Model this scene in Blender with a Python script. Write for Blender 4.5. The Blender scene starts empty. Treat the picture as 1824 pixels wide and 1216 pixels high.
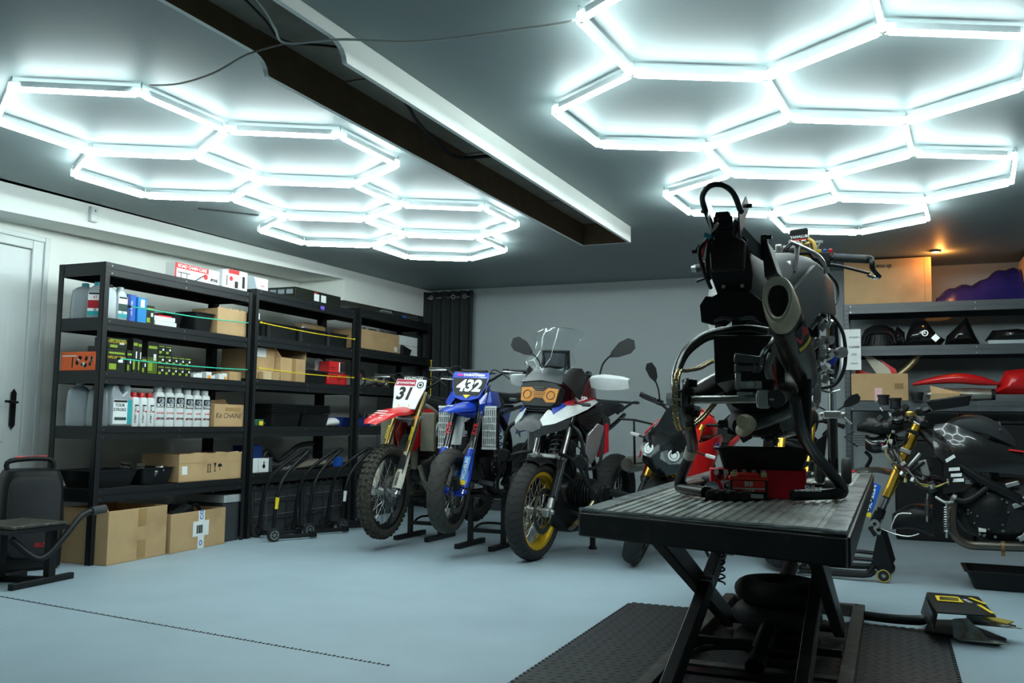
import bpy, bmesh, math, random
from mathutils import Matrix, Vector
R = math.radians
random.seed(7)
sc = bpy.context.scene
COL = sc.collection
# ---------------------------------------------------------------- camera, world, exposure
cam_d = bpy.data.cameras.new('camera'); cam = bpy.data.objects.new('camera', cam_d); COL.objects.link(cam)
cam_d.sensor_fit = 'HORIZONTAL'; cam_d.sensor_width = 36; cam_d.lens = 1605 / 1824 * 36
cam_d.clip_start = 0.05; cam_d.clip_end = 60
PSI, PIT, ROL = R(22.8), .0905, .014
cp, sp, cr, sr = math.cos(PIT), math.sin(PIT), math.cos(ROL), math.sin(ROL)
rz = Matrix.Rotation(PSI, 3, 'Z')
ax = rz @ Vector((cr, -sp*sr, cp*sr)); ay = rz @ Vector((-sr, -sp*cr, cp*cr)); az = -(rz @ Vector((0, cp, sp)))
cam.matrix_world = Matrix(((ax.x, ay.x, az.x, 0), (ax.y, ay.y, az.y, 0), (ax.z, ay.z, az.z, .95), (0, 0, 0, 1)))
sc.camera = cam
w = bpy.data.worlds.new('world'); sc.world = w; w.use_nodes = True
w.node_tree.nodes['Background'].inputs[0].default_value = (.5, .62, .68, 1)
w.node_tree.nodes['Background'].inputs[1].default_value = .02
sc.view_settings.view_transform = 'Standard'; sc.view_settings.look = 'None'
sc.view_settings.exposure = 0.93; sc.view_settings.gamma = 1; sc.view_settings.use_curve_mapping = False
TUBE_POWER = 27.0
# ---------------------------------------------------------------- materials
MC = {}
def mat(name, col, rough=.5, metal=0, var=.12, scale=14, bump=.0, coat=0, trans=0, emit=0, alpha=1, spec=.5, dirt=None, ior=1.45):
    if name in MC: return MC[name]
    m = bpy.data.materials.new(name); m.use_nodes = True; nt = m.node_tree; N = nt.nodes; L = nt.links
    b = N['Principled BSDF']
    c = (*col, 1)
    tc = N.new('ShaderNodeTexCoord'); nz = N.new('ShaderNodeTexNoise'); nz.inputs['Scale'].default_value = scale; nz.inputs['Detail'].default_value = 5
    L.new(tc.outputs['Object'], nz.inputs['Vector'])
    mx = N.new('ShaderNodeMix'); mx.data_type = 'RGBA'
    lo = tuple(x*(1-var) for x in col); hi = tuple(min(1, x*(1+var)) for x in col)
    mx.inputs[6].default_value = (*lo, 1); mx.inputs[7].default_value = (*hi, 1)
    L.new(nz.outputs['Fac'], mx.inputs[0])
    out = mx.outputs[2]
    if dirt:
        n2 = N.new('ShaderNodeTexNoise'); n2.inputs['Scale'].default_value = dirt[1]; n2.inputs['Detail'].default_value = 8
        L.new(tc.outputs['Object'], n2.inputs['Vector'])
        rp = N.new('ShaderNodeMapRange'); rp.inputs[1].default_value = dirt[2]; rp.inputs[2].default_value = dirt[3]
        L.new(n2.outputs['Fac'], rp.inputs[0])
        m2 = N.new('ShaderNodeMix'); m2.data_type = 'RGBA'; L.new(rp.outputs[0], m2.inputs[0]); L.new(out, m2.inputs[6]); m2.inputs[7].default_value = (*dirt[0], 1)
        out = m2.outputs[2]
    L.new(out, b.inputs['Base Color'])
    b.inputs['Roughness'].default_value = rough; b.inputs['Metallic'].default_value = metal
    b.inputs['Specular IOR Level'].default_value = spec; b.inputs['Coat Weight'].default_value = coat; b.inputs['Coat Roughness'].default_value = .05
    b.inputs['IOR'].default_value = ior
    if trans: b.inputs['Transmission Weight'].default_value = trans
    if emit: b.inputs['Emission Color'].default_value = c; b.inputs['Emission Strength'].default_value = emit
    if bump:
        bp = N.new('ShaderNodeBump'); bp.inputs['Strength'].default_value = bump; bp.inputs['Distance'].default_value = .003
        n3 = N.new('ShaderNodeTexNoise'); n3.inputs['Scale'].default_value = scale*4; L.new(tc.outputs['Object'], n3.inputs['Vector'])
        L.new(n3.outputs['Fac'], bp.inputs['Height']); L.new(bp.outputs[0], b.inputs['Normal'])
    MC[name] = m
    return m
BLK = mat('black_plastic', (.009, .010, .011), .48, bump=.1, scale=60, spec=.3)
SAT = mat('satin_black_paint', (.007, .008, .009), .40, var=.2, spec=.35)
GLS = mat('gloss_black_paint', (.008, .009, .010), .12, coat=.6)
RUB = mat('tyre_rubber', (.015, .015, .0145), .72, var=.25, scale=30, bump=.3)
RUBB = mat('brown_worn_rubber', (.036, .034, .029), .78, var=.3, scale=20, bump=.3)
STL = mat('brushed_steel', (.45, .46, .45), .3, 1, var=.15)
ALU = mat('cast_aluminium', (.42, .43, .42), .42, .9, var=.2, scale=40, bump=.2)
DRK = mat('dark_engine_metal', (.028, .029, .029), .42, .6, var=.4, scale=35, bump=.3)
GRY = mat('grey_plastic', (.055, .062, .066), .4, bump=.1)
WHT = mat('white_plastic', (.74, .77, .76), .3, coat=.2)
RED = mat('red_plastic', (.62, .012, .014), .28, coat=.3)
BLU = mat('blue_plastic', (.008, .05, .46), .28, coat=.3)
GLD = mat('gold_anodised', (.80, .46, .06), .3, .85, var=.15)
GLDP = mat('gold_paint_rim', (.82, .50, .03), .32, .55, var=.1)
CARD = mat('brown_cardboard', (.50, .33, .165), .8, var=.12, scale=8, dirt=((.36, .23, .11), 3, .55, .8))
CARDD = mat('cardboard_inside', (.30, .19, .09), .85, var=.15)
TAPE = mat('packing_tape', (.36, .22, .09), .3)
PAPER = mat('white_paper_label', (.80, .83, .82), .6, var=.05)
INK = mat('black_ink', (.01, .01, .01), .6)
INKR = mat('red_ink', (.65, .02, .02), .5)
INKW = mat('white_ink', (.85, .87, .86), .5)
INKG = mat('green_ink', (.25, .42, .03), .5)
INKY = mat('yellow_ink', (.85, .62, .02), .5)
INKB = mat('blue_ink', (.02, .12, .55), .5)
TEAL = mat('teal_plastic', (.03, .36, .38), .35)
CLR = mat('clear_glass', (.97, .99, .99), .03, trans=1, ior=1.2, var=.01)
LENS = mat('headlight_glass', (.9, .94, .95), .05, trans=.85, ior=1.3, var=.02)
CHR = mat('chrome', (.75, .77, .78), .14, 1, var=.03)
# ---------------------------------------------------------------- mesh builder
def cr_spline(P, k=6, closed=False):
    P = [Vector(p) for p in P]; n = len(P)
    if n < 3: return P
    out = []
    rng = range(n if closed else n-1)
    for i in rng:
        if closed: a, b, c, d = P[i-1], P[i], P[(i+1) % n], P[(i+2) % n]
        else: a, b, c, d = P[max(i-1, 0)], P[i], P[i+1], P[min(i+2, n-1)]
        for j in range(k):
            t = j/k
            out.append(.5*((2*b)+(c-a)*t+(2*a-5*b+4*c-d)*t*t+(3*b-a-3*c+d)*t**3))
    if not closed: out.append(P[-1])
    return out
class B:
    def __init__(s, T=None): s.v = []; s.f = []; s.mi = []; s.T = T or Matrix(); s.m = 0
    def add(s, vs, fs, m=None, T=None):
        o = len(s.v); TT = s.T @ T if T is not None else s.T
        s.v += [TT @ Vector(p) for p in vs]
        s.f += [tuple(i+o for i in f) for f in fs]; s.mi += [s.m if m is None else m]*len(fs)
        return s
    def box(s, x0, x1, y0, y1, z0, z1, m=None, T=None, faces=None):
        vs = [(x0, y0, z0), (x1, y0, z0), (x1, y1, z0), (x0, y1, z0), (x0, y0, z1), (x1, y0, z1), (x1, y1, z1), (x0, y1, z1)]
        fs = [(3, 2, 1, 0), (4, 5, 6, 7), (0, 1, 5, 4), (1, 2, 6, 5), (2, 3, 7, 6), (3, 0, 4, 7)]
        if faces: fs = [fs[i] for i in faces]
        return s.add(vs, fs, m, T)
    def cbox(s, c, d, rot=(0, 0, 0), m=None, T=None):
        M = Matrix.Translation(c) @ Matrix.Rotation(rot[2], 4, 'Z') @ Matrix.Rotation(rot[1], 4, 'Y') @ Matrix.Rotation(rot[0], 4, 'X')
        if T is not None: M = T @ M
        return s.box(-d[0]/2, d[0]/2, -d[1]/2, d[1]/2, -d[2]/2, d[2]/2, m, M)
    def bar(s, a, b, w, h=None, up=(0, 0, 1), m=None):
        a, b = Vector(a), Vector(b); h = h or w; d = (b-a).normalized(); u = Vector(up)
        if abs(d.dot(u)) > .98: u = Vector((1, 0, 0))
        x = d.cross(u).normalized(); z = x.cross(d)
        vs = []
        for p in (a, b):
            for i, j in ((-1, -1), (1, -1), (1, 1), (-1, 1)): vs.append(p+x*i*w/2+z*j*h/2)
        return s.add(vs, [(0, 1, 2, 3), (7, 6, 5, 4), (0, 4, 5, 1), (1, 5, 6, 2), (2, 6, 7, 3), (3, 7, 4, 0)], m)
    def tube(s, P, r, n=8, m=None, sm=0, closed=False, cap=True):
        P = cr_spline(P, sm, closed) if sm else [Vector(p) for p in P]
        N = len(P); rr = r if isinstance(r, (list, tuple)) else [r]*N
        if len(rr) != N:
            k = len(rr)-1; rr = [rr[min(int(i/(N-1)*k), k-1)]+(rr[min(int(i/(N-1)*k), k-1)+1]-rr[min(int(i/(N-1)*k), k-1)])*(i/(N-1)*k-min(int(i/(N-1)*k), k-1)) for i in range(N)]
        vs = []; px = None
        for i, p in enumerate(P):
            if closed: d = P[(i+1) % N]-P[i-1]
            elif i == 0: d = P[1]-P[0]
            elif i == N-1: d = P[-1]-P[-2]
            else: d = (P[i+1]-P[i]).normalized()+(P[i]-P[i-1]).normalized()
            if d.length < 1e-9: d = Vector((0, 0, 1))
            d.normalize()
            if px is None:
                px = d.cross(Vector((0, 0, 1)))
                if px.length < .1: px = d.cross(Vector((0, 1, 0)))
            else: px = px-d*px.dot(d)
            px.normalize(); py = d.cross(px)
            for k in range(n): a = 2*math.pi*k/n; vs.append(p+(px*math.cos(a)+py*math.sin(a))*rr[i])
        fs = []
        for i in range(N if closed else N-1):
            j = (i+1) % N
            for k in range(n): l = (k+1) % n; fs.append((i*n+k, i*n+l, j*n+l, j*n+k))
        if cap and not closed: fs += [tuple(reversed(range(n))), tuple(range((N-1)*n, N*n))]
        return s.add(vs, fs, m)
    def cyl(s, a, b, r, n=16, m=None, r2=None): return s.tube([a, b], [r, r if r2 is None else r2], n, m)
    def lathe(s, prof, c=(0, 0, 0), ax='Z', n=24, m=None, closed=False, T=None, a0=0, a1=2*math.pi):
        """prof: (radius, height) pairs round axis ax through c"""
        full = abs(a1-a0) > 6.28; K = n if full else n+1; vs = []
        c = Vector(c)
        for r, h in prof:
            for k in range(K):
                a = a0+(a1-a0)*k/n; u, v = r*math.cos(a), r*math.sin(a)
                vs.append(c+Vector({'Z': (u, v, h), 'Y': (u, h, v), 'X': (h, u, v)}[ax]))
        fs = []; P = len(prof)
        for i in range(P if closed else P-1):
            j = (i+1) % P
            for k in range(n):
                l = (k+1) % K if full else k+1
                q = (i*K+k, i*K+l, j*K+l, j*K+k)
                fs.append(q if ax != 'Y' else q[::-1])
        if not closed and full:
            if prof[0][0] > 1e-6: fs.append(tuple(range(K))[::-1] if ax != 'Y' else tuple(range(K)))
            if prof[-1][0] > 1e-6: fs.append(tuple(range((P-1)*K, P*K)) if ax != 'Y' else tuple(range((P-1)*K, P*K))[::-1])
        return s.add(vs, fs, m, T)
    def loft(s, rings, m=None, cap=True, closed=False):
        n = len(rings[0]); vs = [p for r in rings for p in r]; fs = []
        for i in range(len(rings)-1):
            for k in range(n if not closed else n):
                l = (k+1) % n; fs.append((i*n+k, i*n+l, (i+1)*n+l, (i+1)*n+k))
        if cap: fs += [tuple(reversed(range(n))), tuple(range((len(rings)-1)*n, len(rings)*n))]
        return s.add(vs, fs, m)
    def body(s, secs, m=None, n=16, p=2.5, sm=4):
        """rounded body along local X: sections (x, z_centre, half_width, half_height[, y_centre])"""
        secs = [tuple(q)+(0,)*(5-len(q)) for q in secs]
        if sm and len(secs) > 2:
            A = [Vector(q[:3]) for q in secs]; Bb = [Vector((q[3], q[4], 0)) for q in secs]
            a = cr_spline(A, sm); b = cr_spline(Bb, sm)
            secs = [(u.x, u.y, max(u.z, .001), max(v.x, .001), v.y) for u, v in zip(a, b)]
        rings = []
        for x, z, hw, hh, y in secs:
            rg = []
            for k in range(n):
                a = 2*math.pi*k/n; c, q = math.cos(a), math.sin(a)
                rg.append((x, y+hw*math.copysign(abs(c)**(2/p), c), z+hh*math.copysign(abs(q)**(2/p), q)))
            rings.append(rg)
        return s.loft(rings, m)
    def prism(s, pts, t, M=None, m=None, t0=None):
        """polygon in the local XY plane of M, from -t/2 to t/2 along its Z"""
        n = len(pts); a = -t/2 if t0 is None else t0; b = a+t
        vs = [(x, y, a) for x, y in pts]+[(x, y, b) for x, y in pts]
        fs = [tuple(reversed(range(n))), tuple(range(n, 2*n))]+[(k, (k+1) % n, n+(k+1) % n, n+k) for k in range(n)]
        return s.add(vs, fs, m, M)
    def side(s, pts, y0, y1, m=None, T=None):
        """polygon of (x, z) extruded along Y"""
        n = len(pts); vs = [(x, y0, z) for x, z in pts]+[(x, y1, z) for x, z in pts]
        fs = [tuple(range(n)), tuple(reversed(range(n, 2*n)))]+[(k, n+k, n+(k+1) % n, (k+1) % n) for k in range(n)]
        return s.add(vs, fs, m, T)
    def shell(s, grid, t, m=None):
        """grid[i][j] of points given thickness t along the averaged normal"""
        a = len(grid); b = len(grid[0]); G = [[Vector(p) for p in r] for r in grid]; nn = []
        for i in range(a):
            for j in range(b):
                u = G[min(i+1, a-1)][j]-G[max(i-1, 0)][j]; v = G[i][min(j+1, b-1)]-G[i][max(j-1, 0)]
                q = u.cross(v); nn.append(q.normalized() if q.length > 1e-9 else Vector((0, 0, 1)))
        top = [G[i][j] for i in range(a) for j in range(b)]; bot = [p-n_*t for p, n_ in zip(top, nn)]
        o = a*b; fs = []
        for i in range(a-1):
            for j in range(b-1):
                q = (i*b+j, (i+1)*b+j, (i+1)*b+j+1, i*b+j+1); fs.append(q); fs.append(tuple(x+o for x in reversed(q)))
        for i in range(a-1):
            for j in (0, b-1):
                q = (i*b+j, (i+1)*b+j, (i+1)*b+j+o, i*b+j+o); fs.append(q if j else q[::-1])
        for j in range(b-1):
            for i in (0, a-1):
                q = (i*b+j, i*b+j+1, i*b+j+1+o, i*b+j+o); fs.append(q[::-1] if i else q)
        return s.add(top+bot, fs, m)
    def build(s, name, mats, parent=None, bevel=0, label=None, flat=False, sub=0, loc=None, rot=None):
        me = bpy.data.meshes.new(name); me.from_pydata(s.v, [], s.f)
        for m in (mats if isinstance(mats, (list, tuple)) else [mats]): me.materials.append(m)
        me.polygons.foreach_set('material_index', s.mi)
        me.validate(); me.update()
        if not flat:
            me.shade_smooth(); me.set_sharp_from_angle(angle=R(38))
        o = bpy.data.objects.new(name, me); COL.objects.link(o)
        if parent: o.parent = parent
        if loc: o.location = loc
        if rot: o.rotation_euler = rot
        if bevel:
            md = o.modifiers.new('bevel', 'BEVEL'); md.width = bevel; md.segments = 2; md.limit_method = 'ANGLE'; md.angle_limit = R(40)
        if label: o['label'] = label
        return o
def split_build(b, name, mats, parent, bevel=0):
    par = list(range(len(b.v)))
    def find(i):
        while par[i] != i: par[i] = par[par[i]]; i = par[i]
        return i
    for f in b.f:
        for i in f[1:]: par[find(i)] = find(f[0])
    gr = {}
    for f, m in zip(b.f, b.mi): gr.setdefault(find(f[0]), []).append((f, m))
    for g in gr.values():
        ix = sorted({i for f, _ in g for i in f}); mp = {i: k for k, i in enumerate(ix)}
        c = B(); c.v = [b.v[i] for i in ix]; c.f = [tuple(mp[i] for i in f) for f, _ in g]; c.mi = [m for _, m in g]
        c.build(name, mats, parent, bevel=bevel)
def thing(name, label, cat, loc=(0, 0, 0), rz=0, group=None, rot=None):
    o = bpy.data.objects.new(name, None); COL.objects.link(o); o.empty_display_size = .1
    o.location = loc; o.rotation_euler = rot or (0, 0, rz); o['label'] = label; o['category'] = cat
    if group: o['group'] = group
    return o
def tag(o, label, cat, group=None, kind=None):
    o['label'] = label; o['category'] = cat
    if group: o['group'] = group
    if kind: o['kind'] = kind
    return o
def struct(o): o['kind'] = 'structure'; return o
def frame(o, x, y):
    """matrix with origin o, local X along x and local Y along y"""
    x = Vector(x).normalized(); y = Vector(y); y = (y-x*y.dot(x)).normalized(); z = x.cross(y); o = Vector(o)
    return Matrix(((x.x, y.x, z.x, o.x), (x.y, y.y, z.y, o.y), (x.z, y.z, z.z, o.z), (0, 0, 0, 1)))
def text(s, size, m, M, parent=None, name='lettering', bold=0, ex=.0006, shear=0, sx=1, align='CENTER', T=None):
    c = bpy.data.curves.new(name, 'FONT'); c.body = s; c.size = size; c.extrude = ex; c.offset = bold*size; c.shear = shear
    c.align_x = align; c.align_y = 'CENTER'; c.resolution_u = 3
    t = bpy.data.objects.new('tmp_text', c); COL.objects.link(t); bpy.context.view_layer.update()
    dg = bpy.context.evaluated_depsgraph_get(); me = bpy.data.meshes.new_from_object(t.evaluated_get(dg))
    bpy.data.objects.remove(t); bpy.data.curves.remove(c)
    me.name = name; me.materials.clear(); me.materials.append(m)
    me.transform((T or Matrix()) @ M @ Matrix.Diagonal((sx, 1, 1, 1)))
    o = bpy.data.objects.new(name, me); COL.objects.link(o)
    if parent: o.parent = parent
    return o
def dup(root, loc=None, label=None, rz=None):
    def cp(o, par):
        c = o.copy(); COL.objects.link(c); c.parent = par
        for k in list(o.children): cp(k, c)
        return c
    r = cp(root, root.parent)
    if loc: r.location = loc
    if rz is not None: r.rotation_euler = (0, 0, rz)
    if label: r['label'] = label
    return r
# ================================================================ room
CEIL = 2.46; YB = 9.15; XL = -5.55; XR = 3.6; YF = -2.6
def tiles(name):
    m = mat(name, (.335, .43, .485), .5, var=.08, scale=2.2, spec=.35, dirt=((.27, .35, .40), .9, .45, .75))
    nt = m.node_tree; N = nt.nodes; L = nt.links; b = N['Principled BSDF']
    tc = N.new('ShaderNodeTexCoord'); vo = N.new('ShaderNodeTexVoronoi'); vo.inputs['Scale'].default_value = 55
    L.new(tc.outputs['Object'], vo.inputs['Vector']); bp = N.new('ShaderNodeBump'); bp.inputs['Strength'].default_value = .25; bp.inputs['Distance'].default_value = .002
    L.new(vo.outputs['Distance'], bp.inputs['Height']); L.new(bp.outputs[0], b.inputs['Normal'])
    return m
FLOOR = tiles('floor_tiles')
WALLW = mat('white_wall_paint', (.86, .89, .84), .7, var=.05, scale=3, bump=.1)
WALLG = mat('grey_wall_paint', (.31, .35, .355), .55, var=.06, scale=2, bump=.1)
CEILM = mat('ceiling_paint', (.215, .265, .268), .55, var=.04, scale=2, bump=.05)
MDF = mat('raw_brown_board', (.13, .085, .045), .8, var=.3, scale=9)
CONC = mat('bare_concrete', (.20, .19, .155), .9, var=.35, scale=6, bump=.4)
def quad(name, pts, m):
    return struct(B().add(pts, [tuple(range(len(pts)))]).build(name, m))
def slab(name, x0, x1, y0, y1, z0, z1, m, bevel=0):
    return struct(B().box(x0, x1, y0, y1, z0, z1).build(name, m, bevel=bevel))
slab('floor', XL-.1, XR+.1, YF-.1, YB+.1, -.1, 0, FLOOR)
slab('wall_left', XL-.1, XL, YF, YB, 0, 2.8, WALLW)
slab('wall_back', XL-.1, XR, YB, YB+.1, 0, 2.8, WALLG)
slab('wall_right', XR, XR+.1, YF, YB, 0, 2.8, WALLG)
slab('wall_front', XL-.1, XR+.1, YF-.1, YF, 0, 2.8, WALLG)
# ceiling with the slot of the beam casing left open
k = .0317
xo = lambda y: -1.936+k*(y-2.472); xi = lambda y: xo(y)-.395
YE = 6.59
b = B()
def poly(pts, z0, z1, m=None): b.prism(pts, z1-z0, Matrix.Translation((0, 0, z0)), m, t0=0)
poly([(XL-.1, YF-.1), (xi(YF)-.0, YF-.1), (xi(YE), YE), (xi(YE), YB+.1), (XL-.1, YB+.1)], CEIL, CEIL+.02)
poly([(xo(YF), YF-.1), (XR+.1, YF-.1), (XR+.1, YB+.1), (xo(YE), YB+.1), (xo(YE), YE)], CEIL, CEIL+.02)
poly([(xi(YE), YE), (xo(YE), YE), (xo(YE), YB+.1), (xi(YE), YB+.1)], CEIL, CEIL+.02)
struct(b.build('ceiling', CEILM, flat=True))
# beam casing: two boards and an end board hanging below the ceiling, with a curved step
def casing(name, xf, t, white_out):
    prof = [(YF-.1, 2.62), (YF-.1, 2.408), (2.78, 2.408), (2.80, 2.406), (2.825, 2.399), (2.85, 2.386), (2.868, 2.366), (2.875, 2.345), (2.88, 2.338), (YE, 2.338), (YE, 2.62)]
    b = B(); n = len(prof)
    vs = [(xf(y), y, z) for y, z in prof]+[(xf(y)+t, y, z) for y, z in prof]
    b.add(vs, [tuple(range(n))], 0 if white_out < 0 else 1); b.add(vs, [tuple(reversed(range(n, 2*n)))], 1 if white_out < 0 else 0)
    b.add(vs, [(q, n+q, n+(q+1) % n, (q+1) % n) for q in range(n)], 0)
    return struct(b.build(name, [WALLW, MDF], flat=True))
casing('trim_1', lambda y: xi(y), .022, -1)
casing('trim_2', lambda y: xo(y)-.022, .022, 1)
b = B(); b.add([(xi(YE), YE-.001, 2.338), (xo(YE), YE-.001, 2.338), (xo(YE), YE-.001, 2.62), (xi(YE), YE-.001, 2.62)], [(0, 1, 2, 3)], 1)
b.box(xi(YE), xo(YE), YE, YE+.022, 2.338, CEIL, 0); struct(b.build('trim_3', [WALLW, MDF], flat=True))
b = B()
for i in range(16):
    y0 = YF+i*.6; b.box(-2.62, -1.7, y0+.004, y0+.596, 2.50+(.004 if i % 2 else 0), 2.56)
struct(b.build('trim_4', CONC))
slab('trim_5', -2.62, -1.7, YF, YB, 2.57, 2.6, CONC)
# soffit along the left wall, with a deeper far part
def pr_(name, pts, z0, z1, m): return struct(B().prism(pts, z1-z0, Matrix.Translation((0, 0, z0)), t0=0).build(name, m, flat=True))
sx = lambda y: -5.26+.0712*(y-3.97)
b = B(); zz = lambda y: 2.272+.0252*(y-4)
b.add([(x, y, z) for y in (YF, 7.57) for x, z in ((XL, zz(y)), (sx(y), zz(y)), (sx(y), CEIL), (XL, CEIL))], [(0, 3, 2, 1), (4, 5, 6, 7), (0, 1, 5, 4), (1, 2, 6, 5), (2, 3, 7, 6), (3, 0, 4, 7)]); struct(b.build('trim_6', WALLW, flat=True))
pr_('trim_7', [(XL, 7.57), (sx(7.57), 7.57), (sx(YB), YB), (XL, YB)], 2.15, CEIL, WALLW)
struct(B().box(XL, -.4, YB-.02, YB, 0, .12).build('baseboard_back', mat('dark_baseboard', (.03, .035, .038), .5)))
struct(B().box(XL, XL+.012, 4.56, YB, 0, .08).build('baseboard_left', mat('dark_baseboard', (.03, .035, .038), .5)))
# seam of interlocking tiles and the black mat
b = B(); P0, P1 = Vector((-5.2, 3.545, .001)), Vector((-1.82, 3.158, .001)); n = 150; d = (P1-P0)/n
for i in range(n):
    a = P0+d*i; b.bar(a, a+d*.55, .010, .002)
    if i % 2: b.bar(a+Vector((0, .008, 0)), a+d*.3+Vector((0, .008, 0)), .008, .002)
struct(b.build('trim_8', INK))
MATM = mat('black_floor_tiles', (.011, .012, .013), .6, var=.3, scale=3, bump=.5)
b = B(); b.box(-1.30, .21, -1.2, 4.80, .0, .004)
q = random.Random(3)
y = -1.2
while y < 4.78:
    b.box(-1.316, -1.30, y, y+.022, 0, .004); b.box(.21, .226, y, y+.022, 0, .004); y += .04
x = -1.3
while x < .2: b.box(x, x+.022, 4.80, 4.816, 0, .004); x += .04
b.m = 1
for i in range(34):
    for j in range(60):
        xx = -1.27+i*.044+(.011 if j % 2 else 0); yy = 2.35+j*.041
        b.bar((xx-.008, yy-.006*(-1)**i, .0046), (xx+.008, yy+.006*(-1)**i, .0046), .005, .0012)
tag(b.build('floor_mat', [MATM, mat('mat_studs', (.022, .023, .024), .4)], flat=True), 'black interlocking tile mat laid on the blue-grey floor beneath the scissor lift', 'floor mat')
# white door on the left wall
DW = mat('white_door_paint', (.68, .72, .71), .35, var=.03)
dr = B().box(XL, XL+.03, 3.45, 4.43, 0.0, 2.11).box(XL+.03, XL+.04, 3.52, 4.30, .12, .62).box(XL+.03, XL+.04, 3.52, 4.30, .78, 1.95)
dr.box(XL+.04, XL+.046, 3.56, 4.26, .16, .58).box(XL+.04, XL+.046, 3.56, 4.26, .82, 1.91).build('door_1', DW, bevel=.006)
struct(bpy.data.objects['door_1'])
b = B().box(XL, XL+.05, 4.43, 4.555, 0, 2.215).box(XL, XL+.05, 3.2, 4.429, 2.115, 2.215).box(XL+.0505, XL+.065, 4.515, 4.555, 0, 2.214).box(XL+.0505, XL+.065, 3.2, 4.514, 2.175, 2.214)
struct(b.build('trim_9', DW, bevel=.006))
b = B().prism([(-.02, -.11), (0, -.135), (.02, -.11), (.02, .11), (0, .135), (-.02, .11)], .008, frame((XL+.044, 4.355, 1.00), (0, 1, 0), (0, 0, 1)))
b.tube([(XL+.045, 4.355, 1.045), (XL+.085, 4.355, 1.045), (XL+.09, 4.33, 1.045), (XL+.09, 4.26, 1.05)], .009, 8)
b.build('door_handle', SAT, bpy.data.objects['door_1'])
# wall sensor
s = thing('motion_detector', 'small white motion detector fixed high on the white soffit by the door', 'alarm sensor', (sx(4.65)+.002, 4.65, 2.33), R(-4))
B().box(0, .035, -.03, .03, 0, .11).build('housing', WHT, s, bevel=.008); B().box(.035, .038, -.004, .004, .075, .085).build('lens', INK, s)
# slits in the ceiling, down-lights
tag(B().bar((-4.57, 5.0, CEIL-.003), (-4.29, 5.32, CEIL-.003), .03, .006).build('vent_slot', SAT), 'narrow dark vent slot in the ceiling between left lamp and soffit', 'vent')
tag(B().bar((.62, 4.48, CEIL-.003), (.98, 4.45, CEIL-.003), .02, .006).build('vent_slot', SAT), 'narrow dark vent slot in the ceiling beside the right lamp', 'vent')
WARM = mat('warm_bulb', (1, .42, .10), .3, emit=40)
def downlight(x, y, lab, em):
    t = thing('recessed_downlight', lab, 'ceiling light', (x, y, CEIL))
    B().lathe([(.030, -.001), (.046, -.001), (.048, -.010), (.040, -.016), (.030, -.010)], closed=True).build('ring', STL, t)
    B().lathe([(.001, -.010), (.030, -.010), (.028, -.014), (.001, -.018)]).build('bulb', em, t)
downlight(-2.86, 6.35, 'small recessed downlight in the ceiling inside the left hexagon lamp', mat('dim_warm_bulb', (1, .7, .45), .3, emit=4))
downlight(.38, 8.35, 'lit orange downlight in the ceiling above the tall cardboard box', WARM)
ld = bpy.data.lights.new('warm_spot', 'POINT'); ld.energy = 2.6; ld.color = (1, .36, .07); ld.shadow_soft_size = .02
lo = bpy.data.objects.new('warm_spot', ld); COL.objects.link(lo); lo.location = (.42, 8.42, CEIL-.05)
# ================================================================ hexagon lamps
LV = [(-3.583, 2.723), (-3.089, 2.989), (-3.072, 3.549), (-4.043, 3.579), (-3.549, 3.844), (-4.06, 3.018), (-4.52, 3.874), (-4.503, 4.435), (-4.009, 4.7), (-3.532, 4.405), (-2.578, 3.815), (-2.561, 4.376), (-3.038, 4.671), (-3.992, 5.261), (-3.498, 5.527), (-3.021, 5.232), (-4.469, 5.556), (-4.452, 6.117), (-3.958, 6.383), (-3.481, 6.087), (-2.527, 5.497), (-2.51, 6.058), (-2.987, 6.353), (-3.941, 6.943), (-3.447, 7.209), (-2.97, 6.914)]
LE = [(0, 1), (0, 5), (1, 2), (2, 4), (2, 10), (3, 4), (3, 5), (3, 6), (4, 9), (6, 7), (7, 8), (8, 9), (9, 12), (10, 11), (11, 12), (12, 15), (13, 14), (13, 16), (14, 15), (15, 20), (16, 17), (17, 18), (18, 19), (20, 21), (21, 22), (22, 25), (23, 24), (24, 25), (8, 13), (14, 19), (19, 22), (18, 23)]
RV = [(-0.546, 2.665), (-0.04, 2.906), (0.422, 2.587), (-1.008, 2.983), (-0.964, 3.542), (-0.457, 3.783), (-1.426, 3.861), (-1.381, 4.42), (-0.874, 4.661), (-0.412, 4.342), (-0.83, 5.22), (0.005, 3.465), (0.512, 3.706), (0.094, 4.583), (0.556, 4.265), (0.139, 5.143), (-0.323, 5.461), (0.646, 5.384), (0.69, 5.943), (-0.278, 6.02), (0.228, 6.261), (-1.292, 5.538), (0.273, 6.82), (-0.189, 7.139), (-0.696, 6.898), (-0.74, 6.338), (-1.247, 6.098), (1.063, 4.506), (1.525, 4.188)]
RE = [(0, 1), (0, 3), (1, 2), (1, 11), (3, 4), (4, 5), (4, 6), (5, 9), (5, 11), (6, 7), (7, 8), (8, 9), (8, 10), (9, 13), (10, 16), (10, 21), (11, 12), (12, 14), (13, 14), (13, 15), (14, 27), (15, 16), (15, 17), (17, 18), (18, 20), (19, 20), (19, 25), (20, 22), (21, 26), (22, 23), (23, 24), (24, 25), (25, 26), (16, 19)]
LED = mat('lit_tube', (.86, 1, 1), .3, emit=TUBE_POWER, var=0)
HOUS = mat('aluminium_channel', (.62, .68, .69), .45, .1)
JNT = mat('clear_connector', (.75, .82, .82), .15, spec=.8, trans=.4)
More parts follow.
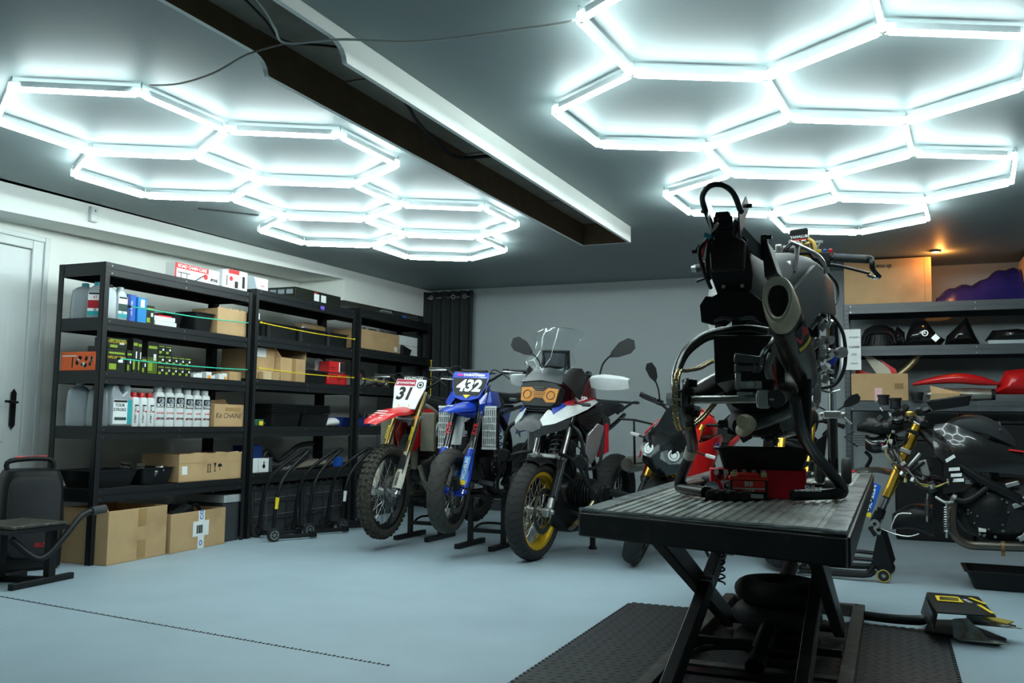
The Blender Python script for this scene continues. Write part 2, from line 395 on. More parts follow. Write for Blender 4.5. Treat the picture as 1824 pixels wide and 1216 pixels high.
def hexlamp(V, E, lab):
    t = thing('hexagon_lamp', lab, 'ceiling lamp', (V[0][0], V[0][1], CEIL)); o = Vector((V[0][0], V[0][1], CEIL)); z = 2.40-CEIL
    for a, c in E:
        p = Vector((*V[a], 0)); q = Vector((*V[c], 0)); p.z = q.z = CEIL; p -= o; q -= o; d = (q-p).normalized()
        P = p+d*.026; Q = q-d*.026; dz = Vector((0, 0, z))
        B().tube([P+dz, Q+dz], .0105, 10).build('light_tube', LED, t)
        up = Vector((0, 0, z+.024)); B().bar(P+up+d*.01, Q+up-d*.01, .016, .026).build('tube_channel', HOUS, t)
    for i in sorted({i for e in E for i in e}):
        p = Vector((*V[i], CEIL))-o
        b = B()
        for a, c in E:
            if i in (a, c):
                q = Vector((*V[c if a == i else a], CEIL))-o; d = (q-p).normalized()
                b.bar(p+Vector((0, 0, z+.014)), p+d*.045+Vector((0, 0, z+.014)), .024, .036)
        b.cyl(p+Vector((0, 0, z+.02)), p+Vector((0, 0, -.002)), .004, 6)
        b.build('connector', JNT, t)
hexlamp(LV, LE, 'lit white hexagon tube lamp on the ceiling left of the beam casing')
hexlamp(RV, RE, 'lit white hexagon tube lamp on the ceiling right of the beam casing')
CABW = mat('white_cable', (.50, .53, .50), .5)
# ================================================================ storage racks
RACK = mat('rack_black_steel', (.011, .013, .014), .42, .0, var=.15, scale=12, spec=.4)
RACKG = mat('rack_grey_steel', (.060, .075, .085), .4, .0, var=.15, scale=12)
BOARD = mat('rack_board', (.05, .04, .03), .8)
def rack(lab, loc, length, depth, levels, m, rz=0, slots=True, holes=CHR):
    """front along +X local at y=0, depth towards +Y"""
    t = thing('storage_rack', lab, 'shelf', loc, rz); H = max(levels)
    for i, (px, sx_) in enumerate(((0, 1), (length, -1))):
        for py, sy_ in ((0, 1), (depth, -1)):
            b = B().box(*sorted((px, px+sx_*.042)), *sorted((py, py+sy_*.003)), 0, H).box(*sorted((px, px+sx_*.003)), *sorted((py, py+sy_*.042)), 0, H)
            b.m = 1
            z = .06
            while z < H-.03:
                for qx in (.012, .030):
                    b.box(*sorted((px+sx_*qx-.003, px+sx_*qx+.003)), *sorted((py-sy_*.0006, py+sy_*.001)), z, z+.014)
                b.box(*sorted((px-sx_*.0006, px+sx_*.001)), *sorted((py+sy_*.018, py+sy_*.026)), z, z+.014)
                z += .04
            b.build('post', [m, holes if False else INK], t, flat=True)
    for z in levels:
        b = B(); s = .012
        for y0, y1 in ((.003, .018), (depth-.018, depth-.003)):
            b.box(.004, length-.004, y0, y1, z-.085, z-.055).box(.004, length-.004, y0+.004, y1-.004, z-.055, z-.04).box(.004, length-.004, y0, y1, z-.04, z)
        for x0, x1 in ((.003, .018), (length-.018, length-.003)): b.box(x0, x1, .018, depth-.018, z-.085, z)
        b.m = 1; b.box(.012, length-.012, .015, depth-.015, z-.022, z-.004)
        b.m = 2
        for x in (.06, length/2, length-.06):
            for dz in (-.02, -.07): b.cyl((x, .001, z+dz), (x, .004, z+dz), .0045, 8)
        b.build('shelf', [m, BOARD, STL], t, bevel=0)
    return t
X0 = -4.77; DP = .42
LV1 = (1.98, 1.61, 1.258, .891, .485); LV2 = (2.02, 1.64, 1.285, .895, .515); LV3 = (2.055, 1.665, 1.30, .90, .53)
rack('tall black metal rack nearest the white door, holding bottles and filter boxes', (X0, 4.39, 0), 1.50, DP, LV1, RACK, R(90))
rack('black metal rack in the middle of the three by the left wall', (X0, 5.93, 0), 1.50, DP, LV2, RACK, R(90))
rack('black metal rack next to the black curtain, behind the two dirt bikes', (X0, 7.49, 0), 1.50, DP, LV3, RACK, R(90))
rack('grey metal rack against the back wall, holding fairings and exhausts', (-.37, 8.5, 0), 2.1, .5, (2.045, 1.67, 1.19), RACKG, 0)
def carton(name, lab, x1, d, y0, y1, z, h, cat='cardboard box', open_=True, m=CARD, group=None, rz=0, taper=0, parts=()):
    """front face looks +X at x1, depth d towards -X"""
    w = y1-y0; t = thing(name, lab, cat, (x1, y0, z+.001), rz, group)
    th = .005
    if open_:
        b = B().box(-d, 0, 0, w, 0, th).box(-th, 0, 0, w, th, h).box(-d, -d+th, 0, w, th, h).box(-d+th, -th, 0, th, th, h).box(-d+th, -th, w-th, w, th, h)
        b.m = 1; b.box(-d+th, -th, th, w-th, th, th+.004)
    else: b = B().box(-d, 0, 0, w, 0, h)
    b.build('box_body', [m, CARDD], t, bevel=.002)
    return t
def flat_on(t, name, m, y0, y1, z0, z1, x=0.0, th=.0008, lab=None):
    return B().box(x, x+th, y0, y1, z0, z1).build(name, m, t, label=lab)
FX = (0, 1, 0), (0, 0, 1)
def ftext(t, s, size, m, y, z, x=.0015, **k): return text(s, size, m, frame((x, y, z), *FX), t, **k)
def tray(name, lab, x1, d, y0, y1, z, h, fl=.03, rim=.012, cat='plastic bin', m=BLK, group=None, rz=0):
    w = y1-y0; t = thing(name, lab, cat, (x1-d/2, (y0+y1)/2, z+.001), rz, group); hx, hy = d/2, w/2
    def rr(a, b_, z_):
        q = []; r = min(.03, a*.3)
        for cx, cy, a0 in ((a-r, b_-r, 0), (-a+r, b_-r, 90), (-a+r, -b_+r, 180), (a-r, -b_+r, 270)):
            for k_ in range(4): an = R(a0+30*k_); q.append((cx+r*math.cos(an), cy+r*math.sin(an), z_))
        return q
    rings = [rr(hx-fl, hy-fl, 0), rr(hx-rim, hy-rim, h-.006), rr(hx, hy, h-.006), rr(hx, hy, h), rr(hx-rim-.004, hy-rim-.004, h), rr(hx-fl-.004, hy-fl-.004, .006)]
    B().loft(rings).build('tray_body' if name != 'parts_bin' else 'bin_body', m, t)
    return t
# --- top shelf of the first rack
t = carton('chain_care_box', 'long red and white chain care kit box on top of the nearest rack', -4.86, .09, 5.11, 5.59, 1.98, .125, 'box', False, PAPER)
flat_on(t, 'red_band', INKR, .0, .355, .085, .124); flat_on(t, 'red_band', INKR, .0, .015, 0, .085)
ftext(t, 'ROAD CHAIN CARE', .034, INKW, .18, .104, bold=.02)
ftext(t, 'IPONE', .035, INK, .42, .045, bold=.02, sx=.8).rotation_euler = (0, 0, 0)
b = B()
for i in range(9): b.cyl((.0005, .21+i*.012, .012+i*.007), (.0018, .21+i*.012, .012+i*.007), .006, 8)
b.box(.0005, .0014, .03, .16, .052, .058).box(.0005, .0014, .06, .066, .01, .052).box(.0005, .0014, .12, .126, .01, .052)
b.build('chain_drawing', INK, t)
B().cyl((.0005, .325, .06), (.0018, .325, .06), .022, 16).build('round_badge', INKR, t)
for i, (ya, yb, hh, red, lab) in enumerate(((5.605, 5.665, .15, 0, 'narrow white box wedged between two chain care boxes on the nearest rack'), (5.672, 5.90, .165, 1, 'short red and white chain care box, last of the row on the nearest rack'))):
    t = carton('chain_care_box', lab, -4.84, .09, ya, yb, 1.98, hh, 'box', False, PAPER)
    w_ = yb-ya
    if red:
        flat_on(t, 'red_band', INKR, 0, w_*.55, hh-.035, hh-.001); B().cyl((.0005, .03, .09), (.0018, .03, .09), .02, 16).build('round_badge', INKR, t)
        flat_on(t, 'dark_label', INK, w_*.33, w_*.50, .02, .075)
    flat_on(t, 'dark_label', INK, w_*.72, w_*.86, .03, hh-.04)
t = carton('spare_part_box', 'white and grey flat box on the rack top above the first gap between racks', -4.86, .2, 5.935, 6.19, 2.02, .115, 'box', False, PAPER)
B().prism([(0, 0), (.12, 0), (.07, .114), (0, .114)], .001, frame((.001, 0, .0), *FX)).build('grey_panel', mat('grey_print', (.28, .33, .36), .5), t)
ftext(t, 'bmc', .03, INKR, .19, .05)
# --- bottles
SILV = mat('silver_grey_bottle', (.36, .40, .42), .32, .25)
def oil_bottle(lab, x, y, z, w, d, h, cap, body=SILV, label=None, ltxt=None, rz=0, band=None):
    t = thing('oil_bottle', lab, 'bottle', (x, y, z+.001), rz)
    b = B(); rg = []
    for zz, ww, dd, off in ((0, w*.94, d*.94, 0), (.01, w, d, 0), (h*.35, w, d, 0), (h*.62, w*.96, d*.92, 0), (h*.80, w*.90, d*.8, 0), (h*.88, w*.62, d*.6, .0), (h*.93, .036, .036, 0)):
        rg.append([(dd/2*math.copysign(abs(math.cos(a))**.45, math.cos(a)), off+ww/2*math.copysign(abs(math.sin(a))**.45, math.sin(a)), zz) for a in [2*math.pi*k_/20 for k_ in range(20)]])
    b.loft(rg).build('bottle_body', body, t)
    B().lathe([(.024, h*.92), (.024, h), (.020, h+.004), (.0, h+.004)]).build('cap', cap, t)
    if label:
        lw = w*.40; fx = d/2
        flat_on(t, 'label', PAPER, -lw, lw, h*.08, h*.72, fx-.001)
        flat_on(t, 'label_band', label, -lw, lw, h*.28, h*.50, fx)
        flat_on(t, 'label_band', TEAL if band is None else band, -lw, lw, h*.08, h*.20, fx)
        flat_on(t, 'label_band', INK, -lw*.9, lw*.9, h*.66, h*.71, fx)
        if ltxt: ftext(t, ltxt, .026, INKR if label is RD_ else INK, 0, h*.58, fx+.0012)
    return t
RD_ = mat('dark_red_print', (.38, .01, .02), .5, var=.5, scale=60); DG_ = mat('dark_green_print', (.03, .07, .06), .5, var=.5, scale=60)
oil_bottle('silver oil bottle seen side on at the rack end, teal cap behind the labelled one', -5.05, 4.49, 1.61, .17, .09, .245, TEAL, rz=R(-60))
oil_bottle('silver oil bottle with red and teal label on the rack end', -4.92, 4.475, 1.61, .12, .07, .245, TEAL, label=RD_, ltxt='4T', rz=R(-62))
oil_bottle('silver oil bottle with black cap beside the rack end post', -4.845, 4.50, 1.61, .10, .06, .23, BLK, rz=R(-20))
oil_bottle('silver oil bottle with dark green picture label beside the blue boxes', -4.85, 4.535, 1.61, .09, .07, .225, SILV, label=DG_, rz=R(-4)).location.y = 4.60
def upright(name, lab, y0, y1, z, h, m, x=-4.82, d=.12, cat='box', txt=None, tm=INKW, bands=(), group=None, tsz=.03):
    t = carton(name, lab, x, d, y0, y1, z, h, cat, False, m, group)
    w_ = y1-y0
    for (a, c, e, f, mm) in bands: flat_on(t, 'printed_band', mm, w_*a, w_*c, h*e, h*f)
    if txt: text(txt, tsz, tm, frame((.0018, w_/2, h/2), (0, 0, 1), (0, -1, 0)), t)
    return t
upright('blue_box', 'narrow bright blue box standing beside the silver bottles, left of two', 4.652, 4.725, 1.61, .19, INKB, bands=((0, .35, 0, 1, mat('navy_print', (.01, .04, .2), .5)),), txt='AIR FILTER', tsz=.022).location.x = -4.83
upright('blue_box', 'bright blue box with white barcode sticker, right of two', 4.735, 4.815, 1.61, .18, mat('sky_blue_print', (.02, .25, .62), .5), bands=((.3, .75, .62, .92, PAPER),), txt=None)
HIF = mat('dark_printed_carton', (.012, .016, .010), .4)
GRN = mat('lime_print', (.28, .42, .03), .5, var=.5, scale=90)
def filt(lab, y0, y1, z, h, x=-4.83, d=.12, n=1, txt=False, group=None):
    t = upright('filter_box', lab, y0, y1, z, h, HIF, x, d, 'box', group=group, bands=((.08, .92, .78, .86, GRN), (.12, .5, .1, .35, GRN), (.6, .85, .42, .62, PAPER)))
    if txt: ftext(t, 'HIFLOFILTRO', (y1-y0)*.16, INKY, (y1-y0)/2, h*.62, .002)
    return t
filt('small dark filter box with lime print right of the blue boxes', 4.82, 4.90, 1.61, .135)
t = carton('flat_white_box', 'lower flat white box right of the small filter box', -4.83, .16, 4.91, 5.12, 1.61, .036, 'box', False, PAPER)
t = carton('flat_white_box', 'upper flat white box stacked right of the small filter box', -4.835, .15, 4.905, 5.11, 1.648, .034, 'box', False, PAPER)
t = carton('flat_white_box', 'small dark red-edged box lying on the stacked white boxes', -4.86, .1, 4.97, 5.10, 1.684, .012, 'box', False, RED)
tray('parts_bin', 'small black open bin tight behind the upper white boxes', -4.88, .22, 5.13, 5.275, 1.61, .12)
tray('parts_bin', 'black open bin left of the brown carton on the upper shelf', -4.80, .22, 5.285, 5.515, 1.61, .145)
def torn(t, w, d, h, seed=1, x=-.0):
    q = random.Random(seed); n = 26; pts = [(0, 0)]+[(w*i/n, .006+.012*q.random()) for i in range(n+1)]+[(w, 0)]
    B().prism(pts, .004, frame((x-.002, 0, h-.002), *FX)).build('torn_edge', CARD, t)
t = carton('cardboard_box', 'brown open carton at the right end of the upper shelf, nearest rack', -4.80, .26, 5.52, 5.86, 1.61, .20); torn(t, .34, .26, .20)
# level 3
t = carton('orange_box', 'orange printed box lying across the rack end', -4.84, .30, 4.405, 4.47, 1.258, .125, 'box', False, mat('orange_print', (.85, .13, .02), .5))
B().box(-.29, -.16, -.001, .0, .095, .102).box(-.20, -.19, -.001, 0, .02, .09, 1).build('print', [INKW, INK], t)
b = B(); q = random.Random(5)
for i in range(16): b.cbox((-.16+.14*q.random(), -.0008, .03+.06*q.random()), (.02, .001, .02), (0, q.random()*3, 0), m=i % 3)
b.build('picture', [INK, PAPER, DG_], t)
filt('stack-end dark box beside the orange box', 4.475, 4.50, 1.258, .17, x=-4.86)
filt('large dark filter box with yellow lettering, lower of two stacked', 4.50, 4.66, 1.258, .155, txt=True)
filt('large dark filter box with yellow lettering, upper of two stacked', 4.50, 4.665, 1.414, .075, txt=True)
filt('slim dark box with white label right of the big filter boxes', 4.67, 4.715, 1.258, .155)
filt('tall lime and black box standing right of the slim labelled one', 4.72, 4.765, 1.258, .245)
filt('tall lime and black box, second of the pair behind the cord', 4.767, 4.80, 1.258, .24)
filt('short dark box with a white sticker between tall lime boxes', 4.805, 4.85, 1.258, .12)
t = filt('tall dark box with lime grid and yellow side lettering', 4.855, 4.95, 1.258, .235)
b = B()
for i in range(6): b.box(.001, .0016, .005+i*.016, .008+i*.016, .01, .12)
for i in range(8): b.box(.001, .0016, .003, .09, .01+i*.015, .0125+i*.015)
b.build('grid_print', GRN, t)
COLS = [(4.955, 3), (5.022, 3), (5.090, 2), (5.157, 2), (5.224, 2)]
for ci, (y, nn) in enumerate(COLS):
    for j in range(nn):
        t = filt('small cube filter box of green and black print in the stacks left of the packets', y, y+.064, 1.258+j*.074, .071, group='small filter boxes stacked in columns')
q = random.Random(11)
PK = [(5.32, 'white'), (5.38, 'white'), (5.46, 'orange'), (5.52, 'white'), (5.60, 'white'), (5.66, 'orange')]
OR_ = mat('amber_print', (.85, .36, .03), .5)
for i, (y, c) in enumerate(PK):
    nm = {'white': 'small white packet of parts', 'orange': 'small amber and white packet of parts'}[c]
    t = carton('spare_part_packet', nm+' in the row behind the green cord', -4.83-.02*(i % 2), .06, y, y+.055, 1.258, .028+.012*(i % 3), 'packet', False, PAPER, group=nm+'s')
    if c == 'orange': flat_on(t, 'amber_stripe', OR_, .01, .045, .002, .026)
b = B()
for i in range(14): 
    y = 5.34+.025*i; b.tube([(-.0, y-5.3, 0), (-.03*q.random(), y-5.28, .03+.02*q.random()), (-.07, y-5.27, .0)], .004, 5, sm=3)
tag(b.build('plastic_bags', mat('clear_plastic_bag', (.55, .6, .6), .2, trans=.3), loc=(-4.89, 5.3, 1.262)), 'crumpled clear plastic bags of small parts behind the packets', 'plastic bag')
carton('cardboard_box', 'low brown carton at the far end of the packet row', -4.83, .2, 5.72, 5.86, 1.258, .07)
# level 2
def jug(lab, x, y, w, d, h, rz, lbl=False):
    t = thing('oil_jug', lab, 'bottle', (x, y, .892), rz)
    b = B().side([(-w/2, .0), (w/2, 0), (w/2, h*.66), (w*.36, h*.74), (w*.40, h*.90), (w*.30, h), (w*.10, h), (w*.05, h*.92), (w*.16, h*.82), (w*.02, h*.74), (-w*.14, h*.86), (-w*.20, h*.97), (-w*.44, h*.97), (-w/2, h*.80)], -d/2, d/2, T=Matrix.Rotation(R(90), 4, 'Z'))
    b.build('jug_body', SILV, t, bevel=.012)
    B().lathe([(.025, h*.96), (.025, h*1.03), (.0, h*1.035)], c=(0, -w*.32, 0)).build('cap', TEAL, t)
    if lbl:
        x_ = d/2; flat_on(t, 'label', PAPER, -w*.42, w*.42, h*.06, h*.62, x_+.001)
        flat_on(t, 'label_band', INK, -w*.40, w*.20, h*.56, h*.61, x_+.002); flat_on(t, 'label_band', TEAL, w*.22, w*.42, h*.06, h*.62, x_+.002)
        ftext(t, 'FOUR\nSTROKE', .030, INK, -w*.12, h*.44, x_+.003)
        b = B()
        for i in range(5): b.cyl((x_+.002, -w*.3+i*.02, h*.18), (x_+.003, -w*.3+i*.02, h*.18), .012, 10)
        b.build('engine_drawing', DG_, t)
for i, yy in enumerate((4.47, 4.53)):
    oil_bottle(['large silver bottle farthest back at the rack end, mid shelf', 'large silver bottle just behind the end post, mid shelf'][i], -5.03+.12*i, yy, .891, .15, .09, .29, SILV, rz=R(-55))
jug('silver jug of engine oil with handle and four stroke label', -4.85, 4.63, .19, .09, .29, 0, True)
def bottle(lab, y, kind, group):
    t = thing('white_bottle', lab, 'bottle', (-4.84, y, .892), 0, group); w, d, h = {'slim': (.066, .07, .235), 'box': (.092, .07, .285), 'tra': (.088, .07, .275)}[kind]
    rg = []
    prof = ((0, .94), (.008, 1), (h*.70, 1), (h*.80, .98), (h*.855, .82), (h*.86, .60))
    for zz, k_ in prof: rg.append([(d/2*k_*math.copysign(abs(math.cos(a))**.55, math.cos(a)), w/2*k_*math.copysign(abs(math.sin(a))**.55, math.sin(a)), zz) for a in [2*math.pi*k__/20 for k__ in range(20)]])
    B().loft(rg).build('bottle_body', WHT, t)
    r = .030 if kind != 'slim' else .022
    B().lathe([(r, h*.86), (r*1.02, h*.98), (r*.9, h), (0, h)]).build('cap', RED if kind == 'slim' else WHT, t)
    f = d/2
    if kind == 'slim':
        text('STREET TECH', .020, INK, frame((f+.001, -.008, h*.36), (0, 0, 1), (0, -1, 0)), t)
        flat_on(t, 'red_mark', INKR, .004, .024, h*.42, h*.46, f); flat_on(t, 'logo_mark', INK, -.016, .016, h*.60, h*.64, f)
    else:
        flat_on(t, 'picture', INK, -w*.42, w*.42, h*.48, h*.74, f)
        B().cyl((f, .01, h*.645), (f+.0025, .01, h*.645), .02, 12).cyl((f, -.01, h*.655), (f+.0025, -.01, h*.655), .014, 12).build('engine_picture', mat('grey_print', (.28, .33, .36), .5), t)
        ftext(t, 'BOX' if kind == 'box' else 'TRAN', .036 if kind == 'box' else .030, INKW, -.004, h*.53, f+.0016, bold=.02, sx=.85)
        ftext(t, '75W90' if kind == 'tra' else 'KATANA', .017, INKR, 0, h*.34, f+.001)
        ftext(t, 'IPONE', .022, INK, .006, h*.20, f+.001, bold=.02); B().cyl((f, -.030, h*.20), (f+.002, -.030, h*.20), .007, 10).build('red_dot', INKR, t)
for i in range(3): bottle('slim white bottle with red cap standing on the middle shelf', 4.755+.071*i, 'slim', 'slim white bottles with red caps')
for i in range(3): bottle('white engine oil bottle lettered BOX on the middle shelf', 4.978+.097*i, 'box', 'white bottles lettered BOX')
for i in range(3): bottle('white transmission oil bottle lettered TRAN beside the brown carton', 5.268+.092*i, 'tra', 'white bottles lettered TRAN')
t = carton('cardboard_box', 'brown carton with Kit CHAINE handwritten on it', -4.79, .3, 5.52, 5.86, .891, .175)
ftext(t, 'Kit CHAINE', .058, mat('pen_ink', (.13, .08, .06), .6), .16, .085, shear=.2)
B().prism([(0, 0), (.33, 0), (.30, .05), (.02, .03)], .004, frame((-.15, .0, .17), (0, 1, 0), (-.3, 0, 1))).build('open_flap', CARD, t)
B().prism([(.12, .12), (.30, .125), (.30, .15), (.12, .15)], .001, frame((.0008, 0, .0), *FX)).build('tape_strip', TAPE, t)
# level 1
tray('parts_bin', 'wide black shallow bin at the rack end, lowest shelf', -4.80, .36, 4.42, 4.83, .485, .115, fl=.045)
t = tray('parts_bin', 'black bin holding metal parts left of the big carton', -4.80, .30, 4.84, 5.16, .485, .115, fl=.03)
b = B(); q = random.Random(8)
for i in range(9): b.cbox((-4.95+.2*q.random(), 4.90+.2*q.random(), .50+.10*q.random()), (.04, .03, .03), (q.random()*3, q.random()*3, 0))
tag(b.build('metal_scraps', ALU, bevel=.004), 'loose alloy parts lying in the bin left of the big carton', 'metal parts')
B().cbox((-4.93, 4.87, .62), (.10, .12, .04), (0, .1, 0)).build('x', CLR); o = bpy.data.objects['x']; o.name = 'clear_case'; tag(o, 'small clear plastic case resting on the black bin edge', 'plastic case')
t = carton('cardboard_box', 'wide brown carton with umbrella and arrow symbols, lowest shelf', -4.79, .36, 5.17, 5.86, .485, .20); torn(t, .69, .36, .20, 4)
flat_on(t, 'seam_line', CARDD, 0, .69, .135, .137); flat_on(t, 'barcode_label', PAPER, .03, .085, .055, .115)
b = B()
for y in (.30, .325): b.box(.0008, .0016, y, y+.006, .065, .12).add([(.0016, y-.006, .115), (.0016, y+.012, .115), (.0016, y+.003, .13)], [(0, 1, 2)])
b.box(.0008, .0016, .29, .34, .062, .066)
b.add([(.0016, .365, .13), (.0016, .395, .13), (.0016, .383, .10), (.0016, .377, .10)], [(0, 1, 2, 3)][::-1]).box(.0008, .0016, .377, .383, .07, .10).box(.0008, .0016, .368, .392, .065, .07)
b.prism([(.025*math.cos(R(a)), .025*math.sin(R(a))) for a in range(0, 181, 20)], .001, frame((.0014, .435, .10), *FX)).box(.0008, .0016, .433, .437, .07, .10)
b.build('handling_symbols', INK, t)
# floor level cartons
t = carton('cardboard_box', 'large open brown carton on the floor, nearest the door', -4.67, .46, 4.435, 4.99, 0, .345, rz=R(4))
for za, zb in ((.22, .34), (.01, .13)): flat_on(t, 'tape_patch', TAPE, .27, .35, za, zb)
B().box(-.46, -.01, 0, .004, .34, .36).build('rim', CARD, t)
t = carton('cardboard_box', 'open brown carton on the floor with white shipping label', -4.70, .44, 5.02, 5.64, 0, .275, rz=R(4))
flat_on(t, 'tape_strip', PAPER, .30, .37, 0, .274); flat_on(t, 'shipping_label', PAPER, .24, .42, .09, .20, .001)
text('CO', .05, INKB, frame((.002, .335, .245), (0, 0, 1), (0, -1, 0)), t, bold=.02); text('O', .05, INKB, frame((.002, .335, .04), (0, 0, 1), (0, -1, 0)), t, bold=.02)
b = B(); q = random.Random(2)
for i in range(12): b.box(.0022, .003, .28+i*.006, .28+i*.006+.002+.003*q.random(), .11, .17)
b.build('barcode', INK, t)
b = B(); q = random.Random(9)
for i in range(7):
    p = Vector((-4.85-.2*q.random(), 5.08+.3*q.random(), .22)); b.tube([p, p+Vector((.05, .05, .09)), p+Vector((.03, .13, .05))], .014, 6, sm=3)
b.cbox((-4.80, 5.22, .26), (.08, .18, .07), (.3, .2, .3))
tag(b.build('black_plastic_parts', BLK), 'tangled black plastic brackets heaped in the labelled floor carton', 'plastic parts')
# --- second rack
t = carton('display_carton', 'black carton with white stickers on top of the middle rack', -4.83, .30, 6.55, 7.26, 2.02, .11, 'box', False, HIF)
t.location.x = -4.84
for y in (.28, .39): flat_on(t, 'white_sticker', PAPER, y-.0, y+.08, .02, .085)
flat_on(t, 'red_sticker', INKR, .28, .33, .088, .10)
b = B()
for i in range(3): b.box(-.28+i*.09, -.21+i*.09, -.001, 0, .05, .09)
b.build('window_print', mat('grey_print', (.28, .33, .36), .5), t)
t = thing('purple_tag', 'small violet tag hanging on the middle rack top beam', 'tag', (-4.765, 6.86, 1.97)); B().prism([(-.03, .02), (.03, .02), (.03, 0), (.012, -.02), (0, .0), (-.012, -.02), (-.03, 0)], .002, frame((0, 0, 0), *FX)).build('tag_plate', mat('violet_plastic', (.20, .12, .7), .4), t)
B().cyl((-.004, 0, .015), (.002, 0, .015), .003, 6).build('pin', STL, t)
t = carton('white_box', 'small white-topped dark box beside the post, upper shelf of the middle rack', -4.83, .2, 5.975, 6.06, 1.64, .19, 'box', False, HIF)
flat_on(t, 'white_band', PAPER, 0, .085, .14, .19)
for i, (a, c, lab) in enumerate(((6.07, 6.13, 'slim black bin squeezed at the left of the upper middle shelf'), (6.15, 6.57, 'black open bin, second on the upper shelf of the middle rack'), (6.60, 7.02, 'black open bin with a metal part, third on the upper shelf of the middle rack'), (7.03, 7.38, 'black open bin in front of a torn carton, upper shelf of the middle rack'))):
    tray('parts_bin', lab, -4.80, .26, a, c, 1.64, .13, fl=.015)
tag(B().tube([(-4.9, 6.68, 1.75), (-4.88, 6.74, 1.79), (-4.87, 6.80, 1.775), (-4.9, 6.85, 1.75)], .012, 8, sm=4).build('metal_bracket', ALU), 'bent alloy bracket sticking out of the third black bin', 'metal part')
t = carton('cardboard_box', 'torn brown carton behind the last black bin of the middle rack', -5.08, .09, 7.0, 7.38, 1.64, .21); torn(t, .38, .1, .21, 7)
t = carton('cardboard_box', 'open brown carton with raised flaps on the middle rack', -4.80, .32, 6.33, 6.68, 1.285, .20)
B().prism([(0, 0), (.32, 0), (.30, .10), (.03, .12)], .004, frame((-.32, .35, .20), (1, 0, 0), (.0, .35, .9))).build('open_flap', CARD, t)
B().prism([(0, 0), (.32, 0), (.25, .12), (.02, .13)], .004, frame((-.32, .0, .20), (1, 0, 0), (.0, -.2, .9))).build('open_flap', CARD, t)
B().box(-.322, -.318, .0, .32, .20, .30).build('open_flap', CARDD, t); flat_on(t, 'tape_strip', TAPE, .15, .21, .0, .2)
t = carton('cardboard_box', 'large brown carton with a white sheet behind the small cartons', -4.86, .30, 6.0, 6.32, 1.285, .27)
flat_on(t, 'white_sheet', PAPER, .03, .2, .19, .265)
for i, (a, c, lab) in enumerate(((6.10, 6.21, 'tiny pale carton in front of the tall brown one'), (6.215, 6.32, 'tiny brown carton right of the pale one'))):
    carton('small_carton', lab, -4.80, .05, a, c, 1.285, .065, 'box', False, [PAPER, CARD][i] if i else mat('pale_cardboard', (.62, .47, .27), .8))
tray('parts_bin', 'black bin between the open carton and the red case', -4.80, .28, 6.70, 7.06, 1.285, .115, fl=.02)
t = thing('battery_charger', 'grey battery charger lying in the black bin of the middle rack', 'charger', (-4.90, 6.82, 1.31)); B().cbox((0, 0, .08), (.10, .17, .07), (0, .2, 0)).build('case', GRY, t, bevel=.01); B().cbox((.052, 0, .085), (.004, .08, .03), (0, .2, 0)).build('display', INK, t)
t = thing('red_case', 'red plastic tool case on the middle rack shelf', 'tool case', (-4.86, 7.22, 1.286)); B().box(-.12, .05, -.17, .15, 0, .085).build('case_body', RED, t, bevel=.01)
B().box(-.125, .055, -.175, .155, .087, .105).build('lid', RED, t, bevel=.004); B().box(.05, .062, -.03, .03, .06, .10).build('latch', RED, t)
t = thing('red_package', 'red and black product box tilted on the red case', 'box', (-4.87, 7.20, 1.40), R(-8)); B().cbox((0, 0, .055), (.12, .22, .10), (0, 0, 0)).build('box_body', RED, t)
B().box(.06, .0615, .03, .11, .01, .10).build('black_panel', INK, t); B().box(.0615, .0625, .025, .04, .01, .10).build('white_stripe', PAPER, t)
B().box(.06, .0612, -.1, -.03, .03, .036).box(.06, .0612, -.1, -.02, .045, .052).build('print', INK, t)
tag(B().shell([[(-4.95+.02*math.sin(i*2+j), 7.0+.05*i+.01*j, 1.40+.03*j+.02*math.sin(i*1.7)) for j in range(5)] for i in range(6)], .002).build('blister_pack', mat('clear_plastic_bag', (.55, .6, .6), .2, trans=.3)), 'crumpled clear blister pack leaning on the red product box', 'packaging')
for i in range(7):
    for j, (ya, yb) in enumerate(((6.25, 6.68), (6.69, 7.12))):
        if i == 0: tray('drain_tray', ['left', 'right'][j]+' black oil tray at the bottom of the stacks, middle rack', -4.80, .33, ya, yb, .895, .115, fl=.03, cat='tray')
        else: tray('drain_tray', ['black oil tray nested in the left stack on the middle rack', 'black oil tray nested in the right stack on the middle rack'][j], -4.80, .33, ya, yb, .895+.105+.0125*i, .012, fl=.012, rim=.006, cat='tray', group=['left stack of black trays', 'right stack of black trays'][j])
t = thing('green_can', 'small green can with silver tip left of the black tray stacks', 'can', (-4.83, 6.08, .895)); B().box(-.05, .02, -.05, .07, 0, .06).build('can_body', mat('bottle_green', (.02, .10, .05), .35), t, bevel=.01)
B().tube([(0, .07, .025), (0, .10, .025)], .01, 8).build('nozzle', STL, t); flat_on(t, 'label', INKY, -.0, .05, .01, .045, .021)
tag(B().body([(-.14, 0, .02, .02), (-.08, .02, .05, .035), (.02, .025, .055, .04), (.08, .02, .04, .03)], p=2).build('white_rag', PAPER, loc=(-4.86, 7.20, .915), rot=(0, 0, R(90))), 'folded white rag right of the black tray stacks', 'rag')
tray('parts_bin', 'blue open bin across the gap of the middle and far racks', -4.82, .26, 7.56, 7.92, .90, .085, m=mat('navy_plastic', (.012, .035, .22), .4))
tray('parts_bin', 'small blue open bin at the right of the middle rack', -4.82, .26, 7.26, 7.40, .895, .09, m=mat('navy_plastic', (.012, .035, .22), .4))
b = B(); q = random.Random(4)
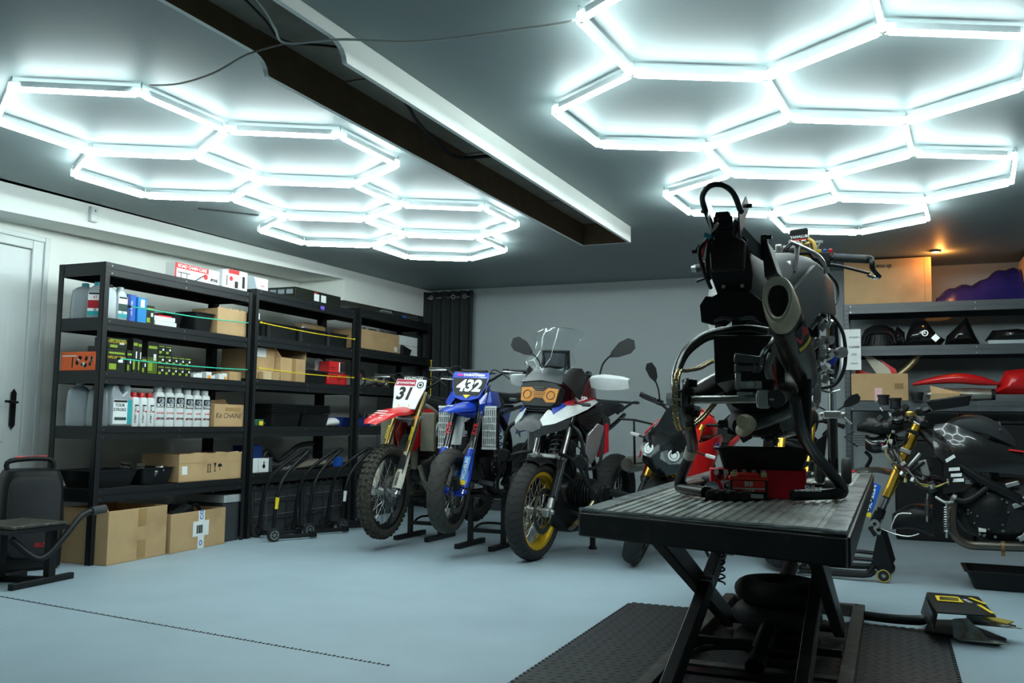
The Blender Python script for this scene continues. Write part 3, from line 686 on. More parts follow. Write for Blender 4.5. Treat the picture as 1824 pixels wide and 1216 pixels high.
for i in range(10): y = 7.62+.025*i; b.cyl((-4.9, y, .93), (-4.9+.05*q.random(), y, 1.0+.03*q.random()), .01, 6)
tag(b.build('small_bolts', DRK), 'dark threaded bolts standing in the blue bin', 'bolts')
# lowest shelf of the middle rack: boxes, exhaust clutter, cloth
for i, (ya, yb, hh, m_, lab) in enumerate(((6.0, 6.10, .19, PAPER, 'white bulb box beside the post, low shelf of the middle rack'), (6.11, 6.24, .19, PAPER, 'white box with black bulb drawing, low shelf of the middle rack'), (6.245, 6.29, .20, GRY, 'slim grey box right of the bulb box'))):
    t = carton('bulb_box', lab, -4.82, .09, ya, yb, .515, hh*.6, 'box', False, m_)
    if i == 1: B().cyl((.0005, .065, .05), (.002, .065, .05), .018, 12).box(.0005, .002, .060, .070, .05, .09).build('bulb_drawing', INK, t)
carton('blue_box', 'dark blue carton standing behind the white bulb boxes', -4.92, .1, 6.02, 6.28, .515, .22, 'box', False, mat('navy_print', (.01, .04, .2), .5))
b = B(); b.tube([(-4.95, 6.3, .55), (-4.93, 6.35, .68), (-4.92, 6.5, .60), (-4.9, 6.75, .72), (-4.92, 7.0, .74)], .022, 8, sm=5); b.tube([(-4.9, 6.3, .54), (-4.88, 6.6, .56), (-4.9, 6.9, .62)], .016, 8, sm=4)
tag(b.build('exhaust_headers', DRK), 'black curved pipes lying on the low shelf of the middle rack', 'exhaust pipe')
tag(B().body([(-.30, .01, .03, .012), (-.18, .03, .10, .035), (0, .04, .13, .045), (.15, .03, .10, .035), (.26, .01, .03, .012)], p=2).build('grey_sack', mat('grey_brown_cloth', (.16, .14, .11), .9, bump=.6), loc=(-4.93, 7.02, .517), rot=(0, 0, R(90))), 'grey-brown cloth sack lying on the low shelf of the middle rack', 'sack')
b = B().cyl((-4.86, 6.45, .53), (-4.86, 6.56, .53), .018, 10).cyl((-4.87, 6.58, .535), (-4.82, 6.60, .535), .022, 10)
tag(b.build('alloy_fittings', ALU), 'small alloy fittings lying before the curved pipes', 'metal parts')
t = carton('blue_box', 'small blue carton at the far end of the low shelf', -4.85, .08, 7.35, 7.40, .515, .09, 'box', False, INKB)
# crates on the floor
CR = mat('dark_grey_crate', (.040, .046, .050), .45)
def crate(lab, y0, y1, d=.36, h=.40):
    t = thing('lidded_crate', lab, 'crate', (-4.83, y0, 0)); w_ = y1-y0
    b = B().box(-d, 0, 0, w_, 0.002, h-.03)
    for i in range(5): b.box(0, .012, .03+i*(w_-.06)/4-.006, .03+i*(w_-.06)/4+.006, .02, h-.06)
    for z in (.12, .26): b.box(0, .01, .02, w_-.02, z, z+.012)
    b.build('crate_body', CR, t, bevel=.004)
    b = B().box(-d-.01, .012, -.01, w_+.01, h-.03, h)
    for i in range(6): b.box(-.03, .016, .02+i*w_/6, .07+i*w_/6, h-.02, h+.012)
    b.build('lid', CR, t, bevel=.004)
    b = B()
    for z in (.16, .30): b.tube([(.02, .03, z), (.02, w_-.03, z)], .003, 6)
    for i in range(5): b.tube([(.022, .05+i*(w_-.1)/4, .10), (.022, .05+i*(w_-.1)/4, h-.04)], .003, 6)
    b.build('wire_grid', STL, t)
crate('grey lidded crate on the floor behind the first paddock stand', 6.02, 6.70); crate('grey lidded crate on the floor behind the second paddock stand', 6.74, 7.38)
crate('grey lidded crate on the floor under the far rack', 7.60, 8.3)
t = thing('plain_crate', 'grey plastic tub on the floor just left of the rack gap', 'crate', (-4.80, 5.68, 0)); B().box(-.36, 0, 0, .19, .001, .30).build('tub', CR, t, bevel=.01)
B().box(-.37, .008, -.005, .195, .30, .36).build('lid', mat('clear_plastic_bag', (.55, .6, .6), .2, trans=.3), t, bevel=.004)
t = thing('blue_carton', 'small blue block on the crate lid by the rack post', 'block', (-4.86, 6.05, .434)); B().box(-.04, .03, 0, .09, 0, .05).build('block', BLU, t, bevel=.004)
# --- far rack
t = carton('cardboard_box', 'brown carton of parts on the upper shelf of the far rack', -4.82, .32, 7.60, 8.36, 1.665, .20); flat_on(t, 'barcode_label', PAPER, .66, .72, .02, .07); flat_on(t, 'seam_line', CARDD, 0, .76, .15, .152)
b = B(); q = random.Random(14)
for i in range(8): b.cbox((-4.95+.06*q.random(), 7.72+.06*i, 1.86+.02*q.random()), (.05, .04, .03), (q.random(), q.random(), 0))
tag(b.build('grey_plastic_parts', GRY), 'grey plastic parts showing above the carton on the far rack', 'plastic parts')
t = carton('white_box', 'upper white carton right of the brown one on the far rack', -4.84, .26, 8.40, 8.80, 1.775, .10, 'box', False, PAPER); t = carton('white_box', 'lower white carton right of the brown one on the far rack', -4.84, .26, 8.40, 8.80, 1.666, .105, 'box', False, PAPER)
t = thing('dark_wedge', 'black plastic wedge in front of the lower white carton', 'plastic part', (-4.80, 8.44, 1.666)); B().prism([(-.06, 0), (.10, 0), (.14, .06), (-.06, .1)], .03, frame((0, 0, 0), *FX)).build('wedge', BLK, t, bevel=.004)
b = B(); q = random.Random(21)
for (y, z, r) in ((7.86, 1.34, .04), (7.95, 1.36, .05), (8.08, 1.35, .035), (8.15, 1.33, .04)): b.cyl((-4.9, y, z), (-4.83, y+.02, z+.01), r, 12); b.cyl((-4.85, y, z), (-4.82, y, z+.05), r*.4, 10)
b.tube([(-4.82, 7.72, 1.32), (-4.80, 7.85, 1.35), (-4.82, 7.95, 1.34)], .012, 8, sm=4)
tag(b.build('carburettor', ALU), 'bare alloy carburettor parts on the middle shelf of the far rack', 'engine part')
t = thing('wiring_loom', 'black looped hose with red plug at the left of the far rack', 'hose', (-4.85, 7.6, 1.30)); B().tube([(0, 0, .0), (.02, .0, .12), (.02, .07, .15), (.02, .12, .05), (.0, .1, .0)], .008, 6, sm=5).build('hose', BLK, t); B().cbox((.02, .02, .10), (.02, .02, .03)).build('plug', RED, t)
t = thing('top_clutter', 'small metal and blue parts lying on top of the far rack', 'metal parts', (-4.82, 7.95, 2.056)); b = B()
for i in range(5): b.cyl((0, .04*i, .02), (.03, .04*i+.03, .03), .012, 8)
b.build('metal_pieces', ALU, t); B().box(-.02, .01, .48, .54, 0, .03).build('blue_piece', INKB, t); B().box(-.02, .01, .33, .46, 0, .02).build('black_piece', BLK, t)
carton('dark_carton', 'dark carton at the far end of the far rack', -4.84, .3, 8.45, 8.9, 1.30, .14, 'box', False, HIF)
# cords
def cord(lab, col, a, b_, sag=.01, name='elastic_cord'):
    t = thing(name, lab, 'cord', a); A = Vector(a); D = Vector(b_)-A
    B().tube([(0, 0, 0), D/2+Vector((0, 0, -sag)), D], .0045, 8, sm=6).build('cord', col, t)
    for p, s_ in ((Vector((0, 0, 0)), 1), (D, -1)): B().lathe([(0, -.012), (.009, -.008), (.009, .008), (0, .012)], c=p, ax='Y', n=10).build('end_knob', BLK if col is CG else col, t)
CG = mat('green_cord', (.03, .48, .30), .5); CY = mat('yellow_cord', (.80, .60, .02), .5)
cord('green elastic cord across the upper shelf of the nearest rack', CG, (-4.757, 4.60, 1.705), (-4.757, 5.84, 1.725)); cord('green elastic cord across the filter box shelf of the nearest rack', CG, (-4.757, 4.53, 1.345), (-4.757, 5.85, 1.348))
cord('yellow elastic cord across the black bins of the middle rack', CY, (-4.757, 5.99, 1.745), (-4.757, 7.39, 1.735)); cord('yellow elastic cord across the open carton shelf of the middle rack', CY, (-4.757, 5.99, 1.37), (-4.757, 7.39, 1.365))
cord('yellow elastic cord across the alloy parts of the far rack', CY, (-4.757, 7.57, 1.365), (-4.757, 8.6, 1.36)); cord('yellow elastic cord hanging down the end post of the far rack', CY, (-4.757, 8.98, 1.64), (-4.757, 8.98, .95))
for i, (xa, xb, hh) in enumerate(((.02, .62, .85), (.64, 1.24, 1.0))):  # added black boxes standing in for the deep shade under the grey rack
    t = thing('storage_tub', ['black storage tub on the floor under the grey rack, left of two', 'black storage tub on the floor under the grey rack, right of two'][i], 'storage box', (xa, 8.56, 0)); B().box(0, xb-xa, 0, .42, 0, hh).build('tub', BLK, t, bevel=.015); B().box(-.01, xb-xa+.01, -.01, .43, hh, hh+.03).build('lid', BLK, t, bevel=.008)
# curtain
t = thing('curtain', 'black eyelet curtain hanging in the corner beyond the far rack', 'curtain', (-4.82, 9.1, 0))
g = [[(.70*i/60-.16, .03*math.sin(i*.62)-.045, z) for z in (.05, .6, 1.2, 1.8, 2.43)] for i in range(61)]
B().shell(g, .002).build('cloth', mat('black_curtain', (.014, .018, .020), .8, bump=.3), t)
b = B()
for x in (-.12, .02, .30, .44): b.lathe([(.016, -.003), (.026, -.003), (.026, .003), (.016, .003)], c=(x, -.075, 2.36), ax='Y', n=16, closed=True)
b.build('eyelet', STL, t); B().tube([(-.17, -.04, 2.36), (.54, -.04, 2.36)], .012, 8).build('rod', STL, t)
# speaker
t = thing('loudspeaker', 'black moulded loudspeaker with red-trimmed handle beside the door', 'speaker', (-5.05, 4.15, 0), R(-28))
rg = []
for z, hw, hd in ((.0, .17, .13), (.02, .185, .15), (.30, .19, .155), (.55, .175, .15), (.61, .15, .13), (.62, .12, .10)):
    rg.append([(hd*math.copysign(abs(math.cos(a))**.4, math.cos(a)), hw*math.copysign(abs(math.sin(a))**.4, math.sin(a)), z) for a in [2*math.pi*k_/32 for k_ in range(32)]])
B().loft(rg).build('cabinet', BLK, t)
rg = []
for x, s_ in ((.145, 1), (.172, .97), (.178, .9)): rg.append([(x, .15*s_*math.copysign(abs(math.cos(a))**.35, math.cos(a)), .33+.25*s_*math.copysign(abs(math.sin(a))**.35, math.sin(a))) for a in [2*math.pi*k_/32 for k_ in range(32)]])
B().loft(rg).build('grille', mat('speaker_grille', (.018, .020, .021), .6, bump=.8, scale=120), t)
ftext(t, 'IBIZA', .038, INKR, .05, .16, .180)
B().tube([(0, -.13, .60), (0, -.12, .67), (0, .10, .68), (0, .13, .61)], .016, 8, sm=5).build('handle', BLK, t); B().tube([(0, -.09, .692), (0, .09, .697)], .007, 6).build('handle_trim', RED, t, label='red strip along the black handle')
# low step stand
t = thing('exercise_stand', 'black steel low stand with tread plate and curved padded lever, far left', 'stand', (-4.62, 3.75, 0))
TRD = mat('worn_tread_plate', (.05, .052, .045), .5, .4, dirt=((.16, .14, .10), 30, .5, .75), bump=.6, scale=40)
B().cbox((-.02, .0, .335), (.36, .36, .02)).build('tread_plate', TRD, t, bevel=.005)
B().cbox((-.02, .0, .312), (.38, .38, .024)).build('plate_frame', SAT, t)
for (x, y) in ((-.12, -.02), (.11, .12)):
    B().bar((x, y, .30), (x, y, .03), .045).build('leg', SAT, t)
B().bar((.16, -.17, .018), (.12, .27, .018), .035).build('foot_bar', SAT, t, bevel=.003); B().bar((-.14, -.23, .018), (-.18, .20, .018), .035).build('foot_bar', SAT, t, bevel=.003); B().bar((-.15, .0, .018), (.14, .10, .018), .035).build('cross_bar', SAT, t)
B().tube([(.08, -.12, .27), (.14, -.02, .16), (.16, .05, .16), (.17, .16, .26), (.17, .26, .36), (.17, .34, .39)], .019, 10, sm=6).build('lever', SAT, t)
B().tube([(.17, .34, .388), (.17, .44, .395)], .026, 12).build('foam_grip', mat('grey_foam', (.05, .055, .055), .9), t)
# --- contents of the right rack (faces -Y)
def onr(name, lab, x, z, cat, y=8.52): return thing(name, lab, cat, (x, y, z))
FR = (1, 0, 0), (0, 0, 1)
t = onr('large_carton', 'tall brown carton with upside-down lettering on top of the grey rack', -.36, 2.046, 'cardboard box'); B().box(0, .71, 0, .40, 0, .395).build('box_body', CARD, t, bevel=.003)
text('th·mann', .052, INK, frame((.31, -.0012, .33), (-1, 0, 0), (0, 0, -1)), t, bold=.02); B().box(.655, .66, -.0008, 0, 0, .395).build('seam_line', CARDD, t)
PUR = mat('violet_plastic_sheet', (.016, .014, .12), .25, var=.5, scale=5, bump=.8)
g = []
for i in range(26):
    u = i/25; rr_ = []
    for j in range(12):
        v = j/11; h = (.05+.21*min(1, u*1.5)+.03*math.sin(u*9))*math.sin(math.pi*min(max(v, .0), 1))**.6
        rr_.append((.02+u*.66, .02+.42*v, max(.002, h+.012*math.sin(u*31+v*9)*math.sin(math.pi*v))))
    g.append(rr_)
t = onr('plastic_bag', 'crumpled violet plastic bag slumped right of the tall carton', .37, 2.048, 'plastic bag'); B().shell(g, .002).build('bag', PUR, t)
t = onr('cardboard_box', 'brown carton at the right end of the top of the grey rack', 1.06, 2.046, 'cardboard box'); B().box(0, .5, 0, .4, 0, .36).build('box_body', CARD, t)
# helmets / fairings
t = onr('tail_fairing', 'rounded black tail fairing on the upper shelf of the grey rack', -.08, 1.672, 'motorcycle fairing')
B().lathe([(.0, .20), (.06, .195), (.12, .16), (.15, .10), (.155, .0)], c=(0, .15, 0), n=24).build('cowl', GRY if False else BLK, t)
b = B()
for i in range(5): b.tube([(-.11+i*.055, -.005, .01), (-.08+i*.04, .0, .09)], .008, 6)
b.tube([(-.13, 0, .02), (-.09, -.005, .11), (.09, -.005, .11), (.13, 0, .02)], .014, 8, sm=4); b.build('bracket', SAT, t)
def fair(lab, x, pts, emb=False, z=1.672, m=GLS):
    t = onr('side_fairing', lab, x, z, 'motorcycle fairing', 8.60)
    n = len(pts); cx = sum(p[0] for p in pts)/n; cz = sum(p[1] for p in pts)/n
    b = B(); ring0 = [(p[0], 0, p[1]) for p in pts]; ring1 = [(cx+(p[0]-cx)*.6, -.07, cz+(p[1]-cz)*.6) for p in pts]; ring2 = [(cx+(p[0]-cx)*.2, -.09, cz+(p[1]-cz)*.2) for p in pts]
    b.loft([ring0, ring1, ring2]).build('panel', m, t)
    if emb:
        B().lathe([(.020, 0), (.026, 0), (.026, .004), (.020, .004)], c=(cx, -.098, cz), ax='Y', n=20, closed=True).build('round_emblem', STL, t)
        b = B()
        for a in (90, 210, 330): b.bar((cx, -.097, cz), (cx+.02*math.cos(R(a)), -.097, cz+.02*math.sin(R(a))), .004, .003)
        b.build('emblem_forks', STL, t)
fair('black fairing with a round silver emblem between two black pieces', .12, [(0, 0), (.29, 0), (.33, .05), (.26, .10), (.18, .22), (.08, .22), (.03, .12)], True)
B().cbox((.25, -.08, .06), (.05, .01, .05), (0, .8, 0)).build('grey_sticker', STL, bpy.data.objects['side_fairing'])
fair('black pointed fairing right of the emblem piece', .44, [(0, 0), (.28, 0), (.24, .08), (.18, .24), (.12, .18), (.02, .08)])
fair('flat black fairing lying at the right of the upper shelf', .75, [(0, .03), (.40, .03), (.40, .10), (.25, .13), (.06, .12)])
fair('small black fairing scrap behind the rounded tail piece', .03, [(0, 0), (.10, 0), (.10, .12), (.04, .18), (.0, .1)])
t = onr('metal_sheet', 'pale flat metal sheet under the flat black fairing', .82, 1.672, 'metal sheet', 8.51); B().box(-.05, .5, 0, .1, 0, .03).build('sheet', mat('pale_metal', (.40, .46, .48), .4, .3), t)
t = onr('cardboard_box', 'brown carton with pink tape on the middle shelf of the grey rack', -.315, 1.192, 'cardboard box', 8.49); B().box(0, .46, 0, .36, 0, .235).build('box_body', CARD, t, bevel=.003)
B().box(.19, .25, -.001, 0, 0, .11).build('pink_tape', mat('pink_tape', (.75, .45, .45), .5), t); B().box(.35, .42, -.001, 0, .10, .15).build('printed_mark', CARDD, t)
t = onr('side_fairing', 'white and red fairing sticking out of the pink-taped carton', -.22, 1.42, 'motorcycle fairing', 8.62); B().prism([(0, .19), (.08, .16), (.24, .06), (.27, 0), (.12, 0)], .012, frame((0, 0, 0), *FR)).build('white_panel', mat('cream_plastic', (.55, .53, .42), .5), t)
B().prism([(.14, .14), (.27, .05), (.28, .0), (.24, 0), (.22, .05)], .02, frame((0, -.01, 0), *FR)).prism([(-.06, .06), (.1, .0), (-.06, 0)], .01, frame((0, -.02, 0), *FR)).build('red_panel', RED, t)
t = onr('exhaust_pipe', 'tarnished exhaust elbow rising out of the pink-taped carton', .02, 1.40, 'exhaust pipe', 8.66); B().tube([(-.05, 0, 0), (.06, 0, .03), (.16, 0, .12), (.21, 0, .20)], .03, 12, sm=5).build('pipe', mat('tarnished_pipe', (.32, .26, .14), .4, .8), t); B().lathe([(.034, .0), (.042, .0), (.042, .02), (.034, .02)], c=(.21, 0, .19), closed=True).build('flange', STL, t)
t = onr('red_fender', 'long red fender lying above the silver muffler', .18, 1.315, 'motorcycle fender', 8.56)
B().body([(0, .02, .02, .012), (.15, .05, .06, .03), (.35, .07, .08, .045), (.52, .05, .07, .04), (.66, .02, .03, .012)], p=2.4).build('fender', RED, t)
fair('large red panel at the right of the fender shelf', .80, [(0, 0), (.30, 0), (.30, .22), (.1, .20)], z=1.25, m=RED)
t = onr('muffler', 'dented silver muffler on the middle shelf of the grey rack', .31, 1.192, 'exhaust muffler', 8.54); B().lathe([(.02, -.03), (.035, 0), (.052, .05), (.055, .35), (.048, .44), (.048, .47)], c=(0, 0, .056), ax='X', n=20).build('can', mat('dull_silver', (.42, .42, .36), .35, .8, dirt=((.2, .16, .1), 6, .5, .7)), t)
B().lathe([(.047, .47), (.047, .50), (.04, .50)], c=(0, 0, .056), ax='X', n=20).build('end_cap', BLK, t)
t = onr('paper_bag', 'torn kraft paper bag in front of the silver muffler', .31, 1.192, 'paper bag', 8.47); B().shell([[(.22*i/5, .01*math.sin(i*2), .0), (.01+.22*i/5, -.02, .06), (.23*i/5, .0, .13-.012*i)] for i in range(6)], .002).build('bag', mat('kraft_paper', (.60, .42, .22), .8), t)
t = onr('paper_sheet', 'white printed sheet hanging from the left post of the grey rack', -.385, 1.46, 'sheet of paper', 8.47); B().shell([[(.165*i/4-.01, .006*math.sin(i), .36*j/4) for j in range(5)] for i in range(5)], .0005).build('sheet', PAPER, t)
for j, (s_, z) in enumerate((('N ACTION', .20), ('des moteurs', .29), ('garage', .14), ('horaires', .06))): text(s_, .020 if j else .022, INK, frame((.10, -.010, z), *FR), t, bold=.02 if not j else 0, sx=.8)
t = onr('black_canister', 'small black lidded pot hanging low at the front of the grey rack', .18, 1.192, 'pot', 8.47); B().lathe([(.045, 0), (.05, .05), (.055, .05), (.055, .07), (0, .072)], c=(.03, 0, -.0), n=20).build('pot', BLK, t)
# paddock stands in front of the racks
def paddock(lab, loc, rz, mark=None, txt=None, s=1):
    """bow lies in the XZ plane, wheels at the origin, lever rises towards +X"""
    t = thing('paddock_stand', lab, 'motorcycle stand', loc, rz)
    for sy in (-1, 1):
        y = sy*.13*s
        B().tube([(-.0, y, .06), (.02, y*.95, .30), (.09, y*.85, .50), (.30, y*.4, .68), (.36, 0, .70)], .0155, 10, sm=6).build('upright', SAT, t)
        B().tube([(0, y, .06), (.0, y, .04), (.10, y*1.0, .03), (.32, y*1.02, .03)], .017, 8, sm=5).build('base_rail', SAT, t)
        B().cbox((.34, y*1.02, .035), (.06, .045, .05)).build('lifting_foot', SAT, t, bevel=.006)
        w = B().lathe([(.018, -.015), (.048, -.017), (.053, -.010), (.053, .010), (.048, .017), (.018, .015)], c=(-.01, y+sy*.035, .053), ax='Y', n=20, closed=True).build('wheel', RUB, t)
        b = B().lathe([(.0, -.018), (.012, -.018), (.012, .018), (0, .018)], c=(-.01, y+sy*.035, .053), ax='Y', n=12)
        for a in range(0, 360, 60): b.bar((-.01, y+sy*.050, .053), (-.01+.03*math.cos(R(a)), y+sy*.050, .053+.03*math.sin(R(a))), .006, .004)
        b.lathe([(.028, sy*.012), (.036, sy*.012), (.036, sy*.018), (.028, sy*.018)], c=(-.01, y+sy*.035, .053), ax='Y', n=20, closed=True).build('hub', STL, w)
    B().tube([(.36, .0, .70), (.30, .0, .66)], .0155, 8).build('handle', SAT, t)
    B().tube([(.02, -.13*s, .05), (.02, .13*s, .05)], .0145, 8).build('cross_tube', SAT, t)
    if mark: B().tube([(.0165, -.13*s, .25), (.028, -.1275*s, .34)], .0166, 10).build('sticker', mark, t)
    if txt: text(txt, .022, INKW, frame((.0595, -.1455*s, .44), (.22, .03, .97), (-1, 0, .2)), t)
    return t
paddock('black paddock stand nearest the door, with a yellow sticker', (-4.62, 5.98, 0), R(62), INKY)
paddock('black paddock stand second from the door, worn base', (-4.60, 6.42, 0), R(62))
paddock('black paddock stand with white lettering beside the knobbly tyre', (-4.55, 6.84, 0), R(62), PAPER)
# ceiling cables
def cable(lab, pts, r, m, name='ceiling_cable'): tag(B().tube(pts, r, 6, sm=6).build(name, m), lab, 'cable')
cable('white cable running from the right lamp across the beam casing', [(-.99, 3.02, 2.42), (-1.018, 2.965, 2.40), (-1.096, 2.948, 2.39), (-1.588, 2.903, 2.385), (-1.893, 2.797, 2.395), (-2.107, 2.737, 2.39), (-2.094, 2.651, 2.41), (-2.06, 2.54, 2.43), (-2.02, 2.3, 2.47)], .005, CABW)
cable('grey cable hanging from the beam casing to the left lamp', [(-2.107, 2.737, 2.39), (-2.33, 2.782, 2.395), (-2.564, 2.857, 2.38), (-2.802, 2.919, 2.39), (-3.0, 2.95, 2.42)], .004, mat('grey_cable', (.16, .17, .15), .6))
cable('thick black cable looping inside the open beam casing', [(-2.0, 3.2, 2.48), (-2.09, 3.626, 2.46), (-2.148, 3.859, 2.44), (-2.195, 4.229, 2.42), (-2.176, 4.397, 2.415), (-2.05, 4.50, 2.44), (-1.99, 4.7, 2.48)], .010, BLK)
cable('thin black cable tied beside the white one in the beam casing', [(-2.08, 2.3, 2.47), (-2.11, 2.60, 2.43), (-2.12, 2.735, 2.40), (-2.02, 2.9, 2.43), (-1.97, 3.1, 2.47)], .005, BLK)
# ================================================================ motorcycle building kit: local X forward, Y left, Z up
def steer(axle, u, ang, off=.03):
    p = Vector(axle)+Vector((-off, 0, 0)); return Matrix.Translation(p) @ Matrix.Rotation(ang, 4, Vector(u)) @ Matrix.Translation(-p)
SPK = mat('spoke_steel', (.5, .5, .48), .3, 1)
DISC = mat('brake_disc_steel', (.28, .28, .27), .3, 1, var=.2)
def wheel(bike, c, Ro, tw, rr, rim, style, T=None, tyre=RUB, tread='plain', disc=(), name='front_wheel', hubm=ALU, caliper=True):
    T = T or Matrix(); cx, cz = c[0], c[2]; c = Vector(c)
    w = rr; e = tw*.34
    prof = [(w-.012, -e), (w+.010, -e-.004), (w+.010, -e+.006), (w-.008, -e*.6), (w-.018, 0), (w-.008, e*.6), (w+.010, e-.006), (w+.010, e+.004), (w-.012, e), (w-.022, e*.5), (w-.03, 0), (w-.022, -e*.5)]
    b = B(T).lathe(prof, c=c, ax='Y', n=56, closed=True)
    if style == 'cast':
        for k_ in range(5):
            for da in (-.13, .13):
                a = 2*math.pi*k_/5+.3; p = c+Vector((.05*math.cos(a+da*2), 0, .05*math.sin(a+da*2))); q = c+Vector(((w-.015)*math.cos(a+da), 0, (w-.015)*math.sin(a+da)))
                b.bar(p, q, .03, .02, up=(0, 1, 0))
    R_ = b.build(name, rim, bike)
    h = tw/2; mid = (Ro+w)/2; n = 16; tp = [(w+.004, -e+.002)]
    for k_ in range(n+1):
        a = -math.pi*.60+math.pi*1.2*k_/n
        rr_ = (Ro-w)*.55; tp.append((Ro-rr_+rr_*math.cos(a), h*math.sin(a)/1.0))
    tp.append((w+.004, e-.002)); tp += [(w+.006, 0)]
    B(T).lathe(tp, c=c, ax='Y', n=72, closed=True).build('tyre', tyre, R_)
    b = B(T)
    if tread == 'knob':
        N = 46
        for k_ in range(N):
            a = 2*math.pi*k_/N
            for j, (yy, rad, sz) in enumerate(((-.42, -.022, .020), (.42, -.022, .020), (-.16 if k_ % 2 else -.22, .004, .021), (.16 if k_ % 2 else .22, .004, .021))):
                rad = Ro+rad-.004; aa = a+(.5*2*math.pi/N if j > 1 else 0)
                p = c+Vector((rad*math.cos(aa), yy*tw*1.02, rad*math.sin(aa)))
                M = Matrix.Translation(p) @ Matrix.Rotation(-aa, 4, 'Y') @ Matrix.Rotation(yy*1.5, 4, 'Z')
                b.box(-.014, .012, -sz*.5, sz*.5, -.010, .010, T=M)
        b.build('knobs', tyre, R_)
    elif tread == 'chevron':
        for k_ in range(40):
            a = 2*math.pi*k_/40
            for s_ in (-1, 1):
                pts = []
                for u in (0, .3, .6, .85):
                    an = math.pi*.48*u; rr_ = (Ro-w)*.55; r_ = Ro-rr_+rr_*math.cos(an)+.0006; aa = a+.16*u-.05*(u > .5)
                    pts.append(c+Vector((r_*math.cos(aa), s_*h*math.sin(an), r_*math.sin(aa))))
                b.tube(pts, .0016, 4)
        b.build('tread_grooves', mat('groove_black', (.003, .003, .003), .9), R_)
    elif tread == 'sport':
        for k_ in range(18):
            a = 2*math.pi*k_/18
            for s_ in (-1, 1):
                pts = []
                for u in (.15, .4, .65, .9):
                    an = math.pi*.48*u; rr_ = (Ro-w)*.55; r_ = Ro-rr_+rr_*math.cos(an)+.0006; aa = a+(.35 if s_ > 0 else .2)*u
                    pts.append(c+Vector((r_*math.cos(aa), s_*h*math.sin(an), r_*math.sin(aa))))
                b.tube(pts, .0018, 4)
        b.build('tread_grooves', mat('groove_black', (.003, .003, .003), .9), R_)
    hw = .045
    b = B(T).lathe([(.0, -hw-.02), (.018, -hw-.02), (.02, -hw), (.032, -hw), (.034, -hw+.006), (.022, -.02), (.022, .02), (.034, hw-.006), (.032, hw), (.02, hw), (.018, hw+.02), (0, hw+.02)], c=c, ax='Y', n=24)
    b.build('hub', hubm, R_)
    if style == 'spoke':
        b = B(T)
        for k_ in range(32):
            a = 2*math.pi*k_/32; s_ = 1 if k_ % 2 else -1; da = .55*(1 if (k_//2) % 2 else -1)
            b.tube([c+Vector((.03*math.cos(a+da), s_*hw*.9, .03*math.sin(a+da))), c+Vector(((w-.012)*math.cos(a), s_*.008, (w-.012)*math.sin(a)))], .0019, 5)
            b.tube([c+Vector(((w-.042)*math.cos(a+da*.06), s_*.012, (w-.042)*math.sin(a+da*.06))), c+Vector(((w-.012)*math.cos(a), s_*.008, (w-.012)*math.sin(a)))], .0034, 5)
        b.build('spokes', SPK, R_)
    for (s_, dr, yy) in disc:
        b = B(T).lathe([(dr-.036, -.0025), (dr, -.0025), (dr, .0025), (dr-.036, .0025)], c=c+Vector((0, s_*yy, 0)), ax='Y', n=48, closed=True)
        for k_ in range(8):
            a = 2*math.pi*k_/8; b.bar(c+Vector((.045*math.cos(a), s_*yy*.9, .045*math.sin(a))), c+Vector(((dr-.03)*math.cos(a+.15), s_*yy, (dr-.03)*math.sin(a+.15))), .012, .005, up=(0, 1, 0))
        b.m = 1
        for k_ in range(40):
            a = 2*math.pi*k_/40; r_ = dr-.010-.009*(k_ % 3); p = c+Vector((r_*math.cos(a), s_*(yy), r_*math.sin(a))); b.cyl(p+Vector((0, -.003, 0)), p+Vector((0, .003, 0)), .0035, 8)
        b.build('brake_disc', [DISC, INK], R_)
    return R_
def V3(*a): return Vector(a)
def fork(bike, T, axle, u, hw, segs, brace=None, name='fork_leg', mats=None):
    """segs: (s0, s1, r0, r1, material)"""
    A = Vector(axle); U = Vector(u).normalized()
    for s_ in (1, -1):
        ms = []; b = B(T)
        for s0, s1, r0, r1, m in segs:
            if m not in ms: ms.append(m)
            b.tube([A+V3(0, s_*hw, 0)+U*s0, A+V3(0, s_*hw, 0)+U*s1], [r0, r1], 18, m=ms.index(m))
        b.build(name, ms, bike)
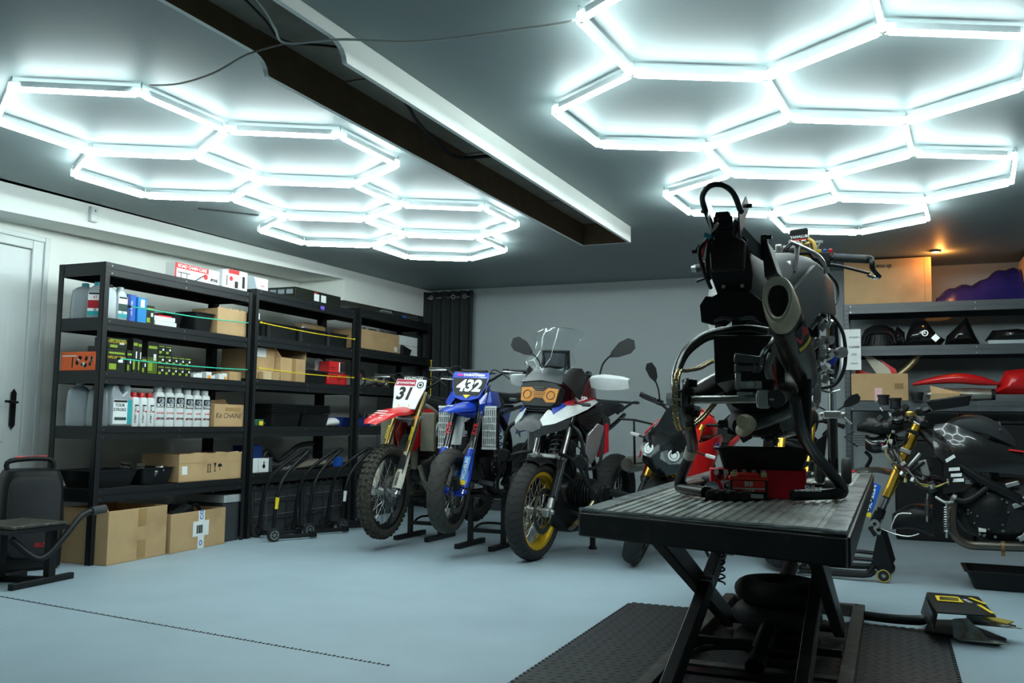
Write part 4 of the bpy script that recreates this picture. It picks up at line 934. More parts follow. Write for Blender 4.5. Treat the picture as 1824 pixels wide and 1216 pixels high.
def bars(bike, T, c, half, rise, back, r=.011, grip=BLK, barm=SAT, levers=True, pad=None, padtxt=None, guards=None):
    c = Vector(c)
    pts = [c+V3(-back, half, rise), c+V3(-back*.45, half*.62, rise*.95), c+V3(0, half*.28, .0), c+V3(0, 0, 0), c+V3(0, -half*.28, 0), c+V3(-back*.45, -half*.62, rise*.95), c+V3(-back, -half, rise)]
    h = B(T).tube(pts, r, 10, sm=5).build('handlebar', barm, bike)
    for s_ in (1, -1):
        e = c+V3(-back, s_*half, rise); i = c+V3(-back*.62, s_*half*.70, rise*.97); d = (e-i).normalized()
        B(T).tube([i, i+d*.01, e-d*.008, e], [.019, .0165, .0165, .020], 14).build('grip', grip, h)
        B(T).cbox(i-d*.04, (.035, .05, .04)).build('switchgear', BLK, h, bevel=.005)
        B(T).cyl(i-d*.055+V3(-.01, 0, 0), i-d*.015+V3(-.01, 0, 0), .019, 12).build('lever_clamp', ALU, h)
        if levers: B(T).tube([i-d*.05+V3(.035, 0, -.005), i+V3(.055, s_*.02, -.008), e+V3(.05, -s_*.02, -.012)], [.009, .007, .006], 8, sm=4).build('lever', ALU if levers == 1 else SAT, h)
    if pad:
        B(T).tube([c+V3(.0, half*.42, rise*.75), c+V3(0, -half*.42, rise*.75)], .007, 8).build('crossbar', barm, h)
        B(T).body([(0, 0, .02, .02), (.001, 0, .026, .026)], sm=0) if False else None
        b = B(T).cbox(c+V3(.0, 0, rise*.75), (.045, .21, .045)); b.build('bar_pad', pad, h, bevel=.01)
        if padtxt: text(padtxt, .040, INKW, frame(c+V3(.0235, 0, rise*.75), (0, 1, 0), (0, 0, 1)), h, bold=.02, T=T); text(padtxt, .036, INKW, frame(c+V3(0.0, 0, rise*.75+.0235), (0, 1, 0), (-1, 0, 0)), h, bold=.02, T=T)
    return h
def engine(bike, c, s=1, cover=DRK, fins=True, m2=None):
    """crankcase, round covers, finned cylinder"""
    c = Vector(c); m2 = m2 or DRK
    b = B().body([(c.x-.22*s, c.z-.02, .10*s, .09*s), (c.x-.12*s, c.z, .13*s, .13*s), (c.x+.04*s, c.z-.01, .14*s, .14*s), (c.x+.15*s, c.z-.02, .11*s, .10*s), (c.x+.19*s, c.z, .06*s, .06*s)], p=3.4)
    e = b.build('crankcase', DRK, bike)
    for s_ in (1, -1):
        b = B().lathe([(.088*s, .0), (.086*s, .022), (.060*s, .034), (.02, .038), (0, .038)], c=(c.x+.06*s, c.y+s_*.12*s, c.z-.01), ax='Y', n=28) if s_ > 0 else B().lathe([(.088*s, .0), (.086*s, -.022), (.060*s, -.034), (.02, -.038), (0, -.038)], c=(c.x+.06*s, c.y-.12*s, c.z-.01), ax='Y', n=28)
        b.lathe([(.055*s, 0), (.052*s, s_*.02), (0, s_*.026)], c=(c.x-.10*s, c.y+s_*.115*s, c.z), ax='Y', n=24)
        b.m = 1
        for k_ in range(8): a = k_*math.pi/4; p = V3(c.x+.06*s+.078*s*math.cos(a), c.y+s_*.14*s, c.z-.01+.078*s*math.sin(a)); b.cyl(p, p+V3(0, s_*.010, 0), .006, 6)
        b.build('engine_cover', [cover, STL], e)
    tilt = R(-14); M = Matrix.Translation((c.x+.06*s, c.y, c.z+.10*s)) @ Matrix.Rotation(-tilt, 4, 'Y')
    b = B(M).box(-.06*s, .06*s, -.085*s, .085*s, 0, .22*s)
    if fins:
        for k_ in range(7): b.box(-.078*s, .078*s, -.10*s, .10*s, .03*s+k_*.022*s, .037*s+k_*.022*s)
    b.box(-.07*s, .07*s, -.10*s, .10*s, .20*s, .27*s)
    b.build('cylinder', m2, e, bevel=.003)
    b = B(); q = random.Random(int(c.x*1000) & 255)
    for k_ in range(10):
        p = V3(c.x+q.uniform(-.15, .15)*s, c.y+q.choice((-1, 1))*.13*s, c.z+q.uniform(-.1, .25)*s); b.cbox(p, (.03*s, .02*s, .022*s), (q.random()*3, 0, 0)); b.cyl(p, p+V3(.03, .0, .03), .007*s, 8)
    split_build(b, 'engine_fitting', ALU, e)
    return e
def hoses(bike, sets, r=.006, m=BLK, name='hose'):
    for s_ in sets: B().tube(s_, r, 6, sm=5).build(name, m, bike)
def spring(bike, a, b_, r, turns, wire, m, name='shock_spring', T=None, dm=STL):
    a, b_ = Vector(a), Vector(b_); d = b_-a; L_ = d.length; d.normalize(); x = d.cross(V3(0, 1, 0.01)).normalized(); y = d.cross(x)
    N = turns*10; o = B(T).tube([a+d*L_*i/N+(x*math.cos(2*math.pi*i/10)+y*math.sin(2*math.pi*i/10))*r for i in range(N+1)], wire, 5).build(name, m, bike)
    B(T).tube([a-d*.03, b_+d*.03], r*.5, 8).build('damper', dm, o)
def rearend(bike, wb, R_, tw, rr, rim, style, tyre, tread, swm, pivot, disc=True):
    wheel(bike, (-wb, 0, R_), R_, tw, rr, rim, style, None, tyre, tread, [(-1, .11, .06)] if disc else [], 'rear_wheel')
    b = B()
    for s_ in (1, -1): b.tube([(pivot[0], s_*.07, pivot[1]), ((pivot[0]-wb)/2, s_*.10, (pivot[1]+R_)/2+.02), (-wb-.03, s_*.11, R_)], [.035, .032, .024], 10, sm=4)
    b.cyl((-wb, -.13, R_), (-wb, .13, R_), .012, 10); b.build('swingarm', swm, bike)
# ---------------------------------------------------------------- the two dirt bikes on stands
def dirtbike(kind, lab, loc, rz, st):
    H = kind == 'red'; t = thing('dirt_bike', lab, 'motorcycle', loc, rz); Rw = .345 if H else .300
    MAIN = RED if H else BLU; a = V3(0, 0, Rw); u = V3(-.446, 0, .895); T = steer(a, u, st)
    P = lambda s, f=0, y=0: a+u*s+V3(.895, 0, .446)*f+V3(0, y, 0)
    dirty = mat('mud_stained_white', (.62, .60, .50), .5, dirt=((.30, .24, .13), 5, .5, .7))
    if H: wheel(t, a, Rw, .095, .272, SAT, 'spoke', T, mat('muddy_tyre', (.050, .046, .036), .85, var=.4, scale=30, bump=.4), 'knob', [(1, .12, .055)], hubm=ALU)
    else: wheel(t, a, Rw, .125, .222, SAT, 'spoke', T, RUBB, 'sport', [(1, .155, .06)], hubm=BLU)
    gold = mat('dull_brass_tube', (.42, .32, .13), .3, .85, dirt=((.2, .15, .06), 8, .5, .8)) if H else mat('black_fork_tube', (.012, .013, .015), .2, coat=.6)
    fork(t, T, a, u, .100, [(-.02, .30, .020, .020, CHR), (.29, .33, .026, .028, STL if not H else GLD), (.32, .66, .0275, .0275, gold), (.66, .85, .030, .030, gold)])
    for s_ in (1, -1):
        B(T).cbox(a+V3(-.005, s_*.085, 0), (.06, .045, .07)).cyl(a+V3(0, s_*.06, 0), a+V3(0, s_*.135, 0), .016, 12).build('axle_clamp', ALU if H else BLU, t, bevel=.01)
        g = []
        for i in range(6):
            s0 = .02+.30*i/5; wd = (.036, .042, .040, .036, .033, .026)[i]; rr_ = []
            for j in range(7):
                an = R(-75+150*j/6); rr_.append(P(s0, .012+wd*math.cos(an)*.9, s_*.104+wd*1.05*math.sin(an)))
            g.append(rr_)
        gd = B(T).shell(g, .003).build('fork_guard', dirty if H else BLU, t)
        if H:
            B(T).prism([(-.028, 0), (.028, 0), (.020, .11), (-.024, .13)], .002, frame(P(.17, .052, s_*.104), (0, 1, 0), u)).build('guard_decal', INK, gd)
            text('DENICOL', .026, INK, frame(P(.09, .056, s_*.104), u, (0, -1, 0)), gd, bold=.02, T=T)
        else:
            B(T).prism([(-.024, 0), (.024, 0), (.024, .21), (-.024, .21)], .002, frame(P(.04, .052, s_*.104), (0, 1, 0), u)).build('guard_decal', mat('sky_blue_decal', (.06, .30, .75), .4), gd)
            text('MICHELIN', .036, INKW, frame(P(.155, .0545, s_*.104), u, (0, -1, 0)), gd, bold=.02, T=T)
            B(T).prism([(-.024, 0), (.024, 0), (.024, .03), (-.024, .045)], .002, frame(P(.03, .0535, s_*.104), (0, 1, 0), u)).build('yellow_decal', INKY, gd)
        text('GEIGER' if H else 'KYB', .036 if H else .05, INKY if H else INKR, frame(P(.48, .0285, s_*.104), u, (0, -1, 0)), gd, bold=.03, T=T)
        if H: B(T).tube([P(.60, 0, s_*.1), P(.63, 0, s_*.1)], .0285, 14).build('orange_sticker', mat('orange_decal', (.8, .25, .02), .5), gd)
        B(T).cbox(a+V3(-.07 if H else .06, .075, .06), (.05, .05, .10), (0, .4, 0)).build('brake_caliper', ALU if H else SAT, t, bevel=.01) if s_ > 0 else None
    for s0 in (.62, .83): B(T).cbox(P(s0, -.015), (.07, .27, .035), (0, -R(26.5), 0)).build('fork_clamp', ALU if H else BLU, t, bevel=.01)
    # handlebar
    hb = bars(t, T, P(.895, .0), .40, .085, .07, pad=INK, padtxt='RENTHAL' if H else None, barm=SAT, levers=1)
    # number plate
    KP = (.80, .78) if H else (.80, .80); S0 = KP[0]
    pf = frame(P(S0, .075), (0, 1, 0), u)
    sh = [(-.10, -.14), (.10, -.14), (.118, -.04), (.140, .05), (.13, .125), (-.13, .125), (-.140, .05), (-.118, -.04)] if H else [(-.10, -.09), (-.03, -.115), (.03, -.115), (.10, -.09), (.135, 0), (.15, .10), (.14, .125), (-.14, .125), (-.15, .10), (-.135, 0)]
    pl = B(T).prism(sh, .012, pf).build('number_plate', WHT if H else BLU, t, bevel=.004)
    if H:
        B(T).prism([(-.13, .065), (.045, .065), (.045, .12), (-.125, .12)], .002, frame(P(S0, .082), (0, 1, 0), u)).build('crimson_band', mat('crimson_decal', (.38, .01, .04), .5), pl)
        text('grovestreet', .034, INKW, frame(P(S0+.092, .084, -.042), (0, 1, 0), u), pl, bold=.01, T=T)
        text('31', .150, INK, frame(P(S0-.01, .082, -.03), (0, 1, 0), u), pl, bold=.04, shear=.15, T=T, sx=.9)
        B(T).lathe([(.022, 0), (.03, 0), (.03, .001), (.022, .001)], T=frame(P(S0+.075, .082, .09), (0, 1, 0), u), n=20, closed=True).lathe([(0, 0), (.013, 0), (.013, .001), (0, .001)], T=frame(P(S0+.075, .082, .09), (0, 1, 0), u), n=12).build('round_logo', INK, pl)
        for y in (-.05, .04): B(T).cyl(P(S0-.11, .081, y), P(S0-.11, .085, y), .006, 8).build('rivet', GLD, pl)
    else:
        B(T).prism([(-.125, -.01), (-.09, -.075), (.09, -.075), (.125, -.01), (.138, .075), (-.138, .075)], .002, frame(P(S0, .082), (0, 1, 0), u)).build('black_panel', INK, pl)
        text('432', .135, INKW, frame(P(S0+.005, .084, 0), (0, 1, 0), u), pl, bold=.04, shear=.15, T=T, sx=.95)
        text('YAMAHA', .030, INKW, frame(P(S0+.10, .083, .0), (0, 1, 0), u), pl, bold=.03, T=T)
        for k_, y in enumerate((-.085, .085)): B(T).cbox(P(S0+.10, .083, y), (.002, .05, .016), (0, -R(26.5), 0)).build('small_decal', mat('magenta_decal', (.6, .03, .35), .5) if k_ == 0 else INKW, pl)
        B(T).prism([(-.03, 0), (.03, 0), (.0, -.03)], .002, frame(P(S0-.07, .086), (0, 1, 0), u)).build('yellow_decal', INKY, pl)
    # front fender
    g = []
    LX = [(-.36, .66, .050, .02), (-.26, .645, .075, .05), (-.12, .635, .092, .055), (.02, .62, .098, .045), (.16, .585, .092, .035), (.24, .55, .078, .022), (.29, .51, .045, .010)] if H else [(-.34, .66, .06, .02), (-.24, .64, .085, .06), (-.12, .625, .090, .055), (.0, .61, .080, .045), (.10, .59, .065, .03), (.19, .565, .040, .012)]
    for x, z, hw, dr in LX: g.append([(x, hw*math.sin(R(-90+180*j/10)), Rw+z-dr*(1-math.cos(R(-90+180*j/10)))) for j in range(11)])
    fd = B(T).shell(g, .004).build('front_fender', MAIN, t)
    if H:
        text('HONDA', .034, INKW, frame((-.20, -.005, Rw+.645), (0, 1, 0), (-.99, 0, .12)), fd, bold=.02, T=T)
        b = B(T)
        for i in range(4): b.prism([(-.05, 0), (.04, .0), (.055, .012), (-.03, .014)], .002, frame((.12+.035*i, 0.0, Rw+.602-.016*i), (0, 1, 0), (-.93, 0, .36)))
        b.build('wing_decal', INKW, fd)
    else:
        text('17', .05, INKW, frame((.08, 0, Rw+.602), (0, 1, 0), (-.95, 0, .25)), fd, bold=.03, T=T)
        text('1000', .025, INKW, frame((-.16, .03, Rw+.634), (0, 1, 0), (-.99, 0, .1)), fd, bold=.03, T=T)
    # radiator shrouds
    for s_ in (1, -1):
        g = []
        for (x, z0, z1, y) in (((-.27, .60, .86, .075), (-.30, .60, .90, .10), (-.36, .66, .93, .13), (-.50, .80, .93, .14)) if H else ((-.26, .86, .98, .12), (-.32, .86, 1.02, .19), (-.45, .86, 1.02, .20), (-.60, .88, .98, .15))):
            zb = Rw-.30; g.append([(x, s_*(y-.02), z0+zb), (x+.02, s_*y, (z0+z1)/2+zb), (x-.02, s_*(y-.03), z1+zb)])
        B().shell(g if s_ > 0 else [r_[::-1] for r_ in g], .004).build('radiator_shroud', MAIN, t)
        b = B(); zb = Rw-.30; x0 = -.30
        b.box(x0-.03, x0, *sorted((s_*.125, s_*.245)), .60+zb, .90+zb)
        rad = b.build('radiator', mat('dirty_radiator', (.26, .24, .17), .6, .3, dirt=((.34, .28, .16), 9, .4, .6)) if H else SAT, t)
        b = B()
        if H:
            for k_ in range(26): b.box(x0, x0+.004, *sorted((s_*.13, s_*.24)), .61+zb+k_*.011, .614+zb+k_*.011)
        else:
            for k_ in range(7): b.box(x0+.0, x0+.02, *sorted((s_*(.128+k_*.0165), s_*(.133+k_*.0165))), .60+zb, .90+zb)
            for k_ in range(6): b.box(x0+.004, x0+.016, *sorted((s_*.125, s_*.235)), .62+zb+k_*.052, .628+zb+k_*.052)
            b.box(x0+.0, x0+.02, *sorted((s_*.122, s_*.238)), .59+zb, .605+zb).box(x0, x0+.02, *sorted((s_*.122, s_*.238)), .895+zb, .91+zb)
        b.build('radiator_fins' if H else 'radiator_guard', ALU if H else WHT, rad)
    zb = Rw-.30
    ex = -.62; FRM = mat('dirty_silver_frame', (.30, .29, .24), .5, .6, dirt=((.2, .15, .08), 6, .45, .7)) if H else SAT
    b = B()
    b.tube([(-.38, 0, 1.0+zb), (-.42, 0, .75+zb), (-.42, .0, .45+zb)], .03, 10, sm=4)
    for s_ in (1, -1):
        b.tube([(-.39, s_*.03, .98+zb), (-.55, s_*.10, .90+zb), (-.80, s_*.12, .70+zb), (-.86, s_*.11, .42+zb), (-.80, s_*.09, .30+zb)], .028, 10, sm=5)
        b.tube([(-.42, s_*.05, .48+zb), (-.50, s_*.09, .28+zb), (-.80, s_*.09, .25+zb)], .02, 8, sm=4)
        b.tube([(-.72, s_*.10, .86+zb), (-1.15, s_*.08, .92+zb), (-1.35, s_*.06, .93+zb)], .014, 8, sm=4)
    b.build('frame', FRM, t)
    engine(t, (ex, 0, .46+zb), .95, DRK if not H else ALU)
    B().tube([(-.50, -.03, .66+zb), (-.34, -.06, .52+zb), (-.36, -.13, .40+zb), (-.60, -.19, .45+zb), (-.95, -.17, .72+zb), (-1.25, -.15, .84+zb)], [.022, .022, .022, .022, .03, .05], 12, sm=6).build('exhaust', mat('mud_baked_exhaust', (.20, .17, .12), .5, .8, var=.3), t)
    if not H: B().prism([(-.05, 0), (.05, .0), (.07, .26), (-.04, .26)], .01, frame((-.27, -.09, .62), (0, 1, 0), (-.1, 0, 1))).build('white_radiator_panel', WHT, t)
    B().body([(-.36, .95+zb, .05, .05), (-.50, .96+zb, .09, .07), (-.70, .95+zb, .10, .07), (-.85, .94+zb, .07, .05)]).build('fuel_tank', BLK, t)
    B().body([(-.62, 1.01+zb, .06, .03), (-.85, .99+zb, .08, .045), (-1.15, .99+zb, .09, .045), (-1.40, 1.02+zb, .07, .03)]).build('seat', BLK, t)
    g = [[(x, hw*math.sin(R(-90+180*j/8)), z+zb-.04*(1-math.cos(R(-90+180*j/8)))) for j in range(9)] for x, z, hw in ((-1.25, 1.02, .09), (-1.45, 1.05, .10), (-1.65, 1.06, .09), (-1.80, 1.03, .06))]
    B().shell(g[::-1], .004).build('rear_fender', WHT if H else BLU, t)
    for s_ in (1, -1): B().prism([(0, 0), (.45, .05), (.55, .22), (.10, .20)], .006, frame((-.95, s_*.13, .70+zb), (-1, 0, 0), (0, 0, 1))).build('side_panel', WHT if H else BLU, t)
    rearend(t, 1.48, .34 if H else .31, .11 if H else .16, .245 if H else .225, SAT, 'spoke', RUB, 'knob' if H else 'sport', ALU if H else SAT, (-.86, .40+zb))
    spring(t, (-.93, 0, .42+zb), (-.85, 0, .78+zb), .035, 7, .006, mat('orange_spring', (.75, .30, .03), .4) if H else BLU)
    hoses(t, [[tuple(P(.86, .0, .14)), tuple(P(.70, .05, .16)), tuple(P(.45, .05, .15)), tuple(P(.12, .03, .13))], [tuple(P(.90, .02, -.3)), tuple(P(1.0, .05, -.15)), tuple(P(.92, -.04, -.05)), (-.42, .05, .9+zb)], [tuple(P(.90, .02, .3)), tuple(P(.97, .04, .16)), tuple(P(.88, -.04, .1)), (-.44, .05, .88+zb)]], .0045)
    B().bar((-.42, .05, .35+zb), (-.42, .16, .33+zb), .03).cyl((-.85, .09, .33+zb), (-.87, .22, .32+zb), .012, 8).cyl((-.85, -.09, .33+zb), (-.87, -.22, .32+zb), .012, 8).build('footrest', STL, t)
    return t
dirtbike('red', 'red and white dirt bike numbered 31 with knobbly tyre', (-3.545, 5.985, .080), R(-92.5), R(5))
dirtbike('blue', 'blue supermoto bike numbered 432 with slick front tyre', (-2.915, 5.817, .165), R(-89), R(4))
def bikestand(lab, loc, h, rz=0):
    t = thing('bike_stand', lab, 'motorcycle stand', loc, rz)
    for x in (-.14, .14):
        B().bar((x, 0, .035), (x, 0, h-.01), .035).build('leg', SAT, t); B().bar((x, -.24, .018), (x, .24, .018), .04, .034).build('foot_bar', SAT, t)
    B().bar((-.14, 0, .12), (.14, 0, .12), .03).build('cross_bar', SAT, t); B().box(-.18, .18, -.13, .13, h-.02, h).build('top_plate', SAT, t, bevel=.004)
    B().tube([(-.14, .02, .1), (-.1, .12, .16), (.1, .12, .16), (.14, .02, .1)], .01, 8, sm=4).build('lever', SAT, t)
bikestand('black steel stand under the red dirt bike', (-3.56, 6.68, 0), .34, R(0)); bikestand('black steel stand under the blue supermoto bike', (-2.90, 6.45, 0), .40, R(0))
# ---------------------------------------------------------------- adventure bike
t = thing('adventure_motorcycle', 'white, red and blue adventure motorcycle with clear screen and gold front rim', 'motorcycle', (-2.335, 5.955, 0.004), R(-94)); t.scale = (1.06, 1.06, 1.06); t.rotation_euler = (Matrix.Rotation(R(-94), 3, 'Z') @ Matrix.Rotation(R(-3.5), 3, 'X')).to_euler()
Rw = .325; a = V3(0, 0, Rw); u = V3(-.42, 0, .907); T = steer(a, u, R(-2))
P = lambda s, f=0, y=0: a+u*s+V3(.907, 0, .42)*f+V3(0, y, 0)
wheel(t, a, Rw, .125, .245, GLDP, 'spoke', T, RUB, 'chevron', [(1, .15, .07), (-1, .15, .07)], hubm=ALU)
fork(t, T, a, u, .105, [(-.02, .10, .026, .024, ALU), (.09, .36, .026, .026, SAT), (.36, .39, .030, .030, ALU), (.39, .72, .0215, .0215, STL), (.70, .80, .026, .026, SAT)])
for s_ in (1, -1):
    B(T).cbox(a+V3(.01, s_*.10, 0), (.075, .05, .06), (0, .2, 0)).cyl(a+V3(0, s_*.07, 0), a+V3(0, s_*.145, 0), .018, 14).build('axle_clamp', ALU, t, bevel=.012)
    B(T).cbox(P(.13, -.065, s_*.082), (.07, .05, .12), (0, -R(25), 0)).build('brake_caliper', SAT, t, bevel=.012)
    B(T).prism([(-.02, 0), (.025, .02), (.02, .26), (-.015, .30)], .012, frame(P(.08, .01, s_*.135), (.907, 0, .42), u)).build('fork_cover', GRY, t, bevel=.004)
    B(T).cbox(P(.145, .018, s_*.137), (.018, .006, .045), (0, -R(25), 0)).build('orange_reflector', mat('orange_reflector', (.75, .12, .02), .3), t)
    B(T).cbox(P(.385, .0, s_*.10), (.06, .075, .045), (0, -R(25), 0)).build('fork_bridge', ALU, t, bevel=.012)
g = [[a+V3((Rw+.022)*math.cos(an)*1, (.075+.004*math.sin(an))*math.sin(R(-90+180*j/10)), (Rw+.022)*math.sin(an)-.035*(1-math.cos(R(-90+180*j/10)))) for j in range(11)] for an in [R(72+ 68*i/10) for i in range(11)]]
B(T).shell(g[::-1], .004).build('front_mudguard', SAT, t)
# beak
WH2, RD2, BL2 = WHT, mat('red_paint', (.48, .015, .03), .25, coat=.6), mat('deep_blue_paint', (.01, .05, .42), .25, coat=.6)
g = [[(x, y*k_, z-abs(k_)*dz) for k_ in (-1, -.6, -.2, .2, .6, 1)] for x, z, y, dz in ((.21, .85, .045, .01), (.20, .885, .095, .02), (.13, .935, .075, .015), (.02, .975, .08, .02), (-.10, 1.0, .10, .03))]
B().shell(g, .006).build('beak', GRY, t)
for s_ in (1, -1):
    # white side wing of the beak running back to the tank, red and blue stripes
    w1 = [[(.16, .070, .925), (.17, .100, .885)], [(.08, .080, .985), (.09, .145, .905)], [(-.03, .115, 1.03), (-.02, .178, .94)], [(-.16, .150, 1.065), (-.15, .205, .975)], [(-.29, .160, 1.09), (-.28, .22, 1.01)], [(-.46, .165, 1.10), (-.44, .228, 1.065)]]
    w1 = [[(p[0], s_*p[1], p[2]) for p in r_] for r_ in w1]
    sw = B().shell(w1 if s_ < 0 else [r_[::-1] for r_ in w1], .006).build('beak_side_panel', WH2, t)
    w2 = [[(-.07, .128, 1.046), (-.06, .140, 1.028)], [(-.16, .152, 1.070), (-.155, .172, 1.035)], [(-.29, .162, 1.096), (-.285, .190, 1.058)], [(-.48, .167, 1.106), (-.46, .200, 1.088)]]
    w2 = [[(p[0], s_*(p[1]+.004), p[2]) for p in r_] for r_ in w2]
    B().shell(w2 if s_ < 0 else [r_[::-1] for r_ in w2], .004).build('red_stripe', RD2, sw)
    w3 = [[(.05, .095, 1.004), (.06, .118, .965)], [(-.02, .117, 1.031), (-.01, .140, 1.0)], [(-.08, .133, 1.046), (-.07, .150, 1.024)]]
    w3 = [[(p[0], s_*(p[1]+.002), p[2]) for p in r_] for r_ in w3]
    B().shell(w3 if s_ < 0 else [r_[::-1] for r_ in w3], .004).build('blue_stripe', BL2, sw)
    # lower grey edge of the beak
    w4 = [[(.205, .05, .85), (.19, .05, .80)], [(.18, .10, .885), (.14, .10, .83)], [(.08, .148, .905), (.05, .14, .85)], [(-.06, .185, .935), (-.08, .175, .88)]]
    w4 = [[(p[0], s_*p[1], p[2]) for p in r_] for r_ in w4]
    B().shell(w4 if s_ < 0 else [r_[::-1] for r_ in w4], .005).build('beak_edge', GRY, t)
    # tank shroud, air intake, side panels
    q = [[(-.16, .195, .955), (-.18, .205, .92)], [(-.28, .22, .99), (-.28, .235, .87)], [(-.42, .235, 1.03), (-.40, .25, .89)], [(-.58, .22, 1.05), (-.54, .235, .97)]]
    q = [[(p[0], s_*p[1], p[2]) for p in r_] for r_ in q]
    ai = B().shell(q if s_ < 0 else [r_[::-1] for r_ in q], .02).build('air_intake', SAT, t)
    b = B()
    for i in range(4): b.bar((-.22, s_*.243, .90+.022*i), (-.46, s_*.252, .93+.024*i), .006, .004)
    b.build('intake_slats', BLK, ai)
    B().prism([(0, .0), (.02, .22), (.12, .30), (.20, .28), (.16, .10), (.10, .02)], .02, frame((-.28, s_*.205, .62), (-.97, s_*.25, 0), (0, s_*.05, 1))).build('radiator_cover', mat('silver_panel', (.36, .38, .38), .3, .6), t, bevel=.006)
    B().prism([(0, 0), (.03, .22), (.10, .24), (.13, .04)], .02, frame((-.48, s_*.235, .68), (-.97, s_*.2, 0), (0, 0, 1))).build('red_side_panel', RD2, t, bevel=.005)
    # boxer cylinder, crash bars, fog light
    cyl = B().lathe([(.07, .10), (.075, .12), (.075, .28), (.09, .285), (.092, .33), (.07, .35), (.0, .352)], c=(-.36, 0, .44), ax='Y', n=20) if s_ > 0 else B().lathe([(.07, -.10), (.075, -.12), (.075, -.28), (.09, -.285), (.092, -.33), (.07, -.35), (.0, -.352)], c=(-.36, 0, .44), ax='Y', n=20)
    cb = cyl.build('boxer_cylinder', DRK, t)
    b = B()
    for i in range(7): y = s_*(.13+.022*i); b.lathe([(.06, -.003), (.10, -.003), (.10, .003), (.06, .003)], c=(-.36, y, .44), ax='Y', n=20, closed=True)
    b.build('cooling_fins', DRK, cb)
    B().box(-.43, -.29, *sorted((s_*.33, s_*.365)), .38, .50).build('valve_cover', SAT, cb, bevel=.015)
    b = B()
    b.tube([(-.12, s_*.10, .70), (-.08, s_*.24, .66), (-.10, s_*.33, .52), (-.20, s_*.38, .40), (-.40, s_*.37, .36), (-.48, s_*.20, .30)], .0125, 8, sm=5)
    b.tube([(-.10, s_*.13, .92), (-.06, s_*.26, .85), (-.09, s_*.31, .62), (-.12, s_*.33, .50)], .0125, 8, sm=5)
    b.tube([(-.09, s_*.30, .62), (-.34, s_*.31, .66), (-.58, s_*.22, .98)], .0125, 8, sm=4)
    b.build('crash_bar', SAT, t)
    fl = B().lathe([(.028, 0), (.040, .015), (.044, .05), (.040, .055)], c=(-.10, s_*.285, .66), ax='X', n=20).build('fog_light', SAT, t)
    B().lathe([(.0, .052), (.036, .052), (.038, .048), (0, .046)], c=(-.10, s_*.285, .66), ax='X', n=20).build('fog_lens', LENS, fl); B().lathe([(.0, .03), (.034, .046)], c=(-.10, s_*.285, .66), ax='X', n=20).build('reflector', CHR, fl)
    B().tube([(-.16, s_*.17, 1.05), (-.12, s_*.24, 1.04)], .006, 6).build('indicator_stalk', BLK, t)
    B().cbox((-.12, s_*.27, 1.04), (.035, .06, .025)).build('indicator', GRY, t, bevel=.008)
    # header pipe
    B().tube([(-.30, s_*.30, .40), (-.22, s_*.26, .30), (-.30, s_*.14, .20), (-.55, s_*.08, .20)], .021, 10, sm=5).build('header_pipe', mat('heat_blued_pipe', (.40, .30, .20), .25, .95, var=.4, scale=6), t)
text('R1250', .055, INKW, frame((-.25, .180, 1.080), (-.98, .03, .16), (-.1, -.72, .7)), t, bold=.03, sx=1.15)
# headlight
b = B().prism([(-.13, -.06), (-.10, -.085), (.10, -.085), (.13, -.06), (.145, .05), (.10, .085), (-.10, .085), (-.145, .05)], .09, frame((-.00, 0, 1.085), (0, 1, 0), (-.25, 0, 1)))
hl = b.build('headlight', SAT, t, bevel=.006)
B().prism([(-.125, -.045), (-.06, -.05), (-.03, -.02), (.03, -.02), (.06, -.05), (.125, -.045), (.135, .045), (.06, .05), (.03, .025), (-.03, .025), (-.06, .05), (-.135, .045)], .004, frame((.048, 0, 1.085), (0, 1, 0), (-.25, 0, 1))).build('amber_lens_guard', mat('amber_lens', (.66, .24, .012), .4), hl)
b = B()
for y in (-.085, .085): b.lathe([(.026, 0), (.030, 0), (.030, .003), (.026, .003)], T=frame((.051, y, 1.085), (0, 1, 0), (-.25, 0, 1)), n=18, closed=True)
b.m = 1
for i in range(5): b.cbox((.054, 0, 1.075+.015*i), (.004, .10-.015*abs(i-2), .003))
b.build('lamp_ring', [SAT, mat('grey_comb', (.30, .26, .20), .4, .4)], hl)
B().cbox((.03, 0, 1.0), (.06, .20, .06), (0, .3, 0)).build('front_grille', SAT, t, bevel=.01)
b = B()
for i in range(4): b.bar((.068-.004*i, -.09, .98+.014*i), (.068-.004*i, .09, .98+.014*i), .006, .004)
b.build('grille_bars', GRY, t)
# cockpit fairing, dash, windscreen
for s_ in (1, -1): B().shell([[(.0, s_*.13, 1.19), (-.10, s_*.16, 1.28)], [(-.06, s_*.19, 1.13), (-.18, s_*.20, 1.28)], [(-.16, s_*.21, 1.07), (-.30, s_*.20, 1.22)]][::s_], .01).build('cockpit_fairing', SAT, t)
B().shell([[(.03-.04*i, .15*k_*(1-.08*i), 1.18+.03*i-.02*abs(k_)) for k_ in (-1, -.5, 0, .5, 1)] for i in range(4)], .005).build('nose_panel', GRY, t)
ds = B().cbox((-.19, 0, 1.335), (.03, .20, .13), (0, .25, 0)).build('dashboard', SAT, t, bevel=.006)
B().cbox((-.172, .0, 1.332), (.004, .15, .09), (0, .25, 0)).build('screen_glass', mat('dark_grey_display', (.10, .11, .12), .2), ds)
B().tube([(-.13, -.085, 1.22), (-.17, -.088, 1.36), (-.17, .088, 1.36), (-.13, .085, 1.22)], .008, 8).build('screen_bracket', SAT, t)
g = []
